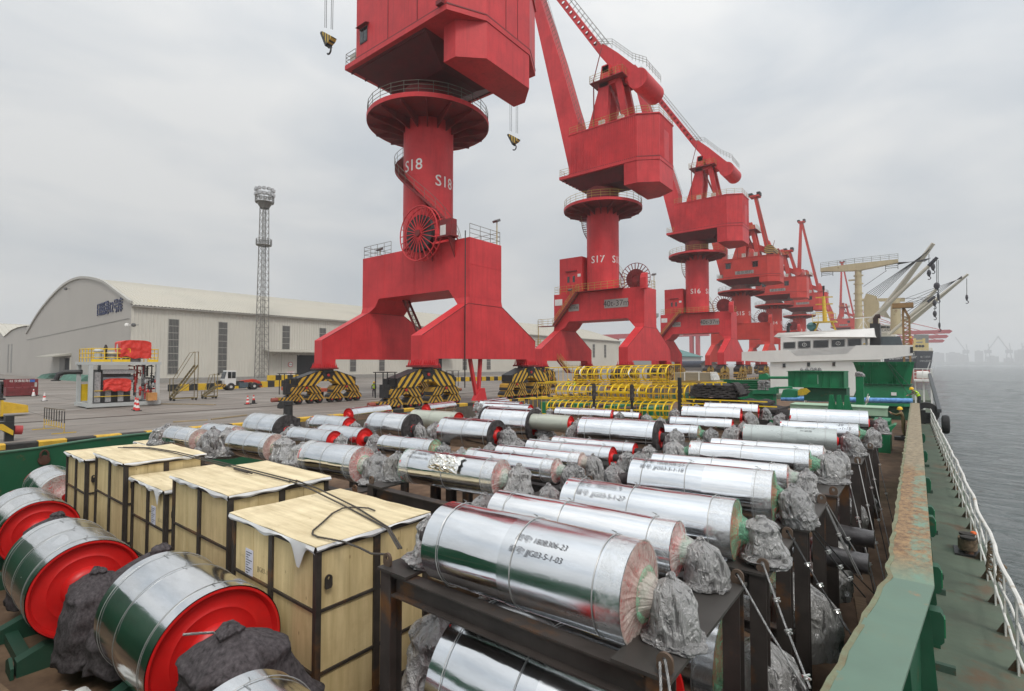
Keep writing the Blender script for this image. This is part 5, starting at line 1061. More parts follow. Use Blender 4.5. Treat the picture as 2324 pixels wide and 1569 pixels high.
# ------------------------------------------------------------------ wire ropes
def rope(label, pts, r=.0095, strands=True, clips=0, group='wire lashing ropes', clip_at=None, m=None):
    P_ = [Vector(p) for p in pts]; dense = []
    for a, c in zip(P_, P_[1:]):
        k = max(1, int((c - a).length / (.018 if strands else .12))); dense += [a.lerp(c, i / k) for i in range(k)]
    dense.append(P_[-1])
    o = thing('wire_rope', label, 'rope', P_[0], group=group, world=True)
    if strands:
        for s_ in range(3):
            b = MB(); q = []; acc = 0
            for i, p in enumerate(dense):
                d = (dense[min(i+1, len(dense)-1)] - dense[max(i-1, 0)]).normalized(); a = d.cross(Vector((0, 0, 1))); a = Vector((1, 0, 0)) if a.length < 1e-3 else a.normalized(); n_ = d.cross(a)
                ph = acc / .075 * 2 * pi + s_ * 2 * pi / 3; q.append(p + (a * cos(ph) + n_ * sin(ph)) * r * .62); acc += (dense[min(i+1, len(dense)-1)] - p).length
            b.tube(q, r * .62, 5); b.build('strand', m or STEEL(), o, smooth=True)
    else:
        b = MB(); b.tube(dense, r, 6); b.build('strand', m or STEEL(), o, smooth=True)
    for i in range(clips):
        t = (clip_at or [.35, .55, .75])[i]; p = dense[int(t * (len(dense) - 1))]; d = (dense[int(t * (len(dense) - 1)) - 2] - p).normalized()
        b = MB(); b.cyl(p - d * .012, p + d * .012, r * 2.3, 8); b.bar(p + Vector((.035, -.02, .02)), p - Vector((.035, -.02, -.01)), .014); b.bar(p + Vector((.02, .03, .03)), p - Vector((.02, .03, -.03)), .012); b.build('clip', mat('bright_clip', (.72, .72, .70), .3, metal=.8), o)
    return o
OLD = mat('old_brown_wire', (.085, .075, .065), .6, metal=.5, var=.3, scale=20)
cr_pts = [aZ(*d1(700, 125), 1.55), aZ(*d1(860, 128), 1.55), aZ(*d1(1010, 152), 1.55), aZ(*d1(1400, 245), 1.545), aZ(*d1(1720, 328), 1.54), aZ(*d2(330, 632), 1.53), aZ(*d2(480, 690), 1.46), aZ(*d2(730, 815), 1.385), aZ(*d2(985, 950), 1.385), Vector((-4.44, 3.66, 1.60))]
rope('outer of the two old wire ropes crossing the crate lids', cr_pts, .012, m=OLD)
rope('inner of the two old wire ropes crossing the crate lids', [p + Vector((.06 if i < 8 else .02, .09 if i < 8 else .02, .004)) for i, p in enumerate(cr_pts)], .012, m=OLD)
lp = [(905, 832), (860, 815), (760, 808), (690, 815), (620, 850), (550, 915), (490, 965), (485, 990), (520, 1008), (600, 1022), (700, 1042)]
rope('loose loop of wire rope curling on the nearest crate lid', [aZ(*d2(*p), 1.385 + .01 * (i % 2)) for i, p in enumerate(lp)] + [aZ(*d2(800, 1080), 1.37), aZ(*d2(880, 1120), 1.40), Vector((-4.46, 3.56, 1.56))], .012, m=OLD)
tb = MB(); p, q = aZ(*d1(1390, 250), 1.555), aZ(*d1(1470, 272), 1.555); tb.cyl(p, q, .022, 8); tb.cyl(q, q + (q - p) * .3, .012, 6); tag(tb.build('turnbuckle', ANG), 'rusty turnbuckle on the rope across the second crate', 'turnbuckle')
# lashings from the rack lugs down to the coaming
def lash(label, p, q, **k): rope(label, [p, Vector(p).lerp(Vector(q), .5) + Vector((0, 0, -.03)), q], **k)
ex = lambda f, u, v, X: aX(*f(u, v), X)
l1 = Vector((-1.42, 3.53, 1.54)); l2 = Vector((-1.42, 5.37, 1.54)); l3 = Vector((-1.29, 5.83, 1.54)); l4 = Vector((-1.29, 7.12, 1.54)); l5 = Vector((-1.19, 7.68, 1.54)); l6 = Vector((-1.19, 9.22, 1.54)); l7 = Vector((-1.11, 11.92, 1.54)); l8 = Vector((-1.04, 13.38, 1.54))
lash('upper wire rope from the nearest rack lug to the bottom edge', l1, (-.9, 2.75, .75)); lash('lower wire rope from the nearest rack lug to the bottom edge', l1 + Vector((-.03, -.02, -.02)), (-1.05, 2.65, .75))
lash('wire rope with bright clips from the second rack lug, upper strand', l3, ex(d5, 1430, 1320, -.75), clips=3, clip_at=[.36, .62, .95]); lash('wire rope from the first rack far lug, lower strand', l2, ex(d5, 1400, 1330, -.78))
BLR = mat('black_tarred_wire', (.02, .02, .02), .5, var=.3)
lash('black wire with clips from the second rack far lug', l4, ex(d5, 1740, 950, -.6), clips=3, m=BLR, clip_at=[.35, .55, .8]); lash('thinner black wire beside the clipped one of the second rack', l4 + Vector((0, .06, 0)), ex(d5, 1700, 900, -.65), r=.008, m=BLR)
lash('black wire with clips from the third rack near lug', l5, ex(d5, 1830, 660, -.6), clips=3, m=BLR, clip_at=[.4, .6, .75]); lash('second black wire from the third rack near lug', l5 + Vector((.02, .05, 0)), ex(d5, 1900, 640, -.55), r=.008, m=BLR)
lash('pale wire rope with clips from the third rack far lug, left strand', l6, ex(d5, 1780, 500, -.75), clips=1, clip_at=[.5]); lash('pale wire rope from the third rack far lug, middle strand', l6 + Vector((0, .05, 0)), ex(d5, 1810, 530, -.7)); lash('pale wire rope from the third rack far lug, right strand', l6 + Vector((0, .1, 0)), ex(d5, 1870, 500, -.62), clips=2, clip_at=[.55, .75])
for i, (l, dy, n_) in enumerate(((l7, -1.2, 'fourth rack far lug'), (l7 + Vector((0, .06, 0)), -1.6, 'fourth rack far lug, lower'), (l8, -1.3, 'fifth rack near lug'), (l8 + Vector((0, 1.5, 0)), -1.5, 'fifth rack far lug'), (l8 + Vector((0, 2.6, 0)), -1.6, 'sixth rack near lug'), (l8 + Vector((0, 5.0, 0)), -1.8, 'sixth rack far lug'))):
    lash('dark lashing wire running down from the ' + n_, l, (-.55, l.y + dy, -.55), strands=False, r=.010, m=BLR if i % 2 else STEEL(), clips=2, clip_at=[.4, .7])
# clipped rope on the felt bundle of the nearest big drum
rb = [(1085, 1235), (1170, 1228), (1260, 1222), (1360, 1255), (1440, 1285), (1510, 1310), (1640, 1400), (1720, 1450)]
rope('clipped wire rope across the felt bundle of the nearest big drum', [aX(*d1(*p), -6.05 + .02 * i) for i, p in enumerate(rb)], .013, clips=3, clip_at=[.32, .42, .52])
# wrapped shaft ends standing out between the racks and the coaming
SHW = mat('dark_film_wrap', (.05, .046, .047), .45, var=.4, scale=7, bump=.6, bscale=18, coat=.6)
for (u, v), yy_, lab in (((1900, 240), 10.4, 'film wrapped shaft end, upper one pointing at the coaming'), ((1860, 420), 8.7, 'film wrapped shaft end, middle one pointing at the coaming')):
    p = aX(*d5(u, v), -.62); b = MB(); rr = .15 if yy_ > 6 else .10; rings = []
    for i in range(10):
        x = p.x - .75 + .075 * i * 1.1; rings.append([(x, p.y + (rr + .02 * noise.noise(Vector((x * 9, cos(a) * 3, sin(a) * 3 + yy_)))) * cos(a), p.z + (rr + .02 * noise.noise(Vector((x * 9, cos(a) * 3, sin(a) * 3 + yy_)))) * sin(a)) for a in [2*pi*k/24 for k in range(24)]])
    b.loft(rings); tag(b.build('wrapped_shaft', SHW, smooth=True), lab, 'shaft', 'film wrapped shaft ends by the coaming')
# timber dunnage and scraps on the hold floor by the coaming and at the left
WD = mat('dunnage_wood', (.20, .13, .075), .85, var=.3, scale=3, stretch=(6, .6, 6))
for i, (x, y, l, a, lab) in enumerate(((-.95, 6.6, 1.6, 1.35, 'dunnage plank lying by the coaming wall, nearest'), (-.8, 8.6, 1.1, 1.2, 'dunnage plank lying by the coaming wall, middle'), (-.85, 11.2, 1.4, 1.7, 'dunnage plank lying by the coaming wall, farthest'), (-9.4, 1.35, 2.4, .15, 'long dunnage plank beside the second big drum'), (-7.9, 1.55, 1.2, .5, 'short dunnage plank before the nearest big drum'))):
    p = thing('dunnage_plank', lab, 'plank', (x, y, HZ), a, 'timber dunnage planks'); MB().box(-l/2, l/2, -.09, .09, 0, .06).build('board', WD, p)
wb = bmesh.new(); bmesh.ops.create_icosphere(wb, subdivisions=4, radius=.24)
for v in wb.verts: v.co *= 1 + .4 * noise.noise(v.co * 7) + .12 * noise.noise(v.co * 22); v.co.z *= .75
me = bpy.data.meshes.new('white_sack'); wb.to_mesh(me); wb.free(); me.materials.append(mat('white_woven_sack', (.62, .62, .60), .7, var=.1, bump=.5, bscale=50)); ws = bpy.data.objects.new('white_sack', me); COL.objects.link(ws); ws.location = (-8.45, 1.72, HZ + .2); tag(ws, 'crumpled white sack on the rusty floor between the big drums', 'sack')
# ------------------------------------------------------------------ yellow ladder cages, felt stack, green steel cargo
def cage(label, p, q, R, ext, pitch=.40):
    """safety-cage ladder lying on its side: ladder upright at the back, hoops bulging to the camera"""
    p, q = Vector(p), Vector(q); c = thing('ladder_cage', label, 'ladder cage', p, group='yellow ladder cages', world=True); d = (q - p); n = int(d.length / pitch)
    def hp(t, r=R): return [Vector((0, -1.75 * r * sin(a), r * cos(a))) for a in [pi * i / 14 for i in range(15)]]
    for i in range(n + 1):
        o = p.lerp(q, i / n); b = MB(); w = .075; pts = hp(0)
        b.loft([[o + k + Vector((s_ * w / 2, 0, 0)) * 1 for s_ in (-1, 1)] + [o + k * 1.02 + Vector((s_ * w / 2, 0, 0)) for s_ in (1, -1)] for k in pts]); b.build('hoop', YEL(), c)
    for a in (.25, .5, .75):
        k = Vector((0, -1.75 * R * sin(pi * a), R * cos(pi * a))); b = MB(); b.bar(p + k, q + k, .014, .07); b.build('strap', YEL(), c)
    e0, e1_ = p - d.normalized() * ext[0], q + d.normalized() * ext[1]
    for s_ in (-1, 1): b = MB(); b.bar(e0 + Vector((0, .03, s_ * R)), e1_ + Vector((0, .03, s_ * R)), .05, .05); b.build('ladder_rail', YEL(), c)
    m_ = int((e1_ - e0).length / .32)
    for i in range(m_ + 1):
        o = e0.lerp(e1_, i / m_) + Vector((0, .03, 0)); b = MB(); b.cyl(o + Vector((0, 0, -R)), o + Vector((0, 0, R)), .016, 5); b.build('rung', mat('rung_orange_yellow', (.62, .36, .02), .5), c)
    return c
cage('topmost yellow ladder cage of the stack', (-15.5, 26.3, 2.97), (-10.1, 26.3, 3.10), .43, (2.6, .5))
cage('middle yellow ladder cage of the stack', (-16.7, 26.2, 1.98), (-11.1, 26.2, 2.10), .45, (1.9, 2.3))
cage('lowest yellow ladder cage of the stack, behind the drums', (-17.2, 26.0, 1.00), (-9.7, 26.0, 1.22), .46, (2.6, .4))
cage('yellow ladder cage lying behind the topmost one', (-13.9, 27.6, 1.9), (-9.6, 27.6, 2.0), .45, (.3, 1.0))
for x, lab in ((-14.0, 'left dark stake wrapped in felt standing before the ladder cages'), (-11.75, 'right dark stake wrapped in felt standing before the ladder cages')):
    s_ = thing('stake', lab, 'stake', (x, 25.1, HZ), group='stakes holding the cage stack'); MB().box(-.05, .05, -.05, .05, 0, 3.4).build('post', BLK(), s_)
    b = MB(); b.loft([[((.11 + .03 * noise.noise(Vector((k, a, x)))) * cos(a), (.11 + .03 * noise.noise(Vector((k, a, x)))) * sin(a), 2.55 + .08 * k) for a in [2*pi*j/10 for j in range(10)]] for k in range(11)]); b.build('felt_wrap', FELT(), s_, smooth=True)
    MB().box(-.06, .06, -.065, -.055, 1.75, 2.1).build('paper_tag', WHT(), s_)
SLG = mat('white_lifting_sling', (.72, .71, .67), .7, var=.1)
for k, (x0, x1) in enumerate(((-15.25, -14.9), (-12.2, -11.95), (-15.9, -15.6), (-11.7, -11.5))):
    z = 3.45 if k < 2 else 2.45; b = MB(); b.loft([[(x0 + (x1 - x0) * t - .03, 26.25 - 1.75 * .47 * sin(pi * t) - .01, z - .9 * t), (x0 + (x1 - x0) * t + .03, 26.25 - 1.75 * .47 * sin(pi * t) - .01, z - .9 * t), (x0 + (x1 - x0) * t + .03, 26.25 - 1.75 * .47 * sin(pi * t) - .02, z - .9 * t), (x0 + (x1 - x0) * t - .03, 26.25 - 1.75 * .47 * sin(pi * t) - .02, z - .9 * t)] for t in [i / 8 for i in range(9)]])
    tag(b.build('lifting_sling', SLG), 'white sling round the %s ladder cage, %s one' % ('topmost' if k < 2 else 'middle', 'left' if k % 2 == 0 else 'right'), 'sling', 'white slings on the cages')
# felt wrapped grating packs
def slab(x0, x1, y0, y1, z, t, sd, sag=.03):
    b = MB(); n = 26; rings = []
    for i in range(n + 1):
        x = x0 + (x1 - x0) * i / n; dz = sag * sin(i * 1.1 + sd) * .5 + .035 * noise.noise(Vector((x * 2, sd, 0))); rings.append([(x, y0 + .03 * noise.noise(Vector((x * 3, sd, 1))), z + dz), (x, y1, z + dz), (x, y1, z + t + dz), (x, y0 + .03 * noise.noise(Vector((x * 3, sd, 1))), z + t + dz)])
    return b.loft(rings)
fs = thing('felt_bundle', 'stack of dark felt wrapped grating packs beside the yellow cages', 'bundle', (-7.6, 26.5, HZ), world=True)
for i in range(7): slab(-9.0 + .05 * i, -6.75 + .05 * (i % 3), 25.6, 28, 1.95 + .088 * i, .075, i * 3.1).build('felt_layer', FELT(), fs)
b = MB(); b.loft([[(-6.95 + .45 * t, 25.5 + .08 * sin(6*t), 2.58 - .55 * t * t + .04), (-6.95 + .45 * t, 26.6, 2.6 - .55 * t * t + .04), (-6.95 + .45 * t + .05, 26.6, 2.62 - .55 * t * t + .07), (-6.95 + .45 * t + .05, 25.5 + .08 * sin(6*t), 2.62 - .55 * t * t + .07)] for t in [i / 10 for i in range(11)]]); b.build('felt_flap', FELT(), fs, smooth=True)
for i, (xa, xb, z) in enumerate(((-9.0, -5.5, 1.68), (-9.0, -4.85, 1.42), (-9.0, -4.75, 1.2))): slab(xa, xb, 25.4, 28, z, .13, 20 + i * 2, .09).build('felt_layer', FELT(), fs)
slab(-4.95, -4.62, 25.2, 26.4, .85, .62, 40, .1).build('felt_drape', FELT(), fs)
for i, (xa, xb, z, y) in enumerate(((-9.2, -5.3, 1.84, 25.3), (-9.2, -5.6, 1.50, 25.25), (-9.3, -4.9, 1.64, 25.25), (-8.3, -7.1, 2.66, 25.5))):
    yb = thing('yellow_angle_bar', ['long yellow angle bar along the top of the felt stack foot', 'lowest long yellow angle bar on the felt stack', 'middle long yellow angle bar on the felt stack', 'short yellow angle bar lying on top of the felt stack'][i], 'bar', ((xa+xb)/2, y, z), group='yellow angle bars on the felt stack')
    MB().bar((-(xb-xa)/2, 0, 0), ((xb-xa)/2, 0, .03), .05, .05).build('bar', YEL(), yb)
    for k in range(3): MB().box(-(xb-xa)*.35 + k*(xb-xa)*.32, -(xb-xa)*.35 + k*(xb-xa)*.32 + .06, -.03, .03, -.10, .03).build('tab', YEL(), yb)
MB_ = MB(); MB_.box(-9.35, -9.2, 25.2, 25.35, HZ, 2.9); ps = MB_.build('stake', BLK()); tag(ps, 'black stake with a white tag left of the felt stack', 'stake')
ti = thing('timber_stack', 'film wrapped stack of boards on a pallet above the felt stack', 'timber', (-9.9, 29, 2.45), world=True)
TIM = mat('grey_boards', (.33, .28, .20), .7, var=.2, scale=3, stretch=(.5, 6, 20))
for i in range(8): MB().box(-10.95 + .03 * (i % 3), -8.85 + .03 * (i % 2), 28.8, 30, 2.66 + .055 * i, 2.705 + .055 * i).build('board', TIM, ti)
for i in range(3): MB().box(-11.1, -8.5, 28.75 + .45 * i, 28.95 + .45 * i, 2.5, 2.6).build('pallet_runner', mat('pallet_pine', (.50, .35, .15), .75, var=.15), ti)
MB().box(-11.1, -8.5, 28.7, 30, 2.6, 2.635).build('pallet_deck', mat('pallet_pine', (.50, .35, .15), .75), ti)
for x in (-10.3, -9.5): MB().box(x, x + .05, 28.78, 28.795, 2.64, 3.12).build('strap', SLG, ti)
b = MB(); b.loft([[(-8.82 + .15 * t, 28.75 + .05 * sin(9*t), 2.68), (-8.82 + .15 * t, 29.9, 2.68), (-8.86 + .12 * t, 29.9, 3.13 - .2 * t), (-8.86 + .12 * t, 28.75, 3.13 - .2 * t)] for t in (0, .4, .8, 1)]); b.build('film_end', film('white_pack_film', (.8, .8, .78), .6), ti)
# green beams with wrapped ends
gb = thing('green_beam_bundle', 'bundle of green steel beams with grey wrapped ends beyond the felt stack', 'beams', (-9, 36, HZ), world=True)
for i in range(4):
    for k in range(2): ibeam((-10.7, 36 + .35*k, 2.0 + .145 * i), (-8.0, 36 + .35*k, 2.0 + .145 * i), .14, .3, .02, .03).build('beam', GRN(), gb)
for i in range(4):
    for j in range(3): inst(BAGS[(i + j) % 8], gb, Vector((-7.95 + .24 * j, 35.9, 1.98 + .15 * i)) - Vector((-9, 36, HZ)), (0, 0, i), (.13, .13, .10), 'wrapped_end')
MB().box(-10.8, -7.2, 36.0, 37, HZ, 1.85).build('support', GRN(), gb)
# square green chute section with an opening
GP_ = lambda f, Y, pts: [(aY(*f(*p), Y).x, aY(*f(*p), Y).z) for p in pts]
ch = thing('green_chute_box', 'green steel chute box with a square opening in its side', 'chute', (-5, 39, HZ), world=True)
x0, x1, zb, zt = -6.68, -3.55, 2.05, 3.10
o_ = [(x0, zb), (x1, zb), (x1, zt), (x0, zt)]; i_ = [(-5.56, 2.28), (-4.95, 2.28), (-4.95, 2.89), (-5.56, 2.89)]
MB().ringplate(o_, i_, 37.98, 38.0, 'y').build('front_plate', GRN(), ch)
b = MB(); b.box(x0, x0 + .03, 38, 40.5, zb, zt); b.box(x1 - .03, x1, 38, 40.5, zb, zt); b.box(x0, x1, 40.47, 40.5, zb, zt); b.build('side_plates', GRN(), ch)
for x in (x0 + .35, -5.9, -4.75, -4.3, x1 - .02, x1 - .16): MB().box(x, x + .03, 37.88, 37.98, zb, zt).build('stiffener', GRN(), ch)
for z in (zt - .03, zb): MB().box(x0 - .05, x1 + .25, 37.80, 38.2, z, z + .03).build('flange', GRN(), ch)
MB().box(x0 + .9, x1 + .1, 38.05, 40, 1.2, zb - .005).build('lower_box', DGRN(), ch)
MB().box(-5.0, -4.93, 38.1, 38.2, 2.28, 2.9).build('white_bar', WHT(), ch)
for k, x in enumerate((-5.95, -5.68, -5.42, -5.2, -4.95)): w_ = inst(BAGS[k], None, (x, 38.6, zt + .12), (0, 0, k), (.10, .12, .12), 'wrapped_flange'); tag(w_, 'small grey wrapped part on the green chute box, number %s from the left' % ['one', 'two', 'three', 'four', 'five'][k], 'parcel', 'wrapped parts on the chute box')
gt_ = thing('green_trough', 'slanted green steel trough with a yellow mesh guard before the chute box', 'trough', (-6, 35.5, HZ), world=True)
P4 = GP_(e5, 35.5, [(1270, 740), (1310, 625), (1400, 620), (1510, 640), (1500, 740)]); MB().prism(P4, 35.4, 36.6, 'y').build('trough_body', mat('green_trough_paint', (.012, .17, .075), .5, var=.12), gt_)  # trough green, marginally brighter than the other cargo green
P4 = GP_(e5, 35.3, [(1520, 712), (1520, 640), (1560, 610), (1640, 605), (1700, 650), (1640, 700)]); MB().prism(P4, 35.25, 35.35, 'y').build('mesh_guard', mat('yellow_mesh', (.50, .34, .02), .6, var=.4, scale=30), gt_)
P4 = GP_(e5, 35.8, [(860, 690), (860, 640), (1030, 610), (1190, 590), (1190, 690)]); MB().prism(P4, 35.8, 36.9, 'y').build('trough_body', mat('green_trough_paint', (.012, .17, .075), .5), gt_)
b = MB(); b.cyl(aY(*e5(1190, 600), 36.2), aY(*e5(1440, 595), 36.2), .07, 10); b.build('shaft_tube', GRN(), gt_); b = MB(); b.cyl(aY(*e5(980, 452), 37.5), aY(*e5(1375, 452), 37.5), .09, 12); b.build('shaft_tube', GRN(), gt_)
P4 = GP_(e5, 37.5, [(950, 480), (960, 405), (1050, 390), (1090, 420), (1090, 480)]); MB().prism(P4, 37.4, 38, 'y').build('bracket', GRN(), gt_)
# the tall hopper
hp = thing('green_hopper', 'tall flared green steel hopper at the far end of the hold', 'hopper', (-2.2, 52.5, HZ), world=True)
rg = lambda x0, x1, y0, y1, z, c=.45: [(x0 + c, y0, z), (x1 - c, y0, z), (x1, y0 + c, z), (x1, y1 - c, z), (x1 - c, y1, z), (x0 + c, y1, z), (x0, y1 - c, z), (x0, y0 + c, z)]
MB().loft([rg(-3.66, -.42, 51.35, 54, 1.93), rg(-4.14, -.10, 50.85, 54.4, 3.72)], cap=False).build('flared_wall', GRN(), hp)
MB().loft([rg(-4.4, -.34, 50.9, 54.4, .2), rg(-3.8, -.34, 51.1, 54.1, 1.90)], cap=False).build('lower_body', GRN(), hp)
MB().loft([rg(-4.2, -.04, 50.8, 54.4, 3.69), rg(-4.2, -.04, 50.8, 54.4, 3.73)]).build('top_flange', GRN(), hp)
MB().loft([rg(-3.95, -.22, 50.95, 54.2, 1.90), rg(-3.95, -.22, 50.95, 54.2, 1.94)]).build('joint_flange', DGRN(), hp)
for x in (-3.7, -3.35, -2.8, -2.4, -1.75, -1.25, -.65, -.35): MB().prism([(50.98, 3.69), (50.72, 3.66), (50.72, 3.50), (50.98, 3.42)], x - .02, x + .02, 'x').build('gusset', GRN(), hp)
for x in (-3.85, -2.9, -1.75, -.75): MB().box(x - .1, x + .55, 50.70, 50.98, 3.48, 3.50).build('bracket_shelf', GRN(), hp)
for x in (-3.0, -1.55, -1.3): MB().loft([[(x, 51.12, 1.95), (x + .03, 51.12, 1.95), (x + .03, 51.3, 1.95), (x, 51.3, 1.95)], [(x + .02, 50.88, 3.45), (x + .05, 50.88, 3.45), (x + .05, 51.1, 3.45), (x + .02, 51.1, 3.45)]]).build('rib', GRN(), hp)
for i in range(10): x = -3.5 + .33 * i; MB().prism([(50.97, 1.8), (50.85, 1.92), (50.97, 2.06)], x, x + .02, 'x').build('joint_gusset', GRN(), hp)
MB().box(-1.62, -1.28, 50.93, 50.95, 1.05, 1.3).build('white_label', WHT(), hp)
MB().box(-3.0, -.4, 51.5, 53.5, HZ, .2).build('support', DGRN(), hp)
for i, (a, c) in enumerate((((-1.9, 50.78, 3.75), (-.35, 50.0, .85)), ((-1.8, 50.78, 3.75), (-.25, 49.9, 1.6)), ((-3.4, 50.9, 3.4), (-4.0, 49.8, .9)))): rope('dark lashing wire from the hopper, %s' % ['lower right', 'upper right', 'left'][i], [a, c], .018, strands=False, m=BLR)
gs = thing('green_column_piece', 'short green column with a grey wrapped top between chute box and hopper', 'column', (-3.0, 43, HZ), world=True); MB().box(-3.35, -2.9, 43, 43.5, HZ, 2.7).build('column_body', GRN(), gs); inst(BAGS[3], gs, Vector((-3.1, 43.2, 2.85)) - Vector((-3.0, 43, HZ)), None, (.28, .25, .2), 'wrapped_top')
# blue film wrapped pipe
bp_ = thing('blue_pipe', 'long pipe wrapped in blue film lying across the hold', 'pipe', (-4.4, 46.5, .9), world=True); b = MB(); rings = []
for i in range(60):
    x = -8.7 + 8.45 * i / 59; rr = .19 + .02 * noise.noise(Vector((x * 3, 0, 0))) + (.05 * noise.noise(Vector((x * 9, 1, 0))) if x > -1.0 else 0); rings.append([(x, 46.5 + rr * cos(a), .74 + .022 * (x + 8.7) + (rr + .012 * noise.noise(Vector((x * 4, cos(a) * 3, sin(a) * 3)))) * sin(a)) for a in [2*pi*k/20 for k in range(20)]])
b.loft(rings); b.build('film_wrap', mat('blue_film', (.05, .20, .52), .35, var=.25, scale=5, bump=.4, bscale=15, hue2=(.16, .36, .66)), bp_, smooth=True)
for x in (-6.95, -2.95):
    for dx in (0, .1): b = MB(); b.tube([(x + dx + .06 * sin(a), 46.5 + .24 * cos(a), .78 + .022 * (x + 8.7) + .24 * sin(a)) for a in [2*pi*k/18 for k in range(18)]], .035, 5, True); b.build('tie', SLG, bp_)
    b = MB(); b.tube([(x, 46.25, .7), (x - .12, 46.2, .35), (x - .1, 46.2, .2)], .03, 5); b.tube([(x, 46.2, 1.0), (x + .12, 46.1, 1.35)], .03, 5); b.build('tie_end', SLG, bp_)
# pale green plate girder with bracket fins
pg = thing('pale_green_girder', 'pale green plate girder with dark green bracket fins before the blue pipe', 'girder', (-2.7, 30.5, HZ), world=True)
MB().box(-5.2, -1.1, 30, 30.06, 1.1, 1.47).build('web_plate', mat('pale_green_paint', (.32, .47, .33), .55, var=.06), pg); MB().box(-5.2, -1.1, 29.95, 31.5, 1.47, 1.50).build('top_plate', mat('pale_green_paint', (.32, .47, .33), .55), pg)
for k in range(3):
    x = -3.35 + .32 * k; t_ = .55
    for dy in (0, .35): MB().prism([(x - .13, 1.28), (x + .26, 1.28), (x + .2, 1.45), (x + .10, 1.9), (x + .09, 2.05), (x - .05, 2.05), (x - .06, 1.9)], 29.6 + dy, 29.64 + dy, 'y').build('bracket_fin', GRN(), pg)
MB().box(-3.55, -2.4, 29.5, 30, 1.24, 1.28).build('bracket_base', GRN(), pg)
for k in range(3): MB().prism([(-1.9 + .35*k, .95), (-1.55 + .35*k, .95), (-1.35 + .35*k, 1.25), (-1.42 + .35*k, 1.25)], 24.5, 25.5, 'y').build('end_bracket', GRN(), pg)
MB().box(-2.2, -.9, 24.6, 25.8, .82, .95).build('end_base', GRN(), pg)
# dark racks and low cargo filling the gap beyond the drums
for x0, x1, y0, y1, z, lab in ((-9, -.9, 32, 34, .7, 'low dark cargo stow below the pale green girder'), (-20, -12, 28.5, 31, 1.0, 'low dark cargo stow beyond the yellow cages'), (-4.4, -.9, 20.5, 24.2, .7, 'dark steel stow beside the farthest large drum')):
    t_ = thing('cargo_stow', lab, 'cargo', ((x0+x1)/2, (y0+y1)/2, HZ), world=True)
    for i in range(int((x1 - x0) / .8)): MB().box(x0 + .8*i, x0 + .8*i + .7, y0, y1, HZ, z - .1 * (i % 3)).build('packed_beam', [GRN(), RUST(), BLK()][i % 3], t_)
# ------------------------------------------------------------------ wheelhouse at the far end of our ship
k_ = 76 / 62.; WX = lambda x: x * k_; WZ_ = lambda z: 3.6 + (z - 3.6) * k_; WY = 76.
def wp(*pts): return [(aY(*c6(*p), WY).x, aY(*c6(*p), WY).z) for p in pts]
MB().box(-24.2, 1.16, 72, 100, -1.2, DZ + .3).build('poop_deck', DECK, ship)
MB().prism(wp((365, 1085), (1180, 1070)) [::-1] + [(wp((365, 1085))[0][0], DZ), (wp((1180, 1075))[0][0], DZ)][0:1] + [(wp((1180, 1075))[0][0], DZ)], WY + .3, WY + 9, 'y').build('deckhouse', WHT(), ship)
b = MB(); b.prism(wp((160, 1085), (160, 1020), (495, 1005), (555, 1050), (930, 1035), (1000, 972), (1420, 970), (1420, 1045), (1180, 1076), (365, 1096)), WY, WY + .25, 'y'); bwk = b.build('bridge_wing', WHT(), ship)
b = MB(); b.prism(wp((440, 1060), (440, 890), (1065, 870), (1065, 1040)), WY + .5, WY + 5, 'y'); wh = b.build('wheelhouse', WHT(), ship)
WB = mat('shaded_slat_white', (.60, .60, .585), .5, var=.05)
pa, pb = wp((500, 1008), (1000, 978)), wp((558, 1048), (930, 1034))
for i in range(5):
    t = i / 5; t2 = t + .16; L0 = [pa[0][0] + (pb[0][0]-pa[0][0])*t, pa[0][1] + (pb[0][1]-pa[0][1])*t]; R0 = [pa[1][0] + (pb[1][0]-pa[1][0])*t, pa[1][1] + (pb[1][1]-pa[1][1])*t]; L1 = [pa[0][0] + (pb[0][0]-pa[0][0])*t2, pa[0][1] + (pb[0][1]-pa[0][1])*t2]; R1 = [pa[1][0] + (pb[1][0]-pa[1][0])*t2, pa[1][1] + (pb[1][1]-pa[1][1])*t2]
    sub(MB().prism([L0, R0, R1, L1], WY + .28 + .03*i, WY + .33 + .03*i, 'y').build('front_slat', WB, ship), wh)
for i, (xa, ya, xb, yb) in enumerate(((465, 952, 547, 993), (573, 944, 660, 990), (685, 938, 792, 987), (820, 933, 912, 980), (940, 927, 1034, 974))):
    fr_ = MB().prism(wp((xa - 6, ya - 5), (xb + 6, ya - 9), (xb + 6, yb + 3), (xa - 6, yb + 6)), WY + .44, WY + .5, 'y').build('window_frame', mat('grey_window_frame', (.35, .35, .34), .5), ship); sub(fr_, wh)
    sub(MB().prism(wp((xa + 6, ya - 1), (xb - 6, ya - 4), (xb, ya + 2), (xb, yb - 8), (xb - 6, yb - 3), (xa + 6, yb), (xa, yb - 6), (xa, ya + 5)), WY + .40, WY + .44, 'y').build('window_pane', GLS(), ship), wh)
    if i in (1, 3):
        c = wp(((xa + xb) / 2, (ya + yb) / 2))[0]; b = MB(); b.tube([(c[0] + .23 * cos(a), WY + .38, c[1] + .23 * sin(a)) for a in [2*pi*q/20 for q in range(20)]], .022, 5, True); b.bar((c[0], WY + .38, c[1]), (c[0] + .05, WY + .38, c[1] + .17), .03); b.bar((c[0], WY + .38, c[1]), (c[0] - .03, WY + .38, c[1] - .15), .03); sub(b.build('spinning_screen', WHT(), ship), wh)
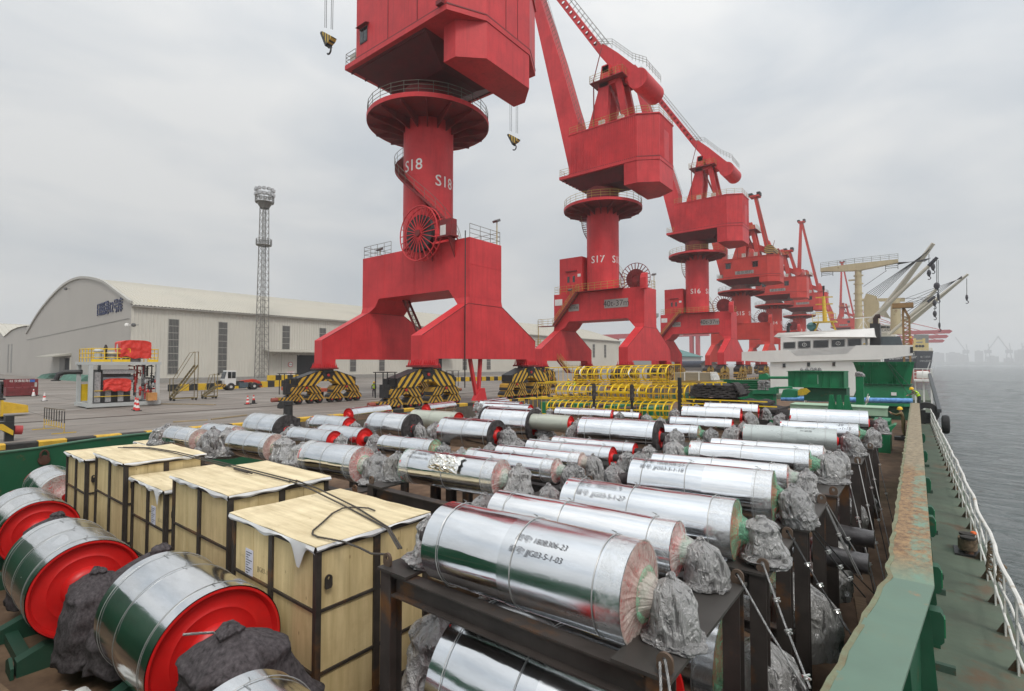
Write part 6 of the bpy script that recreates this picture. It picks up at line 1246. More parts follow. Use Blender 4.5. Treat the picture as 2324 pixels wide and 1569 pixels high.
b = MB(); r0 = wp((388, 908), (418, 880), (1130, 843), (1140, 912), (1065, 905), (440, 940)); b.loft([[(x, WY - .2 if z < r0[2][1] - .8 else WY + .6, z) for x, z in [r0[0], r0[3]]] + [(r0[3][0] + .3, WY + 6, r0[3][1]), (r0[0][0] - .3, WY + 6, r0[0][1])], [(r0[1][0], WY + .6, r0[1][1]), (r0[2][0], WY + .6, r0[2][1]), (r0[2][0], WY + 5.5, r0[2][1]), (r0[1][0], WY + 5.5, r0[1][1])]]); sub(b.build('roof', WHT(), ship), wh)
for (x, y) in ((469, 1120), (650, 1113), (836, 1110)):
    fr_ = MB().prism(wp((x - 14, y - 18), (x + 14, y - 18), (x + 14, y + 17), (x - 14, y + 17)), WY + .24, WY + .3, 'y').build('port_frame', WHT(), ship); sub(MB().prism(wp((x - 11, y - 15), (x + 11, y - 15), (x + 11, y + 14), (x - 11, y + 14)), WY + .2, WY + .24, 'y').build('port_pane', GLS(), ship), fr_)
MB().prism(wp((1398, 983), (1420, 983), (1420, 1028), (1398, 1028)), WY - .04, WY - .005, 'y').build('wing_panel', BLK(), ship)
# funnel with exhaust pipe, grey house behind
fp = wp((1095, 972), (1095, 805), (1170, 805), (1175, 972)); fn = MB().prism(fp, WY + 1.5, WY + 4, 'y').build('funnel', BLK(), ship)
b = MB(); c = wp((1135, 800))[0]; b.tube([(c[0], WY + 2.5, c[1] - .2), (c[0], WY + 2.5, c[1] + .6), (c[0] + .15, WY + 2.5, c[1] + .85), (c[0] + .5, WY + 2.5, c[1] + .9)], .28, 12); sub(b.build('exhaust_pipe', mat('sooty_pipe', (.05, .03, .025), .8), ship, smooth=True), fn)
MB().prism(wp((1175, 970), (1175, 900), (1320, 898), (1340, 968)), WY + 3, WY + 6, 'y').build('grey_casing', mat('blue_grey_casing', (.09, .11, .12), .6), ship)
# yellow mast with cross arms, teal dome
MY = mat('mast_yellow', (.62, .43, .05), .5, var=.15); mb_ = wp((745, 600), (757, 790))
b = MB(); b.cyl((mb_[1][0], WY + 2, mb_[1][1]), (mb_[0][0], WY + 2, mb_[0][1]), .28, 12, .18); mst = b.build('radar_mast', MY, ship, smooth=True)
for y in (610, 662, 725):
    a, c = wp((686, y), (815, y - 6)); b = MB(); b.bar((a[0], WY + 2, a[1]), (c[0], WY + 2, c[1]), .12, .14); sub(b.build('cross_arm', MY, ship), mst)
a = wp((757, 790))[0]; b = MB(); b.box(a[0] - 1.3, a[0] + 1.3, WY + 1, WY + 3, a[1] - .12, a[1]); b.rail([(a[0] - 1.3, WY + 1, a[1]), (a[0] + 1.3, WY + 1, a[1])], .9, .03, 1, .6); sub(b.build('mast_platform', MY, ship), mst)
for s_ in (-1.1, 1.1): b = MB(); b.bar((a[0] + s_ * .7, WY + 2, a[1] - .1), (a[0] + s_ * 1.3, WY + 2, a[1] - 2.0), .2); sub(b.build('mast_leg', MY, ship), mst)
a = wp((745, 555))[0]; b = MB(); b.cyl((a[0], WY + 2, a[1] - 1.5), (a[0], WY + 2, a[1] + .2), .06, 6); b.cyl((a[0], WY + 2, a[1] + .1), (a[0], WY + 2, a[1] + .6), .14, 8); sub(b.build('mast_lamp', BLK(), ship), mst)
a = wp((656, 828))[0]; b = MB(); b.lathe([(-.55, 0), (-.5, .25), (-.2, .55), (.2, .6), (.5, .35), (.6, 0)], 16, 'z', (a[0], WY + 2, a[1])); b.cyl((a[0], WY + 2, a[1] - 1.0), (a[0], WY + 2, a[1] - .5), .2, 8); b.build('satellite_dome', mat('teal_dome', (.05, .16, .17), .5), ship, smooth=True)
a = wp((1040, 755), (1040, 835), (975, 762), (1102, 752)); b = MB(); b.cyl((a[1][0], WY + 3, a[1][1]), (a[0][0], WY + 3, a[0][1]), .08, 6); b.bar((a[2][0], WY + 3, a[2][1]), (a[3][0], WY + 3, a[3][1]), .1, .12)
for s_ in (-.5, .5): b.bar((a[1][0] + s_, WY + 3, a[1][1]), (a[0][0], WY + 3, a[0][1] - .3), .05)
b.build('radar_scanner', WHT(), ship)
# exhaust and vents on the left of the roof
a = wp((458, 815), (458, 870)); b = MB(); b.cyl((a[1][0], WY + 4, a[1][1] - .3), (a[0][0], WY + 4, a[0][1]), .22, 10); b.cyl((a[0][0], WY + 4, a[0][1]), (a[0][0] + .3, WY + 4, a[0][1] + .3), .26, 10); b.box(a[1][0] - .3, a[1][0] + 1.5, WY + 3.5, WY + 4.5, a[1][1] - .5, a[1][1] + .1); b.build('vent_cowl', BLK(), ship)
# white gangway platform with life raft canister, right of the hopper; arch and tyre fender at the end of the side deck
MB().box(-.2, 1.15, 60, 62.5, 1.95, 2.1).build('raft_platform', WHT(), ship)
b = MB(); b.rail([(-.2, 60, 2.1), (1.1, 60, 2.1), (1.1, 62.4, 2.1)], 1.0, .03, 2, .6); b.build('platform_rail', WHT(), ship)
b = MB(); b.lathe([(-.45, 0), (-.45, .3), (-.38, .34), (-.02, .34), (-.02, .36), (.02, .36), (.02, .34), (.38, .34), (.45, .3), (.45, 0)], 18, 'x', (.45, 60.8, 2.55)); tag(b.build('life_raft_canister', WHT(), smooth=True), 'white life raft canister on the railed platform beyond the hopper', 'life raft')
for x in (-.1, .5, 1.05): MB().box(x - .06, x + .06, 60.5, 60.62, DZ, 1.95).build('platform_post', WHT(), ship)
b = MB(); b.lathe([(-.5, .35), (-.5, .75), (.1, .75), (.1, .35), (-.5, .35)], 20, 'y', (.5, 48.0, .05)); b.box(.0, 1.0, 47.6, 48.2, DZ, .05); b.build('fairlead_roller', BLK(), ship, smooth=True)
b = MB(); b.bar((1.2, 46.5, .3), (.9, 58, 2.6), .22, .25); b.build('gangway_arm', mat('dark_grey_paint', (.07, .075, .08), .6), ship)
ty = MB(); ty.lathe([(-.16, .30), (-.2, .42), (-.16, .55), (0, .60), (.16, .55), (.2, .42), (.16, .30), (-.16, .30)], 28, 'x', (1.38, 42.5, -.25)); tag(ty.build('tyre_fender', mat('tyre_rubber', (.018, .018, .018), .85, bump=.5, bscale=14), smooth=True), 'black tyre hung over the side as a fender beyond the rail', 'tyre')
# ------------------------------------------------------------------ warehouses
WALL = mat('warehouse_cream_sheet', (.53, .51, .45), .6, var=.05, scale=.15, streak=.12); GAB = mat('warehouse_grey_gable', (.40, .375, .34), .65, var=.06, scale=.1, streak=.10); ROOF = mat('warehouse_roof_sheet', (.47, .445, .38), .6, var=.10, scale=.12, streak=.0, dirt=.2, dirtcol=(.30, .25, .19), rscale=.15)
def arch_pts(ctrl, n=40):
    """smooth curve through control points (Catmull-Rom)"""
    P_ = [Vector((*c, 0)) for c in ctrl]; P_ = [P_[0] * 2 - P_[1]] + P_ + [P_[-1] * 2 - P_[-2]]; out = []
    for i in range(1, len(P_) - 2):
        for k in range(8):
            t = k / 8; a, b_, c, d = P_[i-1:i+3]; out.append(.5 * ((2*b_) + (c - a)*t + (2*a - 5*b_ + 4*c - d)*t*t + (3*b_ - a - 3*c + d)*t**3))
    out.append(P_[-2]); return [(p.x, p.y) for p in out]
WY0, WX0 = 31.6, -116.6
wh1 = thing('warehouse', 'long cream warehouse with an arched roof and grey gable behind the quay', 'warehouse', (-160, WY0, QZ), world=True)
arc = arch_pts([(-116.6, 14.9), (-126.3, 18.0), (-136, 20.9), (-150, 23.1), (-161, 23.6), (-172, 22.9), (-186, 20.6), (-200, 17.3), (-214.5, 12.6)])
MB().prism([(-116.7, QZ), (-214.4, QZ)] + arc[::-1], WY0, WY0 + .3, 'y').build('gable_wall', GAB, wh1)
b = MB(); b.loft([[(x + (.5 if i == 0 else 0), WY0 - .35, z), (x + (.5 if i == 0 else 0), WY0 - .35, z + .55), (x, WY0 + .2, z + .55), (x, WY0 + .2, z)] for i, (x, z) in enumerate(arc)]); b.build('gable_trim', mat('roof_trim_grey', (.40, .385, .35), .6), wh1)
YE = 236.
b = MB(); rows = []; y = WY0
while y < YE: rows += [(y, 0), (y + .28, 0), (y + .34, .12), (y + .48, .12), (y + .54, 0)]; y += .62
arc2 = [(-115.6, 14.55)] + arc; na = len(arc2)
b.v = [(x, yy_, z + dz + .08) for yy_, dz in rows for x, z in arc2]; b.f = [(r*na+i, (r+1)*na+i, (r+1)*na+i+1, r*na+i+1) for r in range(len(rows)-1) for i in range(na-1)]; b.build('roof', ROOF, wh1)
b = MB(); rows = []; y = WY0
while y < YE: rows += [(y, 0), (y + .3, 0), (y + .34, .07), (y + .50, .07), (y + .54, 0)]; y += .62
b.v = [(WX0 + dx, yy_, z) for yy_, dx in rows for z in (QZ + .9, 14.6)]; b.f = [(2*r, 2*r+2, 2*r+3, 2*r+1) for r in range(len(rows)-1)]; b.build('side_wall', WALL, wh1)
MB().box(WX0 - .1, WX0 + .12, WY0, YE, QZ, QZ + .95).build('plinth', mat('plinth_grey', (.27, .26, .24), .8, var=.15), wh1)
MB().box(WX0 - .05, WX0 + .85, WY0, YE, 14.35, 14.6).build('gutter', mat('roof_trim_grey', (.40, .385, .35), .6), wh1)
ag = arch_pts([(-116.6, 14.9), (-126.3, 18.0), (-136, 20.9), (-150, 23.1), (-161, 23.6), (-172, 22.9), (-186, 20.6), (-200, 17.3), (-214.5, 12.6)]); MB().prism([(-116.7, QZ), (-214.4, QZ)] + ag[::-1], YE - .3, YE, 'y').build('far_gable', GAB, wh1)
WIN = mat('barred_window_pane', (.055, .057, .055), .4, var=.3, scale=8); WFR = mat('window_mullion', (.36, .35, .32), .6)
def tallwin(y0, y1, z0, z1, n):
    w = bpy.data.objects.new('window', None); COL.objects.link(w); w.parent = wh1; off = Vector(wh1['_o']); w['_o'] = tuple(off)
    MB().box(WX0 + .05, WX0 + .10, y0 - .06, y1 + .06, z0 - .06, z1 + .06).build('window_frame', WFR, w)
    for i in range(n):
        for q in range(2):
            ym = y0 + (y1 - y0) * q / 2; MB().box(WX0 + .09, WX0 + .125, ym + .03, ym + (y1 - y0) / 2 - .03, z0 + (z1 - z0) * i / n + .06, z0 + (z1 - z0) * (i + 1) / n - .06).build('pane', WIN, w)
    for k in range(7): yq = y0 + (y1 - y0) * (k + .5) / 7; MB().box(WX0 + .13, WX0 + .15, yq - .015, yq + .015, z0, z1).build('bar', WFR, w)
for y0, y1, z0 in ((37.8, 39.6, 1.5), (47.1, 48.85, 1.5), (61.1, 62.9, 6.9), (70.6, 72.4, 6.9), (79.5, 81.3, 1.5), (88.8, 90.6, 1.5), (103, 104.8, 6.9), (112, 113.8, 6.9), (122, 124, 1.5), (134, 136, 1.5), (208, 210, 6.4), (219, 221, 6.4)): tallwin(y0, y1, z0, 12.45, 8 if z0 < 3 else 4)
def sidedoor(y0):
    d = bpy.data.objects.new('sliding_door', None); COL.objects.link(d); d.parent = wh1; d['_o'] = wh1['_o']
    MB().box(WX0 + .02, WX0 + .12, y0 + 3.7, y0 + 9.6, QZ + .02, 5.6).build('opening', mat('painted_dark_interior', (.012, .014, .017), .9), d)  # solid panel on the wall, the unlit inside painted near-black
    b = MB(); y = y0
    for k in range(7): b.box(WX0 + .1, WX0 + .22 + .05 * (k % 2), y0 + .53 * k, y0 + .53 * k + .52, QZ + .1, 5.7)
    b.build('door_leaf', WALL, d)
    MB().prism([(WX0, 6.9), (WX0 + 3.2, 6.35), (WX0 + 3.2, 6.15), (WX0, 6.6)], y0 - 4.4, y0 + 13, 'y').build('canopy', mat('canopy_sheet', (.36, .34, .29), .6), d)
    for yq in (y0 - 2, y0 + 4, y0 + 10): MB().bar((WX0 + .1, yq, 5.4), (WX0 + 3.0, yq, 6.2), .08).build('canopy_strut', WFR, d)
sidedoor(61.0); sidedoor(103.0)
# gable: door with canopy, round signs, lettering, cameras
def gp(*pts): return [(aY(*c1(*p), WY0).x, aY(*c1(*p), WY0).z) for p in pts]
(dx0, dz1), (dx1, _), (kx0, kz0), (kx1, kz1) = gp((405, 615), (470, 610), (330, 612), (478, 590))
MB().box(dx0, dx1, WY0 - .05, WY0 + .02, QZ, dz1).build('gable_door_dark_panel', mat('painted_dark_interior', (.012, .014, .017), .9), wh1)  # no hole here: a near-black panel painted as the shade inside
MB().box(dx1 + .05, dx1 + 1.2, WY0 - .12, WY0 - .01, QZ, dz1 + .2).build('gable_door_leaf', WALL, wh1); MB().box(dx0 - .1, dx0 + (dx1 - dx0) * .55, WY0 - .16, WY0 - .06, QZ, dz1 + .1).build('gable_door_leaf', mat('door_slats_grey', (.20, .195, .185), .7, var=.3, scale=2, stretch=(8, 1, .2)), wh1)
MB().prism([(WY0, kz1 + .4), (WY0 - 3.5, kz0 + .2), (WY0 - 3.5, kz0), (WY0, kz1 - .2)], kx0 + 4, kx1, 'x').build('gable_canopy', mat('canopy_sheet', (.36, .34, .29), .6), wh1)
MB().prism(gp((180, 490), (868, 345), (868, 350), (180, 495)), WY0 - .06, WY0 - .005, 'y').build('sheet_seam', mat('seam_dark', (.24, .23, .21), .6), wh1)
BLUE = mat('sign_navy', (.012, .022, .085), .4)
(ta, tb_), (tc_, td) = gp((675, 298), (800, 265)); sl_ = (td - tb_) / (tc_ - ta)
cxx, czz = (ta + tc_) / 2, (tb_ + td) / 2 + .1
letter('sign_lettering', '日照港12号库', 2.75, BLUE, wh1, lambda x, y, t: (cxx + x * 1.08, WY0 - .12 - t, 14.95 + y * 1.1), .08, .0)
for (u, v) in ((440, 150), (850, 393), (895, 393)):
    p = aY(*c1(u, v), WY0 - .8); b = MB(); b.lathe([(-.35, 0), (-.25, .3), (0, .4), (.3, .3), (.4, 0)], 12, 'z', p); b.bar(p, p + Vector((0, .8, .1)), .1); b.build('security_camera', mat('camera_dark', (.10, .10, .10), .4) if u > 860 or u < 500 else WHT(), wh1, smooth=True)
p = aX(*c1(1947, 657), WX0 + .3)
b = MB(); b.cyl((p.x, p.y, p.z), (p.x + .05, p.y, p.z), .62, 24); sg = b.build('speed_sign', mat('sign_red', (.45, .02, .03), .5), wh1); b = MB(); b.cyl((p.x + .05, p.y, p.z), (p.x + .08, p.y, p.z), .48, 24); sub(b.build('sign_face', WHT(), wh1), sg)
letter('sign_lettering', '5km', .5, INK, wh1, lambda x, y, t: (p.x + .09 + t, p.y + x, p.z + y))
q_ = aX(*c1(1948, 716), WX0 + .3); MB().box(q_.x, q_.x + .05, q_.y - .9, q_.y + .9, q_.z - .55, q_.z + .5).build('notice_board', WHT(), wh1); letter('notice_lettering', '安全生产\n严禁烟火', .42, mat('sign_red', (.45, .02, .03), .5), wh1, lambda x, y, t: (q_.x + .06 + t, q_.y + x, q_.z + .15 + y))
# second shed at the left, lower arch
wh2 = thing('warehouse', 'lower grey shed joined to the left of the arched warehouse', 'warehouse', (-240, WY0, QZ), world=True)
MB().prism([(-214.6, QZ), (-330, QZ), (-330, 20.5), (-275, 18.2), (-254, 13.0), (-240, 14.6), (-228, 15.1), (-214.6, 15.0)], WY0 + .1, WY0 + .5, 'y').build('gable_wall', GAB, wh2)
for pr in ([(-330, 21.0), (-300, 20.2), (-275, 18.4), (-254, 13.1)], [(-254, 13.1), (-240, 14.8), (-228, 15.3), (-214.7, 15.2)]):
    b = MB(); rows = []; y = WY0 - .3
    while y < WY0 + 90: rows += [(y, 0), (y + 1.0, 0), (y + 1.1, .15), (y + 1.3, .15), (y + 1.4, 0)]; y += 1.6
    n_ = len(pr); b.v = [(x, yy_, z + dz) for yy_, dz in rows for x, z in pr]; b.f = [(r*n_+i, (r+1)*n_+i, (r+1)*n_+i+1, r*n_+i+1) for r in range(len(rows)-1) for i in range(n_-1)]; b.build('roof', ROOF, wh2)
for x in (-247, -241): MB().box(x, x + 2.2, WY0 + .02, WY0 + .1, .5, 10.2).build('strip_window', mat('strip_window_grey', (.20, .195, .18), .5), wh2)
# ------------------------------------------------------------------ flood light mast
mx_, my_ = -106.6, 51.6
fm = thing('floodlight_mast', 'tall grey lattice floodlight mast before the warehouse', 'light mast', (mx_, my_, QZ), world=True); LAT = mat('galvanised_lattice', (.17, .165, .15), .6, var=.2)
HT = 36.5
for sx in (-1, 1):
    for sy in (-1, 1): b = MB(); b.bar((mx_ + sx * 1.0, my_ + sy * 1.0, QZ), (mx_ + sx * .62, my_ + sy * .62, HT), .13); b.build('leg', LAT, fm)
ns = 26
for i in range(ns):
    z0, z1 = QZ + (HT - QZ) * i / ns, QZ + (HT - QZ) * (i + 1) / ns; w0, w1 = 1.0 - .38 * i / ns, 1.0 - .38 * (i + 1) / ns; b = MB()
    for k in range(4):
        c = [(-1, -1), (1, -1), (1, 1), (-1, 1)]; (ax, ay), (bx, by) = c[k], c[(k + 1) % 4]
        b.bar((mx_ + ax * w0, my_ + ay * w0, z0), (mx_ + bx * w0, my_ + by * w0, z0), .05); b.bar((mx_ + ax * w0, my_ + ay * w0, z0), (mx_ + bx * w1, my_ + by * w1, z1), .05)
    b.build('lattice_bay', LAT, fm)
for z, r in ((28.2, 1.5), (37.2, 1.8)):
    b = MB(); b.lathe([(0, .5), (0, r), (.15, r), (.15, .5)], 20, 'z', (mx_, my_, z)); pf = b.build('platform', LAT, fm); b = MB(); b.rail([(mx_ + x, my_ + y, z + .1) for x, y, _ in ringpath(r, 0, n=12)[:-1]], 1.2, .05, 2, 1.2, 5, True); sub(b.build('platform_rail', LAT, fm), pf)
b = MB()
for q in (-.25, .25): b.bar((mx_ + q, my_, QZ), (mx_ + q, my_, HT), .07)
for i in range(90): b.bar((mx_ - .25, my_, QZ + .4 * i), (mx_ + .25, my_, QZ + .4 * i), .05)
b.build('ladder', LAT, fm)
b = MB(); b.lathe([(36.0, .8), (37.2, 1.5)], 16, 'z', (mx_, my_, 0)); b.build('platform_cone', LAT, fm)
for z in (38.9, 39.9):
    b = MB(); b.tube([(mx_ + 1.6 * cos(a), my_ + 1.6 * sin(a), z) for a in [2*pi*i/20 for i in range(20)]], .08, 5, True); rg_ = b.build('lamp_ring', LAT, fm)
    for k in range(12):
        a = 2*pi*k/12; b = MB(); c = Vector((mx_ + 1.7 * cos(a), my_ + 1.7 * sin(a), z)); b.box(c.x - .26, c.x + .26, c.y - .26, c.y + .26, c.z - .28, c.z + .28); sub(b.build('lamp', mat('lamp_pale', (.42, .43, .44), .4), fm), rg_)
MB().box(mx_ - 1.6, mx_ + 1.6, my_ - 1.6, my_ + 1.6, QZ, QZ + .8).build('base_block', mat('plinth_grey', (.27, .26, .24), .8), fm)
# ------------------------------------------------------------------ process skid with red tarpaulins
sk_ = thing('process_skid', 'two storey process skid in a pale frame with yellow railings and red tarpaulins', 'machine', (-57, 14.6, QZ), world=True)
sx0, sx1, sy0, sy1, sz = -59.0, -55.2, 12.2, 17.1, QZ
PAL = mat('pale_grey_frame', (.44, .46, .45), .5, var=.08)
for x in (sx0, sx1):
    for y in (sy0, sy1): MB().box(x - .14, x + .14, y - .14, y + .14, sz + .4, sz + 3.75).build('column', PAL, sk_)
MB().box(sx0 + .5, sx0 + .7, sy0 + 1.2, sy0 + 1.4, sz + .4, sz + 3.7).build('column', PAL, sk_)
for z0, z1 in ((sz + .12, sz + .42), (sz + 3.75, sz + 4.0)):
    for x in (sx0, sx1): MB().box(x - .15, x + .15, sy0 - .25, sy1 + .25, z0, z1).build('side_beam', PAL, sk_)
    for y in (sy0, sy1): MB().box(sx0 + .15, sx1 - .15, y - .15, y + .15, z0, z1).build('cross_beam', PAL, sk_)
MB().box(sx0, sx1, sy0, sy1, sz + 3.9, sz + 3.98).build('upper_deck', mat('grating_grey', (.15, .15, .15), .7), sk_)
b = MB(); b.rail([(sx1, sy1, sz + 4), (sx1, sy1 - .75, sz + 4)], 1.15, .035, 2, .7); b.rail([(sx1, sy0 + 2.75, sz + 4), (sx1, sy0, sz + 4), (sx0, sy0, sz + 4), (sx0, sy1, sz + 4), (sx1, sy1, sz + 4)], 1.15, .035, 2, .9); b.build('yellow_rail', YEL(), sk_)
for ya, yb in ((sy0, sy0 + 1.35), (sy0 + 1.45, sy0 + 2.75), (sy1 - .75, sy1)): MB().box(sx1 + .04, sx1 + .07, ya, yb, sz + 4.0, sz + 4.22).build('toe_board', YEL(), sk_)
for z in (1.0, 1.5): MB().bar((sx1 - .2, sy0 + .3, sz + z), (sx1 - .2, sy0 + 2.9, sz + z), .05).build('inner_rail', YEL(), sk_)
MB().box(sx0 - .06, sx0 - .02, sy0 - .1, sy0 + 1.0, sz + .5, sz + 2.0).build('yellow_gate', YEL(), sk_)
TRAY = mat('cable_tray_grey', (.30, .30, .30), .5, var=.35, scale=8)
for y0, y1, z0, z1 in ((sy0 + .35, sy0 + .75, .5, 3.1), (sy0 + .9, sy0 + 3.2, 2.95, 3.3), (sy0 + 1.1, sy0 + 1.5, .5, 1.7), (sy0 + 2.0, sy0 + 2.4, .5, 1.7)): MB().box(sx1 - .4, sx1 - .25, y0, y1, sz + z0, sz + z1).build('cable_tray', TRAY, sk_)
MB().box(sx0 + .6, sx1 - .6, sy0 + .6, sy0 + 3.0, sz + .42, sz + 3.3).build('vessel_block', mat('machinery_dark', (.05, .05, .052), .6, var=.4, scale=4), sk_)
b = MB(); b.cyl((sx1 - .9, sy0 + 1.0, sz + 2.5), (sx1 - .9, sy0 + 3.2, sz + 2.5), .35, 16); b.build('cylinder_tank', mat('tank_grey', (.26, .26, .27), .4, metal=.3), sk_, smooth=True)
random.seed(21); PIPE = [BLK(), mat('pipe_grey', (.30, .31, .31), .5), HUBR]
for i in range(26):   # dense piping on the right third, one pipe each
    y = sy0 + 3.3 + random.random() * 1.55; x = sx1 - .15 - random.random() * 1.2; z = sz + .5 + random.random() * 2.4; h_ = .4 + random.random() * 1.1; b = MB()
    pts = [(x, y, z), (x, y, min(sz + 3.6, z + h_)), (x + random.uniform(-.3, .3), y + random.uniform(-.5, .4), min(sz + 3.65, z + h_ + .05))]; b.tube(pts, .05 + .04 * random.random(), 8); b.lathe([(-.03, .13), (.03, .13)], 10, 'z', (x, y, z + h_ * .5)); b.build('pipe', PIPE[i % 3 if i % 5 else 2], sk_, smooth=True)
for i in range(8): y = sy0 + 3.4 + .2 * i; b = MB(); b.lathe([(0, 0), (0, .12), (.12, .14), (.16, .1), (.3, .05), (.3, 0)], 10, 'z', (sx1 - .1, y, sz + 1.2 + .3 * (i % 4))); b.build('valve', PIPE[(i + 1) % 3], sk_, smooth=True)
b = MB(); b.tube([(sx0 + .2, sy0 + .2, sz + 3.1), (sx0 - 0.2, sy0 - .9, sz + 3.1), (sx0 - .3, sy0 - 1.35, sz + 2.9), (sx0 - .3, sy0 - 1.5, sz + 2.4)], .2, 12); b.lathe([(0, .34), (.08, .34)], 16, 'z', (sx0 - .3, sy0 - 1.5, sz + 2.32)); b.build('outlet_pipe', BLK(), sk_, smooth=True)
for i, (y, x, h_, r) in enumerate(((.7, -1, 1.2, .25), (1.1, -.5, 1.5, .1), (1.7, -1, .9, .4), (1.9, -.4, 1.6, .05), (2.1, -.6, 1.6, .05), (2.5, -.5, 1.35, .18))): b = MB(); b.lathe([(0, r), (h_ * .7, r), (h_ * .75, r * 1.4), (h_ * .82, r * 1.4), (h_, r * .6), (h_, 0)], 14, 'z', (sx1 + x, sy0 + y, sz + 4)); b.build('top_fitting', [PAL, BLK(), PAL][i % 3], sk_, smooth=True)
random.seed(7)
TARP = mat('red_tarpaulin', (.62, .035, .022), .55, var=.12, scale=2, bump=.5, bscale=7)
def tarp(name, x, y0, y1, z0, z1, dep, parent, label, lower=.25):
    b = MB(); n, m_ = 26, 20; front = []
    for i in range(n + 1):
        for j in range(m_ + 1):
            u, v = i / n, j / m_; yy_ = y0 + (y1 - y0) * u; zl = z0 + lower * (noise.noise(Vector((u * 3, label.__len__(), 0)))); zz = zl + (z1 - .2 * (abs(2*u - 1) ** 4) - zl) * v
            front.append((x + .12 * noise.noise(Vector((u * 5, v * 2.5, 4))) + .05 * noise.noise(Vector((u * 14, v * 6, 1))) - .05, yy_ + .06 * noise.noise(Vector((v * 5, u, 7))), zz))
    b.v = front + [(p[0] - dep, p[1], p[2]) for p in front]; k = len(front)
    for i in range(n):
        for j in range(m_): q = (i*(m_+1)+j, (i+1)*(m_+1)+j, (i+1)*(m_+1)+j+1, i*(m_+1)+j+1); b.f += [q, tuple(t + k for t in q[::-1])]
    rim = [i*(m_+1) for i in range(n+1)] + [n*(m_+1)+j for j in range(1, m_+1)] + [i*(m_+1)+m_ for i in range(n-1, -1, -1)] + [j for j in range(m_-1, 0, -1)]; b.f += [(rim[i], rim[(i+1) % len(rim)], rim[(i+1) % len(rim)] + k, rim[i] + k) for i in range(len(rim))]
    o = b.build('tarpaulin', TARP, None, smooth=True); tag(o, label, 'tarpaulin', 'red tarpaulins'); return o
tarp('tarp', sx1 + .1, sy0 + 2.05, sy0 + 4.35, sz + 4.35, sz + 5.95, 1.8, sk_, 'red tarpaulin tied over a motor on the skid roof')
tarp('tarp', sx1 + .2, sy0 + .9, sy0 + 2.85, sz + 1.45, sz + 2.55, .3, sk_, 'red tarpaulin tied across the lower storey of the skid')
b = MB(); b.lathe([(0, .6), (.35, .6), (.4, .9), (.5, .9)], 20, 'z', (sx1 - .9, sy0 + 3.2, sz + 4)); b.build('motor_base', mat('pipe_grey', (.30, .31, .31), .5), sk_, smooth=True)
MB().box(sx1 + .1, sx1 + .7, sy1 - .9, sy1 - .2, sz + .5, sz + 1.2).build('wrapped_part', mat('orange_cardboard', (.50, .24, .08), .7, var=.2), sk_)
# ------------------------------------------------------------------ wheeled maintenance stairs
def mstair(label, x, y0, y1, h_, w, gx):
    t = thing('maintenance_stairs', label, 'stairs', (x, (y0+y1)/2, QZ), world=True, group='wheeled maintenance stairs'); m_ = mat('brown_stair_steel', (.10, .085, .05), .6, var=.3, hue2=(.22, .17, .07)); n_ = max(6, int(h_ / .28))
    for dx in (-w/2, w/2):
        MB().bar((x + dx, y0, QZ + .3), (x + dx, y1, QZ + h_), .07, .16).build('stringer', m_, t); MB().box(x + dx - .05, x + dx + .05, y0, y1, QZ + .2, QZ + .3).build('base_runner', m_, t)
        MB().bar((x + dx, y1, QZ + .2), (x + dx, y1, QZ + h_ + 1.4), .06).build('upright', m_, t); MB().bar((x + dx, y0, QZ + .2), (x + dx, y0, QZ + h_ * .62), .06).build('upright', m_, t)
        b = MB(); b.tube([(x + dx, y0, QZ + h_ * .62), (x + dx, y0 + .3, QZ + h_ * .62), (x + dx, y1 - .5, QZ + h_ + 1.3), (x + dx, y1, QZ + h_ + 1.4)], .03, 6); b.build('hand_rail', m_, t); MB().bar((x + dx, y0, QZ + .4), (x + dx, y1, QZ + h_ * .6), .05).build('brace', m_, t)
        for y in (y0 + .1, y1 - .15): b = MB(); b.cyl((x + dx - .05, y, QZ + .12), (x + dx + .05, y, QZ + .12), .12, 12); b.build('wheel', BLK(), t)
    for i in range(n_): yy_ = y0 + (y1 - y0) * (i + .5) / n_; zz = QZ + .3 + (h_ - .3) * (i + .5) / n_; MB().box(x - w/2, x + w/2, yy_ - .12, yy_ + .12, zz, zz + .04).build('tread', m_, t)
    return t
mstair('tall brown wheeled maintenance stairs between the skid and the tractor', -60.2, 19.9, 22.2, 3.7, .9, 0)
ps_ = aG(*c1(1420, 885)); mstair('small brown wheeled steps leaning by the tractor', ps_.x, ps_.y - .9, ps_.y + .4, 1.3, .8, 0)
# ------------------------------------------------------------------ terminal tractor
tr = thing('terminal_tractor', 'white cabbed terminal tractor with a red fifth wheel arm', 'tractor', (-77.6, 33.8, QZ), world=True); tx, ty0 = -77.2, 31.9
TW = mat('tractor_white', (.62, .62, .60), .4, var=.06); TB = mat('tractor_blue_grey', (.07, .10, .12), .5)
b = MB(); b.prism([(ty0 + .3, QZ + .75), (ty0 + .2, QZ + 1.5), (ty0 + .55, QZ + 2.85), (ty0 + 1.75, QZ + 2.85), (ty0 + 1.75, QZ + .75)], tx - 1.3, tx + .1, 'x'); cab = b.build('cab', TW, tr)
for ya, yb, za, zb in ((.62, 1.1, 1.75, 2.65), (1.18, 1.68, 1.75, 2.65)): MB().box(tx + .1, tx + .13, ty0 + ya, ty0 + yb, QZ + za, QZ + zb).build('side_window', GLS(), tr)
b = MB(); b.prism([(ty0 + .22, QZ + 1.7), (ty0 + .48, QZ + 2.7), (ty0 + .44, QZ + 2.7), (ty0 + .18, QZ + 1.7)], tx - 1.2, tx, 'x'); b.build('windscreen', GLS(), tr)
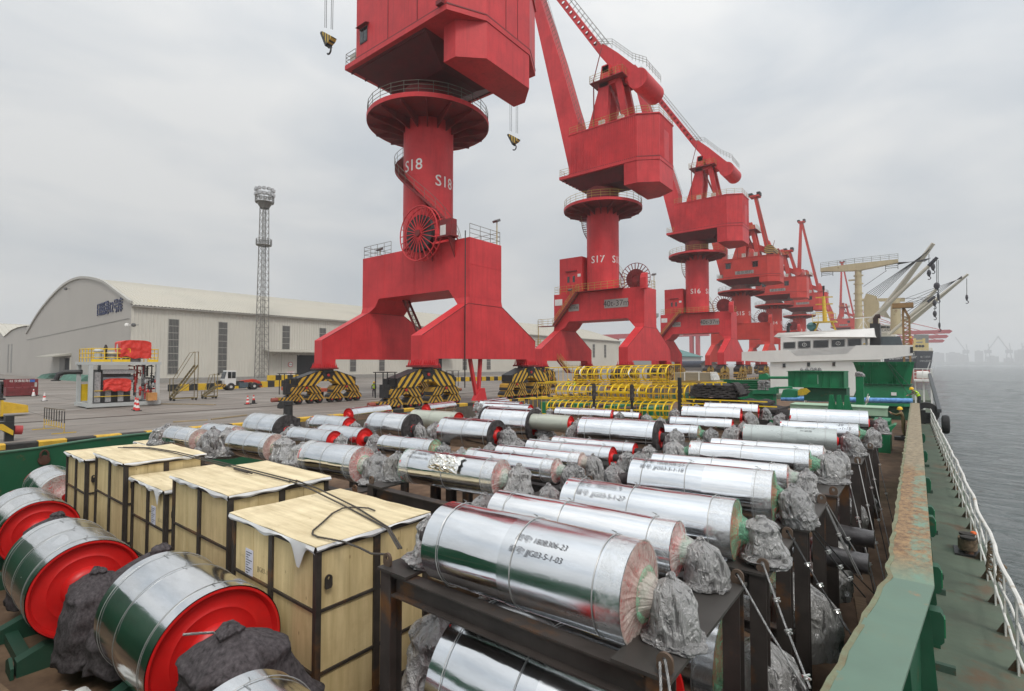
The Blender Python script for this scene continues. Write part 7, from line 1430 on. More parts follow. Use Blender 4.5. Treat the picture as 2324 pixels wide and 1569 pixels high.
MB().box(tx - 1.35, tx + .15, ty0 - .45, ty0 + .35, QZ + .5, QZ + .95).build('bumper', STR2, tr); MB().box(tx - 1.3, tx - .9, ty0 - .4, ty0 + .3, QZ + .95, QZ + 1.4).build('step_box', BLK(), tr)
MB().box(tx - 1.0, tx - .1, ty0 + .4, ty0 + 5.6, QZ + .6, QZ + .85).build('chassis', BLK(), tr); MB().box(tx - .1, tx + .25, ty0 + 2.2, ty0 + 3.4, QZ + .35, QZ + 1.1).build('fuel_tank', TB, tr); MB().box(tx - 1.1, tx - .2, ty0 + 2.0, ty0 + 3.0, QZ + .85, QZ + 1.3).build('engine_cover', BLK(), tr)
b = MB(); b.prism([(ty0 + 2.4, QZ + 1.0), (ty0 + 2.6, QZ + 1.35), (ty0 + 4.4, QZ + 1.55), (ty0 + 5.3, QZ + 1.25), (ty0 + 5.8, QZ + .35), (ty0 + 5.5, QZ + .35), (ty0 + 5.0, QZ + .95), (ty0 + 4.2, QZ + 1.15)], tx - .75, tx - .25, 'x'); b.build('lifting_arm', mat('tractor_red', (.50, .04, .02), .5), tr)
for y in (ty0 + 1.05, ty0 + 4.35):
    for x in (tx - 1.15, tx + .05):
        b = MB(); b.lathe([(-.17, .2), (-.17, .46), (-.1, .54), (.1, .54), (.17, .46), (.17, .2)], 24, 'x', (x, y, QZ + .54)); wl_ = b.build('tyre', BLK(), tr, smooth=True); b = MB(); b.lathe([(-.12, .0), (-.12, .24), (.12, .27), (.1, .1), (.12, 0)], 16, 'x', (x, y, QZ + .54)); sub(b.build('rim', TW, tr, smooth=True), wl_)
MB().bar((tx + .1, ty0 + .2, QZ + 2.2), (tx + .1, ty0 - .6, QZ + 2.4), .04).build('mirror_arm', BLK(), tr); MB().box(tx + .05, tx + .15, ty0 - .75, ty0 - .5, QZ + 2.2, QZ + 2.5).build('mirror', BLK(), tr)
# ------------------------------------------------------------------ hazard painted concrete blocks, cones, barrier, skip
BB, BY = mat('block_black', (.022, .022, .021), .8, var=.2), mat('block_yellow', (.62, .40, .02), .75, var=.15)
def blocks(label, x0, y0, x1, y1, n, h_=.95, two=False):
    t = thing('barrier_block_row', label, 'barrier', (x0, y0, QZ), group='yellow and black concrete barrier rows', world=True)
    for r in range(2 if two else 1):
        for i in range(n):
            a, c = Vector((x0, y0, 0)).lerp(Vector((x1, y1, 0)), i / n), Vector((x0, y0, 0)).lerp(Vector((x1, y1, 0)), (i + .985) / n)
            b = MB(); b.bar(a + Vector((0, 0, QZ + h_ * (r + .5))), c + Vector((0, 0, QZ + h_ * (r + .5))), .7, h_ - .01); b.build('concrete_block', BY if (i + r) % 2 else BB, t)
    return t
blocks('yellow and black block row behind the tractor', -81.0, 26.5, -84.0, 46.0, 16); blocks('short double yellow and black block row at the mast foot', -88.5, 44.0, -89.5, 51, 6, .9, True); blocks('far yellow and black block row seen under the S18 crane', -78.5, 76, -73.5, 95, 18, .9)
OR, CW = mat('cone_red', (.62, .035, .03), .5), mat('cone_white', (.72, .70, .68), .5); CB = mat('cone_black_base', (.02, .02, .02), .7)
def cone(label, p, h_=.78, cols=None):
    t = thing('traffic_cone', label, 'cone', p, group='traffic cones on the quay'); MB().box(-.24, .24, -.24, .24, 0, .05).build('base', CB, t); cols = cols or (OR, CW, OR, CW, OR)
    for i, m_ in enumerate(cols):
        z0, z1 = .05 + (h_ - .05) * i / len(cols), .05 + (h_ - .05) * (i + 1) / len(cols); b = MB(); b.cyl((0, 0, z0), (0, 0, z1), .17 - .13 * i / len(cols), 14, .17 - .13 * (i + 1) / len(cols)); b.build('band', m_, t, smooth=False)
for (f, u, v), lab, cols in (((c1, 1660, 925), 'red and white cone left of the pair near the crane', None), ((c1, 1700, 920), 'red and white cone right of the pair near the crane, darker foot', (CB, CB, OR, CW, OR)), ((c1, 922, 968), 'front one of two red and white cones before the skid', None), ((c1, 908, 962), 'rear one of two red and white cones before the skid', None), ((c1, 297, 902), 'faded white cone alone between skid and red skip', (CW, CW, OR, CW, CW)), ((e1, 385, 810), 'dark cone right beside the red skip', (CB, CW, CB, CW, CB)), ((e1, 358, 818), 'pale cone before the red skip', (CW, CW, CW, OR, CW))): cone(lab, aG(*f(u, v)), 1.05 if f is c1 and u in (922, 908) else .85, cols)
bp0, bp1 = aG(*e1(470, 1170)), aG(*e1(685, 1215)); fb = thing('crowd_barrier', 'yellow and black tubular barrier standing on the quay at the left', 'barrier', tuple((bp0 + bp1) / 2), world=True); BYM = mat('barrier_yellow', (.50, .33, .05), .5)
d_ = Vector(((bp1 - bp0).x, (bp1 - bp0).y, 0)); zb_ = bp0.z
MB().bar(bp0 + Vector((0, 0, .28)), bp1 + Vector((0, 0, .28)), .04).build('lower_rail', BYM, fb); MB().bar(bp0 + Vector((0, 0, 1.22)), bp1 + Vector((0, 0, 1.22)), .04).build('upper_rail', mat('barrier_brown', (.13, .10, .06), .5), fb)
for i in range(9):
    p = bp0 + d_ * (i / 8); MB().cyl(p + Vector((0, 0, .0 if i in (0, 8) else .28)), p + Vector((0, 0, .6)), .022, 6).build('bar_lower', BYM, fb); MB().cyl(p + Vector((0, 0, .6)), p + Vector((0, 0, 1.22)), .022, 6).build('bar_upper', BLK(), fb)
for p in (bp0, bp1): MB().bar(p + Vector((0, -.5, .02)), p + Vector((0, .5, .02)), .05).build('foot', BYM, fb)
s0 = aG(*e1(62, 825)); sp_ = thing('red_skip', 'dark red open steel skip with white lettering at the left', 'skip', (s0.x - 1, s0.y + 1.2, QZ), world=True); SR = mat('skip_maroon', (.17, .018, .022), .6, var=.3, scale=2, dirt=.3)
y0, y1, xf = s0.y, s0.y + 2.75, s0.x; MB().box(xf - 2.2, xf, y0, y1, QZ + .1, QZ + 1.05).build('tub', SR, sp_); MB().box(xf - .12, xf, y0, y1, QZ + 1.6, QZ + 2.0).build('header', SR, sp_); MB().box(xf - 2.2, xf - 2.1, y0, y1, QZ + 1.05, QZ + 2.0).build('back_wall', SR, sp_)
for i in range(5): yq = y0 + (y1 - y0 - .1) * i / 4; MB().box(xf - .02, xf + .06, yq, yq + .1, QZ + .1, QZ + 1.6).build('stake', SR, sp_)
MB().box(xf, xf + .05, y0, y1, QZ + .55, QZ + .65).build('rib', SR, sp_); letter('skip_lettering', '02 伙食船海捷', .34, WHT(), sp_, lambda x, y, t: (xf + .01 + t, (y0 + y1) / 2 - .15 + x * .9, QZ + 1.8 + y)); MB().box(xf + .005, xf + .02, y1 - .75, y1 - .3, QZ + 1.65, QZ + 1.95).build('blue_plate', mat('plate_blue', (.03, .12, .40), .5), sp_)
# green debris netting at the gable foot
for (xa, xb, lab) in ((-182, -172, 'green netting heaped left of the gable door'), (-158, -140, 'green netting heaped right of the gable door')):
    b = MB(); rings = []
    for i in range(20): x = xa + (xb - xa) * i / 19; h_ = 1.3 + .7 * noise.noise(Vector((x * .4, 1, 0))); rings.append([(x, 30.6 + .5 * noise.noise(Vector((x, 2, 0))) - 1.6, QZ), (x, 30.6 - .7, QZ + h_ * .8), (x, 31.3, QZ + h_), (x, 31.4, QZ)])
    b.loft(rings); tag(b.build('debris_netting', mat('teal_netting', (.07, .17, .13), .9, var=.35, scale=1), smooth=True), lab, 'netting', 'green netting heaps')
# black quay bollard with its horn
bk = aZ(*e2(310, 830), .02); kb = thing('quay_bollard', 'black T headed mooring bollard on the quay edge', 'bollard', (bk.x, bk.y, 0)); hh = aY(*e2(310, 600), bk.y).z
b = MB(); b.lathe([(0, .30), (hh - .3, .28), (hh - .25, .33), (hh, .33), (hh, 0)], 24, 'z'); b.build('post', BLK(), kb, smooth=True); b = MB(); b.prism([(-.95, hh - .50), (-.95, hh - .30), (-.55, hh), (.0, hh), (.0, hh - .35), (-.5, hh - .52)], -.26, .26, 'y'); b.build('horn', BLK(), kb)
# yellow quayside machine at the left edge
lm = aG(*e1(125, 1295)); ym = thing('yellow_machine', 'yellow and black quay machine cut off by the left edge, red buffer in front', 'machine', (lm.x - .5, lm.y - .6, lm.z), world=True); MBK = BLK(); MY2 = mat('machine_yellow', (.60, .37, .02), .5, var=.15, dirt=.15)
MB().box(lm.x - .2, lm.x + .15, lm.y - .25, lm.y + .05, lm.z, lm.z + 1.2).build('leg', MBK, ym)
pz_ = lambda u, v: aX(*e1(u, v), lm.x)
P5 = [(pz_(*p).y, pz_(*p).z) for p in ((-60, 1090), (140, 1085), (140, 1240), (60, 1210), (-60, 1140))]; MB().prism(P5, lm.x - .35, lm.x + .3, 'x').build('chassis', MBK, ym)
P5 = [(pz_(*p).y, pz_(*p).z) for p in ((-60, 1110), (20, 1110), (130, 1180), (125, 1230), (40, 1190), (-60, 1150))]; MB().prism(P5, lm.x + .3, lm.x + .36, 'x').build('hazard_plate', MY2, ym)
a, c = pz_(150, 1178), pz_(238, 1178); MB().cyl((lm.x, a.y, a.z), (lm.x, c.y, c.z), .21, 16).build('buffer', mat('buffer_red', (.40, .04, .04), .6), ym, )
pw = lambda u, v, X=-52.: aX(*e1(u, v), X)
P5 = [(pw(*p).y, pw(*p).z) for p in ((-80, 880), (60, 880), (300, 915), (305, 990), (-80, 1010))]; lb_ = MB().prism(P5, -53.2, -52, 'x').build('outrigger', MY2, ym)
for u0, u1, v0, v1, m_ in ((-40, 52, 630, 645, MBK), (0, 42, 660, 835, MBK), (18, 38, 690, 790, MY2), (-20, 60, 840, 860, MBK), (5, 40, 860, 1060, MY2), (-40, 75, 1030, 1090, MBK)): p0, p1 = pw(u0, v1, -40), pw(u1, v0, -40); MB().box(-40.6, -40, p0.y, p1.y, p0.z, p1.z).build('mast_piece', m_, ym)
# low orange transport dolly under the crane
dl = thing('transport_dolly', 'low orange flat dolly standing under the S18 crane', 'dolly', (-58, 33, QZ), world=True); DM = mat('dolly_orange', (.42, .085, .035), .6, var=.2)
MB().box(-61.5, -54.5, 32.2, 34.2, QZ + .55, QZ + .95).build('flat_bed', DM, dl)
for x in (-60.5, -58, -55.5):
    for y in (32.4, 34.0): MB().cyl((x, y - .12, QZ + .3), (x, y + .12, QZ + .3), .3, 14).build('wheel', BLK(), dl)
for i, (p, q, lab) in enumerate((((-56.4, 17.6), (-51, 20.5), 'pale timber batten lying on the apron near the skid'), ((-36.5, 12.2), (-36.0, 14.0), 'short timber batten lying near the bollard'), ((-36.2, 14.3), (-37.2, 17.0), 'long thin timber batten lying near the bollard'))):
    t = thing('timber_batten', lab, 'batten', (p[0], p[1], gz(p[0])), group='timber battens on the apron'); MB().bar((0, 0, .05), (q[0] - p[0], q[1] - p[1], .05), .12, .08).build('board', mat('batten_pine', (.33, .26, .16), .8), t)
# ------------------------------------------------------------------ other ships alongside
def P6(Y, *pts, f=None): return [(aY(*(f or c6)(*p), Y).x, aY(*(f or c6)(*p), Y).z) for p in pts]
CRM = mat('ship_cream', (.50, .42, .26), .55, var=.12, scale=.3, streak=.3, rust=.06, rscale=.5); PLE = mat('boom_pale', (.52, .49, .40), .5, var=.08); NAVY = mat('hull_black_blue', (.018, .022, .030), .5, var=.2, scale=.2); BOOT = mat('boot_topping_red', (.30, .07, .05), .7, var=.25, scale=.3)
def hull(t, x0, x1, y0, y1, zt, flare, names=True):
    """ship's bow towards the camera: raked stem, flared sides"""
    def sec(z, k): xm = (x0 + x1) / 2; w = (x1 - x0) / 2; return [(xm - w * k, y0 + 14, z), (xm - w * .55 * k, y0 + 4 * (1.6 - k), z), (xm, y0 + 5 * (1.0 - k), z), (xm + w * .55 * k, y0 + 4 * (1.6 - k), z), (xm + w * k, y0 + 14, z), (xm + w * k, y1, z), (xm - w * k, y1, z)]
    MB().loft([sec(WZ - .5, .86), sec(WZ + 3.8, .9)], cap=False).build('boot_topping', BOOT, t); MB().loft([sec(WZ + 3.8, .9), sec(WZ + 7, .95), sec(zt, 1.0)]).build('hull', NAVY, t)
    MB().loft([sec(zt, 1.0), sec(zt + .25, 1.005)]).build('gunwale', PLE, t)
# bulk carrier whose dark bow stands farthest out
YX = 268.; xs0 = aY(*c6(1425, 1100), YX).x; xs1 = aY(*c6(1578, 1100), YX).x; ztX = aY(*c6(1500, 1012), YX).z
s2 = thing('bulk_carrier', 'bulk carrier with a dark blue bow and red boot topping, farthest out', 'ship', ((xs0 + xs1) / 2, YX, WZ), world=True)
hull(s2, xs1 - 24, xs1, YX, YX + 120, ztX, 1)
MB().prism(P6(YX + 30, (1425, 1010), (1425, 893), (1535, 893), (1535, 1010)), YX + 30, YX + 44, 'y').build('deckhouse', mat('deckhouse_grey', (.20, .21, .21), .6), s2)
MB().prism(P6(YX + 12, (1380, 1015), (1380, 955), (1535, 955), (1535, 1015)), YX + 12, YX + 20, 'y').build('forecastle_house', mat('ship_yellow_cream', (.58, .47, .20), .6), s2)
for u in (1447, 1470, 1492): b = MB(); c = P6(YX + 11.8, (u, 978))[0]; b.cyl((c[0], YX + 11.7, c[1]), (c[0], YX + 12, c[1]), .55, 12); b.build('porthole', GLS(), s2)
b = MB()
for u in (1432, 1500): c0, c1_ = P6(YX + 12, (u, 955), (u, 920)); b.bar((c0[0], YX + 13, c0[1]), (c1_[0], YX + 13, c1_[1]), .9)
c0, c1_ = P6(YX + 12, (1430, 940), (1502, 935)); b.bar((c0[0], YX + 13, c0[1]), (c1_[0], YX + 13, c1_[1]), .8); b.build('goalpost_mast', mat('ship_yellow_cream', (.58, .47, .20), .6), s2)
b = MB(); c0, c1_ = P6(YX + 2, (1425, 1010), (1576, 1012)); b.rail([(c0[0], YX + 3, ztX), (c1_[0] - .5, YX + 12, ztX)], 1.3, .09, 2, 2.5); b.build('bow_rail', CRM, s2)
LW = mat('hull_lettering_white', (.60, .60, .58), .6)
cc = P6(YX + 5, (1510, 1058), (1512, 1080), (1535, 1118)); letter('hull_lettering', '夏门泽升', .95, LW, s2, lambda x, y, t: (cc[0][0] + x * .9, YX + 4.6 - x * .2 - t, cc[0][1] + y)); letter('hull_lettering', 'XIAMEN ZESHENG', 1.0, LW, s2, lambda x, y, t: (cc[1][0] + x * .62 + y * .15, YX + 4.4 - x * .18 - t, cc[1][1] + y - .4)); MB().bar((cc[2][0] - .6, YX + 3.2, cc[2][1] - 2.2), (cc[2][0] + .4, YX + 3.2, cc[2][1] + 1.2), .35).build('draught_mark', LW, s2)
# general cargo ship with pale deck cranes, moored ahead of us
YE_ = 165.; s1 = thing('general_cargo_ship', 'cargo ship with cream deck cranes and dark hull ahead of our wheelhouse', 'ship', (-20, YE_, WZ), world=True)
xr_ = aY(*c6(1425, 1060), YE_).x; zt1 = aY(*c6(1425, 1020), YE_).z
hull(s1, xr_ - 25, xr_, YE_, YE_ + 85, zt1, 1)
cc = P6(YE_ + 1.5, (1345, 1066))[0]; letter('hull_lettering', 'EASTERN DELIGHT', .72, LW, s1, lambda x, y, t: (cc[0] + x * .92 + y * .3, YE_ + 1.2 - t, cc[1] + y + x * .06), .02, .02)
# block with windows and name board
MB().prism(P6(YE_ + 40, (1000, 1000), (1000, 880), (1290, 880), (1290, 1000)), YE_ + 40, YE_ + 56, 'y').build('accommodation_block', WHT(), s1)
wb_ = MB().prism(P6(YE_ + 38, (1165, 880), (1165, 820), (1262, 820), (1262, 880)), YE_ + 38, YE_ + 50, 'y').build('bridge_front', WHT(), s1)
for u in (1172, 1196, 1225): sub(MB().prism(P6(YE_ + 37.8, (u, 846), (u, 830), (u + 24, 830), (u + 24, 846)), YE_ + 37.7, YE_ + 38, 'y').build('bridge_window', GLS(), s1), wb_)
cc = P6(YE_ + 37.6, (1212, 862))[0]; letter('name_board_lettering', 'ARLAND', 1.0, mat('dark_lettering', (.05, .04, .04), .6), s1, lambda x, y, t: (cc[0] + x, YE_ + 37.6 - t, cc[1] + y))
def poly(name, pts, dy, m_, Y=YE_ + 20, par=None): o = MB().prism(P6(Y, *pts), Y, Y + dy, 'y').build(name, m_, s1); return sub(o, par) if par else o
YC = YE_ + 15
b = MB(); q = P6(YC, (1018, 845), (1016, 375)); w_ = (P6(YC, (1055, 600))[0][0] - P6(YC, (990, 600))[0][0]) / 2; b.cyl((q[0][0], YC, q[0][1] - 6), (q[1][0], YC, q[1][1]), w_, 18, w_ * .75); kp = b.build('king_post', CRM, s1, smooth=True)
for v in (460, 520, 590, 640, 680, 715, 755): c = P6(YC, (1018, v))[0]; b = MB(); b.lathe([(-.12, w_ * 1.15), (.12, w_ * 1.15)], 18, 'z', (c[0], YC, c[1])); sub(b.build('post_ring', CRM, s1), kp)
ta_ = poly('top_gantry', ((738, 428), (738, 403), (990, 370), (1310, 337), (1312, 362), (1045, 415), (1040, 420), (985, 422), (760, 428)), 1.8, CRM, YC - .9)
b = MB(); pr = P6(YC - .9, (740, 403), (990, 370), (1310, 337)); b.rail([(x, YC - .9, z) for x, z in pr], 1.5, .05, 2, 2.2); sub(b.build('gantry_rail', RAILG(), s1), ta_)
for (u0, v0, u1, v1) in ((748, 428, 830, 470), (1218, 370, 1308, 420)): q = P6(YC, (u0, v1), (u1, v0)); b = MB(); b.rail([(q[0][0], YC, q[0][1]), (q[1][0], YC, q[0][1])], q[1][1] - q[0][1], .07, 2, 2.5); sub(b.build('basket', BLK(), s1), ta_)
q = P6(YC, (945, 480), (990, 490)); MB().box(q[0][0], q[1][0], YC - .6, YC + .6, q[1][1] - .2, q[1][1] + .1).build('post_platform', CRM, s1)
def boom(p, q, r0, r1, m_, Y0, Y1, name='crane_boom', n=10):
    a, c = aY(*c6(*p), Y0), aY(*c6(*q), Y1); b = MB(); b.cyl(a, c, r0, n, r1); return b.build(name, m_, s1, smooth=True), a, c
tip_m = mat('dark_boom_tip', (.025, .025, .035), .6)
bo1, a1_, t1 = boom((1175, 745), (1570, 222), 1.05, .55, PLE, YC + 8, YC + 2, n=4); bo2, a2_, t2 = boom((1095, 800), (1535, 388), .55, .42, PLE, YC, YC - 3)
boom((1535, 388), (1598, 325), .48, .4, tip_m, YC - 3, YC - 3.4, 'boom_tip'); boom((1270, 855), (1545, 645), .5, .4, PLE, YC + 20, YC + 18); boom((1527, 655), (1580, 612), .45, .4, tip_m, YC + 18, YC + 18, 'boom_tip'); bo4, a4_, t4 = boom((1390, 800), (1825, 448), .95, .35, PLE, YC + 30, YC + 24, n=4); boom((1400, 770), (1590, 560), .8, .5, PLE, YC + 36, YC + 34, n=4); boom((1240, 895), (1345, 805), .42, .42, PLE, YC - 4, YC - 4)
ch_ = poly('crane_house', ((1060, 840), (1055, 640), (1075, 590), (1150, 610), (1165, 650), (1165, 840)), 5, CRM, YC + 6)
b = MB(); b.cyl((aY(*c6(1297, 890), YC + 20)), (aY(*c6(1290, 640), YC + 20)), 1.5, 16, 1.2); k2 = b.build('king_post', CRM, s1, smooth=True)
poly('top_gantry', ((1000, 645), (1000, 630), (1360, 622), (1360, 648)), 1.5, CRM, YC + 19.5); poly('post_bracket', ((1205, 760), (1170, 700), (1200, 690), (1260, 780)), 1.5, PLE, YC + 22)
wr = mat('crane_rope_dark', (.03, .03, .03), .6)
for i in range(7): b = MB(); b.cyl(aY(*c6(1080 + 14 * i, 590 + 5 * i), YC + 7), aY(*c6(1520 + 8 * i, 290 - 9 * i), YC + 2), .07, 4); b.build('luffing_rope', wr, s1)
for i in range(6): b = MB(); b.cyl(aY(*c6(1310, 362 + 3 * i), YC), aY(*c6(1510 + 8 * i, 355 - 5 * i), YC - 3), .06, 4); b.build('span_rope', wr, s1)
for i in range(5): b = MB(); b.cyl(aY(*c6(1330 + 12 * i, 640 + 30 * i), YC + 25), aY(*c6(1780, 478 - 4 * i), YC + 24), .06, 4); b.build('luffing_rope', wr, s1)
for i in range(5): b = MB(); b.cyl(aY(*c6(1330, 630 + 40 * i), YC + 19), aY(*c6(1545 - 6 * i, 620 + 3 * i), YC + 18), .06, 4); b.build('luffing_rope', wr, s1)
b = MB(); b.cyl(aY(*c6(1225, 422), YC), aY(*c6(1055, 540), YC), .06, 4); b.build('guy_wire', wr, s1)
for (u, v0, v1, Y, r) in ((1537, 300, 440, YC + 2, .5), (1567, 335, 395, YC - 3, .5), (1594, 345, 535, YC - 3, .7), (1605, 345, 610, YC - 3, .3), (1578, 615, 660, YC + 18, .55), (1580, 660, 740, YC + 18, .5), (1815, 480, 620, YC + 24, .35), (1614, 600, 825, YC + 18, .3)):
    hk_ = bpy.data.objects.new('cargo_hook', None); COL.objects.link(hk_); hk_.parent = s1; hk_['_o'] = s1['_o']; a, c = aY(*c6(u, v0), Y), aY(*c6(u, v1), Y)
    b = MB(); b.cyl(a, c, .07, 4); b.build('hook_rope', wr, hk_); b = MB(); b.lathe([(-1.0, 0), (-.9, r * .5), (-.1, r), (.6, r * .8), (.9, r * .3), (.9, 0)], 10, 'z', c); b.tube([c + Vector((.35 * cos(t), 0, -1.4 + .4 * sin(t))) for t in [1.6 - .4 * i for i in range(11)]], .12, 6); b.build('hook_block', tip_m, hk_, smooth=True)
# rusty ladder tower right of our funnel
lt = thing('rusty_ladder_tower', 'rusty brown lattice tower standing right of the black funnel', 'tower', (aY(*c6(1380, 965), 95.).x, 95., 4), world=True); RT = mat('rusty_tower', (.27, .16, .065), .75, var=.3, scale=1)
q0, q1 = aY(*c6(1352, 965), 95.), aY(*c6(1345, 760), 95.); q2, q3 = aY(*c6(1397, 965), 95.), aY(*c6(1392, 770), 95.)
for dy in (0, 1.6):
    for a, c in ((q0, q1), (q2, q3)): b = MB(); b.bar(a + Vector((0, dy, -6)), c + Vector((0, dy, 0)), .25); b.build('leg', RT, lt)
for i in range(8): t = i / 7; b = MB(); b.bar(q0.lerp(q1, t), q2.lerp(q3, t), .14); b.build('rung', RT, lt)
for i in range(7): b = MB(); b.bar(q0.lerp(q1, i / 7), q2.lerp(q3, (i + 1) / 7), .1); b.build('diagonal', RT, lt)
c = aY(*c6(1368, 740), 95.); b = MB(); b.bar(q1, c + Vector((-.3, 0, 1.0)), .3); b.bar(q3, c + Vector((-.3, 0, 1.0)), .3); b.box(c.x - 1.6, c.x + .9, 94.6, 96, c.z + .9, c.z + 1.6); b.build('head_frame', RT, lt)
# ------------------------------------------------------------------ more cranes and sheds far along the quay
crane(400., 'S12', 'red portal crane seen past the yellow radar mast, beyond S13', 'B', far=True)
GC = mat('far_gantry_red', (.42, .06, .07), .6, var=.1)
for i, (Y, v) in enumerate(((640., 868), (700., 905), (770., 938))):
    t = thing('container_gantry', '%s faint pink container gantry with its boom out over the water' % ['nearest', 'middle', 'farthest'][i], 'gantry crane', (-45, Y, QZ), group='container gantries far along the quay', world=True)
    tip = aY(*c6(1710 - 28 * i, v), Y); zt_ = tip.z
    MB().prism([(-75, zt_ + 1.5), (tip.x - 2, zt_ + 1.5), (tip.x, zt_), (tip.x - 2, zt_ - 2.0), (-75, zt_ - 2.0)], Y - 2, Y + 2, 'y').build('boom', GC, t)
    for x in (-38, -66): 
        for dy in (-9, 9): MB().bar((x, Y + dy, QZ), (x, Y + dy * .4, zt_), 1.8).build('leg', GC, t)
    MB().bar((-38, Y, zt_), (-44, Y, zt_ + 24), 1.6).build('mast', GC, t)
    for xx in (tip.x - 8, tip.x - 30): b = MB(); b.cyl((-43, Y, zt_ + 23), (xx, Y, zt_ + 1.5), .35, 5); b.build('stay', GC, t)
    MB().box(-66, -38, Y - 8, Y - 7, 14, 16).build('sill_beam', GC, t)
hb_ = aG(*c5(1400, 1168)); h1 = thing('site_hut', 'small brown hut with a pitched roof under the S16 crane', 'hut', (hb_.x, hb_.y, QZ)); w_ = 3.4
MB().prism([(-w_, 0), (w_, 0), (w_, 3.6), (0, 6.0), (-w_, 3.6)], -2, 4, 'y').build('walls', mat('hut_brown', (.13, .11, .095), .7), h1); b = MB(); b.prism([(-w_ - .5, 3.5), (0, 6.3), (w_ + .5, 3.5), (w_ + .5, 3.2), (0, 5.9), (-w_ - .5, 3.2)], -2.5, 4.5, 'y'); b.build('roof', mat('hut_roof', (.10, .095, .09), .7), h1); MB().box(-w_ + .4, w_ - .3, -2.06, -2.0, .3, 3.0).build('door', mat('hut_door', (.17, .155, .14), .7), h1)
lp_ = aG(*c5(1300, 1160)); pp_ = thing('large_pipe', 'big dark blue pipe lying on the quay left of the hut', 'pipe', (lp_.x, lp_.y, QZ)); b = MB(); b.lathe([(-9, 1.5), (-9, 1.8), (7, 1.8), (7, 1.5)], 24, 'x', (0, 4, 3.4)); b.build('pipe_shell', mat('pipe_navy', (.025, .035, .06), .5), pp_, smooth=True); MB().box(-9, 7, 2, 6, 0, 1.7).build('pipe_support', mat('hut_brown', (.13, .11, .095), .7), pp_)
ts = thing('teal_shed', 'distant shed with a teal roof behind the hut', 'shed', (-150, 330, QZ)); MB().prism([(-30, 0), (30, 0), (30, 9), (0, 18), (-30, 9)], 0, 40, 'y').build('walls', mat('far_shed_grey', (.30, .31, .31), .7), ts); MB().prism([(-31, 8.8), (0, 18.6), (31, 8.8), (31, 8.2), (0, 18), (-31, 8.2)], -1, 41, 'y').build('roof', mat('shed_teal', (.05, .16, .15), .6), ts)
yg = thing('yard_gantry', 'distant red yard gantry with a white board left of the S16 crane leg', 'gantry crane', (-190, 420, QZ)); MB().box(-40, 60, -2, 2, 26, 30).build('girder', GC, yg)
for x in (-28, -22, 45, 50): MB().box(x, x + 2.5, -2, 2, 0, 26).build('leg', GC, yg)
MB().box(5, 40, -2.3, -2.0, 27, 29.3).build('white_board', WHT(), yg)
ft = thing('far_light_tower', 'slim distant light tower above the yard gantry', 'light mast', (-183, 440, QZ)); b = MB(); b.cyl((0, 0, 0), (0, 0, 46), 1.2, 8, .8); b.build('shaft', LAT, ft); b = MB(); b.lathe([(44, 1), (46, 3.2), (48.5, 3.2), (48.5, 0)], 12, 'z'); b.build('head', LAT, ft)
# far shore across the water
sh_ = MB(); rings = []; FY = lambda x: 4000 - x * .35
for i in range(60):
    x = -300 + 2500 * i / 59; rings.append([(x, FY(x), WZ - 1), (x, FY(x), WZ + 4), (x, FY(x) + 50, WZ + 12 + 10 * abs(noise.noise(Vector((x * .006, 0, 0))))), (x, FY(x) + 300, WZ + 16), (x, FY(x) + 300, WZ - 1)])
sh_.loft(rings); tag(sh_.build('far_shore', mat('far_shore_land', (.14, .15, .14), .9)), 'low far shore across the harbour', None, kind='structure')
FB = mat('far_block_grey', (.34, .34, .34), .8); random.seed(5)
for i in range(26):
    x = 100 + i * 60 + random.uniform(-14, 14); h_ = random.uniform(24, 72); w_ = random.uniform(16, 34)
    t = thing('far_building', 'faint hazy building on the far shore across the water', 'building', (x, FY(x) + 70, WZ + 10), group='faint far shore buildings'); MB().box(-w_, w_, -6, 10, 0, h_).build('walls', FB, t); MB().box(-w_ * .5, w_ * .3, -4, 6, h_, h_ + 5).build('roof_hut', FB, t)
for i, u in enumerate((2192, 2242, 2290, 2318)):
    p = aY(u, 815, 3700.); x = p.x; t = thing('far_harbour_crane', 'faint harbour crane on the far shore, %s from the left' % ['first', 'second', 'third', 'fourth'][i], 'crane', (x, 3700, WZ), group='faint far shore cranes')
    for s_ in (-13, 13): MB().bar((s_, 0, 0), (s_ * .5, 0, 62), 4).build('leg', FB, t)
    MB().box(-13, 15, -5, 5, 60, 78).build('house', FB, t); MB().bar((0, 0, 74), (44 if i % 2 else -40, 0, 150), 4.5).build('boom', FB, t); MB().bar((7, 0, 78), (3, 0, 112), 3.5).build('mast', FB, t)
random.seed(7)
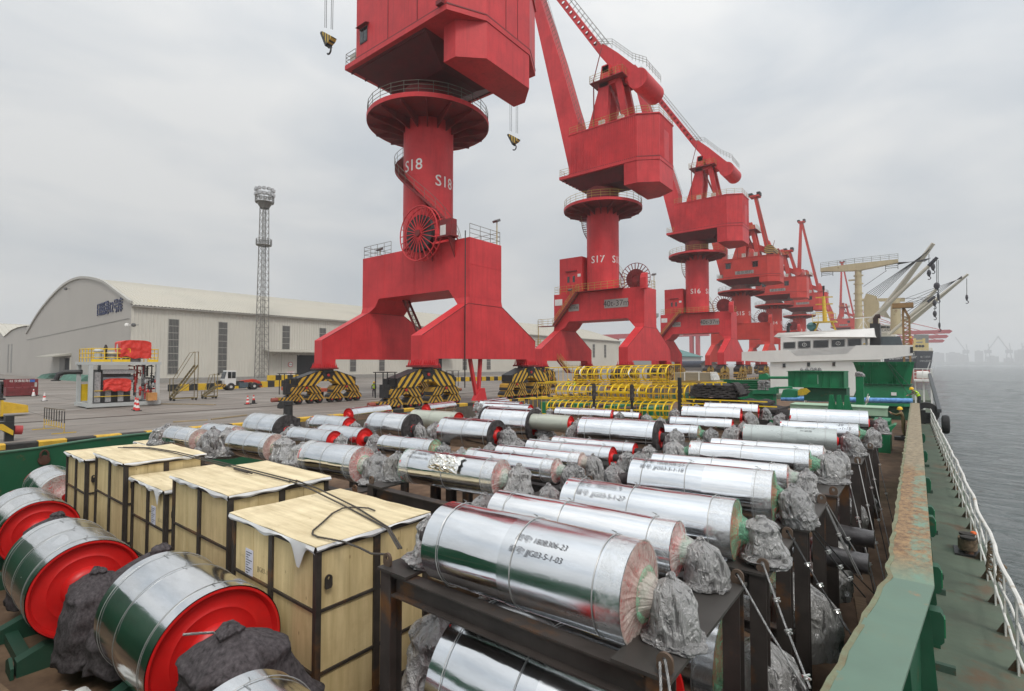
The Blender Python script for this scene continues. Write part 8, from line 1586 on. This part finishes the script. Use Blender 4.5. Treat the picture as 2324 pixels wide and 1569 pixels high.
# ------------------------------------------------------------------ people
SKIN = mat('skin', (.42, .25, .17), .55, var=.05); BOOTM = mat('work_boot', (.03, .028, .026), .7)
HELM = mat('yellow_helmet', (.80, .50, .01), .3, var=.04)
def person(label, loc, rz, pose, shirt, trousers, vest=None, helmet=HELM, h=1.72):
    """one skinned body from a posed joint graph; clothing colours by body region; helmet and vest as children"""
    t = thing('person', label, 'person', loc, rz, 'dock workers'); J = {k: Vector(v) * h / 1.72 for k, v in pose.items()}; names = list(J)
    E_ = [('pelvis', 'spine'), ('spine', 'chest'), ('chest', 'neck'), ('neck', 'head'), ('head', 'crown')]
    R = {'pelvis': .15, 'spine': .135, 'chest': .155, 'neck': .055, 'head': .085, 'crown': .07}
    for s_ in 'LR':
        E_ += [('chest', 'sho' + s_), ('sho' + s_, 'elb' + s_), ('elb' + s_, 'wri' + s_), ('wri' + s_, 'palm' + s_), ('pelvis', 'hip' + s_), ('hip' + s_, 'kne' + s_), ('kne' + s_, 'ank' + s_), ('ank' + s_, 'toe' + s_)]
        R.update({'sho' + s_: .075, 'elb' + s_: .052, 'wri' + s_: .036, 'palm' + s_: .038, 'hip' + s_: .10, 'kne' + s_: .068, 'ank' + s_: .050, 'toe' + s_: .045})
        d = (J['palm' + s_] - J['wri' + s_]).normalized(); side = d.cross(Vector((0, 0, 1))); side = Vector((1, 0, 0)) if side.length < .1 else side.normalized()
        for k, ln in enumerate((.055, .075, .08, .075, .06)):
            off = side * (.018 * (k - 2)); a, c = 'f%s%da' % (s_, k), 'f%s%db' % (s_, k)
            if k == 0: J[a] = J['wri' + s_].lerp(J['palm' + s_], .5) - side * .045; J[c] = J[a] + d * .045 - side * .015
            else: J[a] = J['palm' + s_] + off + d * .035; J[c] = J[a] + d * ln * .6 + Vector((0, 0, -.025))
            R[a] = R[c] = .010; E_ += [('palm' + s_ if k else 'wri' + s_, a), (a, c)]
    names = list(J); me = bpy.data.meshes.new('body'); me.from_pydata([J[n] for n in names], [(names.index(a), names.index(c)) for a, c in E_], [])
    o = bpy.data.objects.new('body', me); COL.objects.link(o); md = o.modifiers.new('skin', 'SKIN'); md.use_smooth_shade = True
    for i, n in enumerate(names): sv = me.skin_vertices[0].data[i]; r = R[n] * h / 1.72; sv.radius = (r, r * (.75 if n in ('pelvis', 'spine', 'chest') else 1)); sv.use_root = (n == 'pelvis')
    sd = o.modifiers.new('sub', 'SUBSURF'); sd.levels = 1; sd.render_levels = 1
    bpy.context.view_layer.update(); m2 = bpy.data.meshes.new_from_object(o.evaluated_get(bpy.context.evaluated_depsgraph_get())); o.modifiers.clear(); o.data = m2; o.parent = t
    m2.materials.clear()
    for m_ in (shirt, trousers, SKIN, BOOTM): m2.materials.append(m_)
    def near(c):
        best = None
        for a, b_ in E_:
            p, q = J[a], J[b_]; d = q - p; k = max(0, min(1, (c - p).dot(d) / max(1e-9, d.dot(d)))); ds = (c - p.lerp(q, k)).length
            if best is None or ds < best[0]: best = (ds, a, b_)
        return best[1], best[2]
    torso = []
    for p in m2.polygons:
        a, b_ = near(p.center); p.use_smooth = True
        if b_ in ('head', 'crown') or b_[:4] == 'palm' or b_[0] == 'f' or a[0] == 'f': p.material_index = 2
        elif b_[:3] == 'toe': p.material_index = 3
        elif b_[:3] in ('hip', 'kne', 'ank'): p.material_index = 1
        else: p.material_index = 0
        if b_ in ('spine', 'chest') or b_[:3] == 'sho' or (a == 'pelvis' and b_ == 'spine'): torso.append(p.index)
    if vest:
        vs, fs, ix = [], [], {}
        for pi_ in torso:
            p = m2.polygons[pi_]; f = []
            for vi in p.vertices:
                if vi not in ix: v = m2.vertices[vi]; ix[vi] = len(vs); vs.append(v.co + v.normal * .022)
                f.append(ix[vi])
            fs.append(tuple(f))
        b = MB(); b.add(vs, fs); b.build('vest', vest, t, smooth=True)
        b = MB(); ch_ = J['chest'].lerp(J['spine'], .55); ax_ = (J['chest'] - J['spine']).normalized(); b.lathe([(-.025, .185), (.025, .185)], 20, 'z'); ro = Vector((0, 0, 1)).rotation_difference(ax_); b.v = [tuple(ch_ + ro @ Vector((v[0], v[1] * .8, v[2]))) for v in b.v]; b.build('reflective_band', mat('reflective_silver', (.62, .62, .60), .3), t)
    hd = J['head'].lerp(J['crown'], .45); ax_ = (J['crown'] - J['head']).normalized(); ro = Vector((0, 0, 1)).rotation_difference(ax_)
    if helmet:
        b = MB(); b.lathe([(.02, .165), (.03, .135), (.09, .132), (.15, .105), (.185, .05), (.19, 0)], 18, 'z'); b.v = [tuple(hd + ro @ Vector(v)) for v in b.v]; b.build('helmet', helmet, t, smooth=True)
    b = MB(); f_ = Vector((0, -1, 0)); c = J['head'].lerp(J['crown'], .35)
    b.lathe([(-.01, 0), (-.03, .012), (-.03, .02), (0, .0)], 6, 'y', c + f_ * .085); b.box(c.x - .03, c.x + .03, c.y - .092, c.y - .082, c.z - .055, c.z - .047); 
    for s_ in (-1, 1): b.box(c.x + s_ * .035 - .012, c.x + s_ * .035 + .012, c.y - .090, c.y - .08, c.z + .02, c.z + .032)
    b.build('face', mat('face_dark', (.10, .05, .04), .6), t)
    b = MB()
    for s_ in (-1, 1): b.box(c.x + s_ * .085, c.x + s_ * .105, c.y - .02, c.y + .02, c.z - .03, c.z + .03)
    b.build('ears', SKIN, t)['kind'] = 'stuff'
    return t
stand = dict(pelvis=(0, 0, .93), spine=(0, .01, 1.12), chest=(0, .01, 1.32), neck=(0, 0, 1.47), head=(0, -.01, 1.53), crown=(0, -.01, 1.66),
  shoL=(.18, .01, 1.40), elbL=(.24, .02, 1.12), wriL=(.24, -.08, .90), palmL=(.24, -.10, .83), shoR=(-.18, .01, 1.40), elbR=(-.24, .02, 1.12), wriR=(-.22, -.10, .92), palmR=(-.21, -.13, .86),
  hipL=(.09, 0, .88), kneL=(.11, -.03, .50), ankL=(.12, .02, .08), toeL=(.13, -.14, .04), hipR=(-.09, 0, .88), kneR=(-.11, -.02, .50), ankR=(-.12, .03, .08), toeR=(-.13, -.13, .04))
lean = dict(stand, spine=(0, -.08, 1.10), chest=(0, -.22, 1.26), neck=(0, -.34, 1.36), head=(0, -.40, 1.40), crown=(0, -.44, 1.52), shoL=(.18, -.24, 1.32), elbL=(.22, -.46, 1.14), wriL=(.14, -.66, 1.06), palmL=(.12, -.73, 1.04), shoR=(-.18, -.24, 1.32), elbR=(-.22, -.44, 1.12), wriR=(-.12, -.62, 1.02), palmR=(-.10, -.69, 1.0))
reach = dict(stand, spine=(0, -.03, 1.12), chest=(0, -.08, 1.31), neck=(0, -.12, 1.45), head=(0, -.15, 1.51), crown=(0, -.16, 1.64), shoL=(.18, -.09, 1.39), elbL=(.25, -.33, 1.28), wriL=(.16, -.55, 1.38), palmL=(.14, -.61, 1.42), shoR=(-.18, -.09, 1.39), elbR=(-.24, -.32, 1.20), wriR=(-.14, -.52, 1.28), palmR=(-.12, -.58, 1.31))
VEST = mat('hi_vis_lime', (.50, .78, .02), .6, var=.08); CAMO = mat('camouflage_cloth', (.055, .065, .045), .9, var=.5, scale=14, hue2=(.14, .13, .09)); KHK = mat('khaki_cloth', (.15, .115, .05), .9, var=.3, scale=8); ORG = mat('orange_coverall', (.50, .11, .03), .8, var=.2, scale=8); DKT = mat('dark_trousers', (.03, .032, .04), .9); BLU = mat('blue_shirt', (.04, .09, .25), .8)
# worker leaning over the blue pipe at the end of the coaming; he stands on a low step box
stp = thing('step_box', 'low dark step box under the worker in the lime vest', 'box', (.05, 47.35, DZ)); MB().box(-.4, .4, -.35, .35, 0, .95).build('box_body', BLK(), stp)
person('worker in lime vest and yellow helmet leaning over the end of the blue pipe', (.12, 47.4, DZ + .95), radians(-78), lean, CAMO, DKT, VEST)
w2 = Vector((-.66, 38.0, 1.06)); st2 = thing('step_box', 'dark box under the khaki worker beside the coaming', 'box', (-.75, w2.y, HZ)); fz = w2.z - 1.76; MB().box(-.35, .35, -.35, .35, 0, max(.1, fz - HZ)).build('box_body', BLK(), st2)
person('worker in khaki with yellow helmet reaching up beside the dusty coaming', (-.66, w2.y, max(HZ + .1, fz)), radians(-95), reach, KHK, KHK)
person('worker in orange coveralls standing between the S18 crane bogies', (-47.9, 30.3, QZ), radians(60), stand, ORG, ORG, None, None)
person('helmeted worker half hidden beyond the landside crane bogie', (-49.5, 37.0, QZ), radians(40), stand, DKT, DKT, VEST)
for i, (u, v, lab) in enumerate(((1290, 868, 'left one of two lime vested workers behind the yellow ladders'), (1303, 868, 'right one of two lime vested workers behind the yellow ladders'))): p = aX(u, v, -33.2); person(lab, (-33.2, p.y, gz(-33.2)), radians(20 + 60 * i), stand, DKT, DKT, VEST)
p = aX(1335, 868, -33.6); person('worker in blue with yellow helmet behind the topmost ladder cage', (-33.6, p.y, gz(-33.6)), radians(-30), stand, BLU, DKT)
p = aY(*c6(1057, 985), 75.7); person('crewman in yellow helmet on the white bridge wing', (p.x, 76.6, p.z - 1.25), radians(0), stand, CAMO, DKT)
p = aY(*c6(1405, 965), 90.); person('crewman in orange by the rusty ladder tower', (p.x, 90., p.z - .7), radians(10), stand, ORG, ORG)
HAZE_D = .00036
# ------------------------------------------------------------------ haze
hz = MB().box(-9100, 9100, -9100, 9100, WZ - 7.5, 165).build('haze', None)
hm = bpy.data.materials.new('sea_haze'); hm.use_nodes = True; nt = hm.node_tree; nt.nodes.clear()
pv = nt.nodes.new('ShaderNodeVolumePrincipled'); pv.inputs['Density'].default_value = HAZE_D; pv.inputs['Color'].default_value = (.985, .99, 1.0, 1); pv.inputs['Anisotropy'].default_value = .25
oo = nt.nodes.new('ShaderNodeOutputMaterial'); nt.links.new(pv.outputs[0], oo.inputs['Volume']); hz.data.materials.append(hm)
tag(hz, 'pale sea haze over the harbour', None, kind='stuff')
for o in bpy.data.objects:
    if '_o' in o: del o['_o']
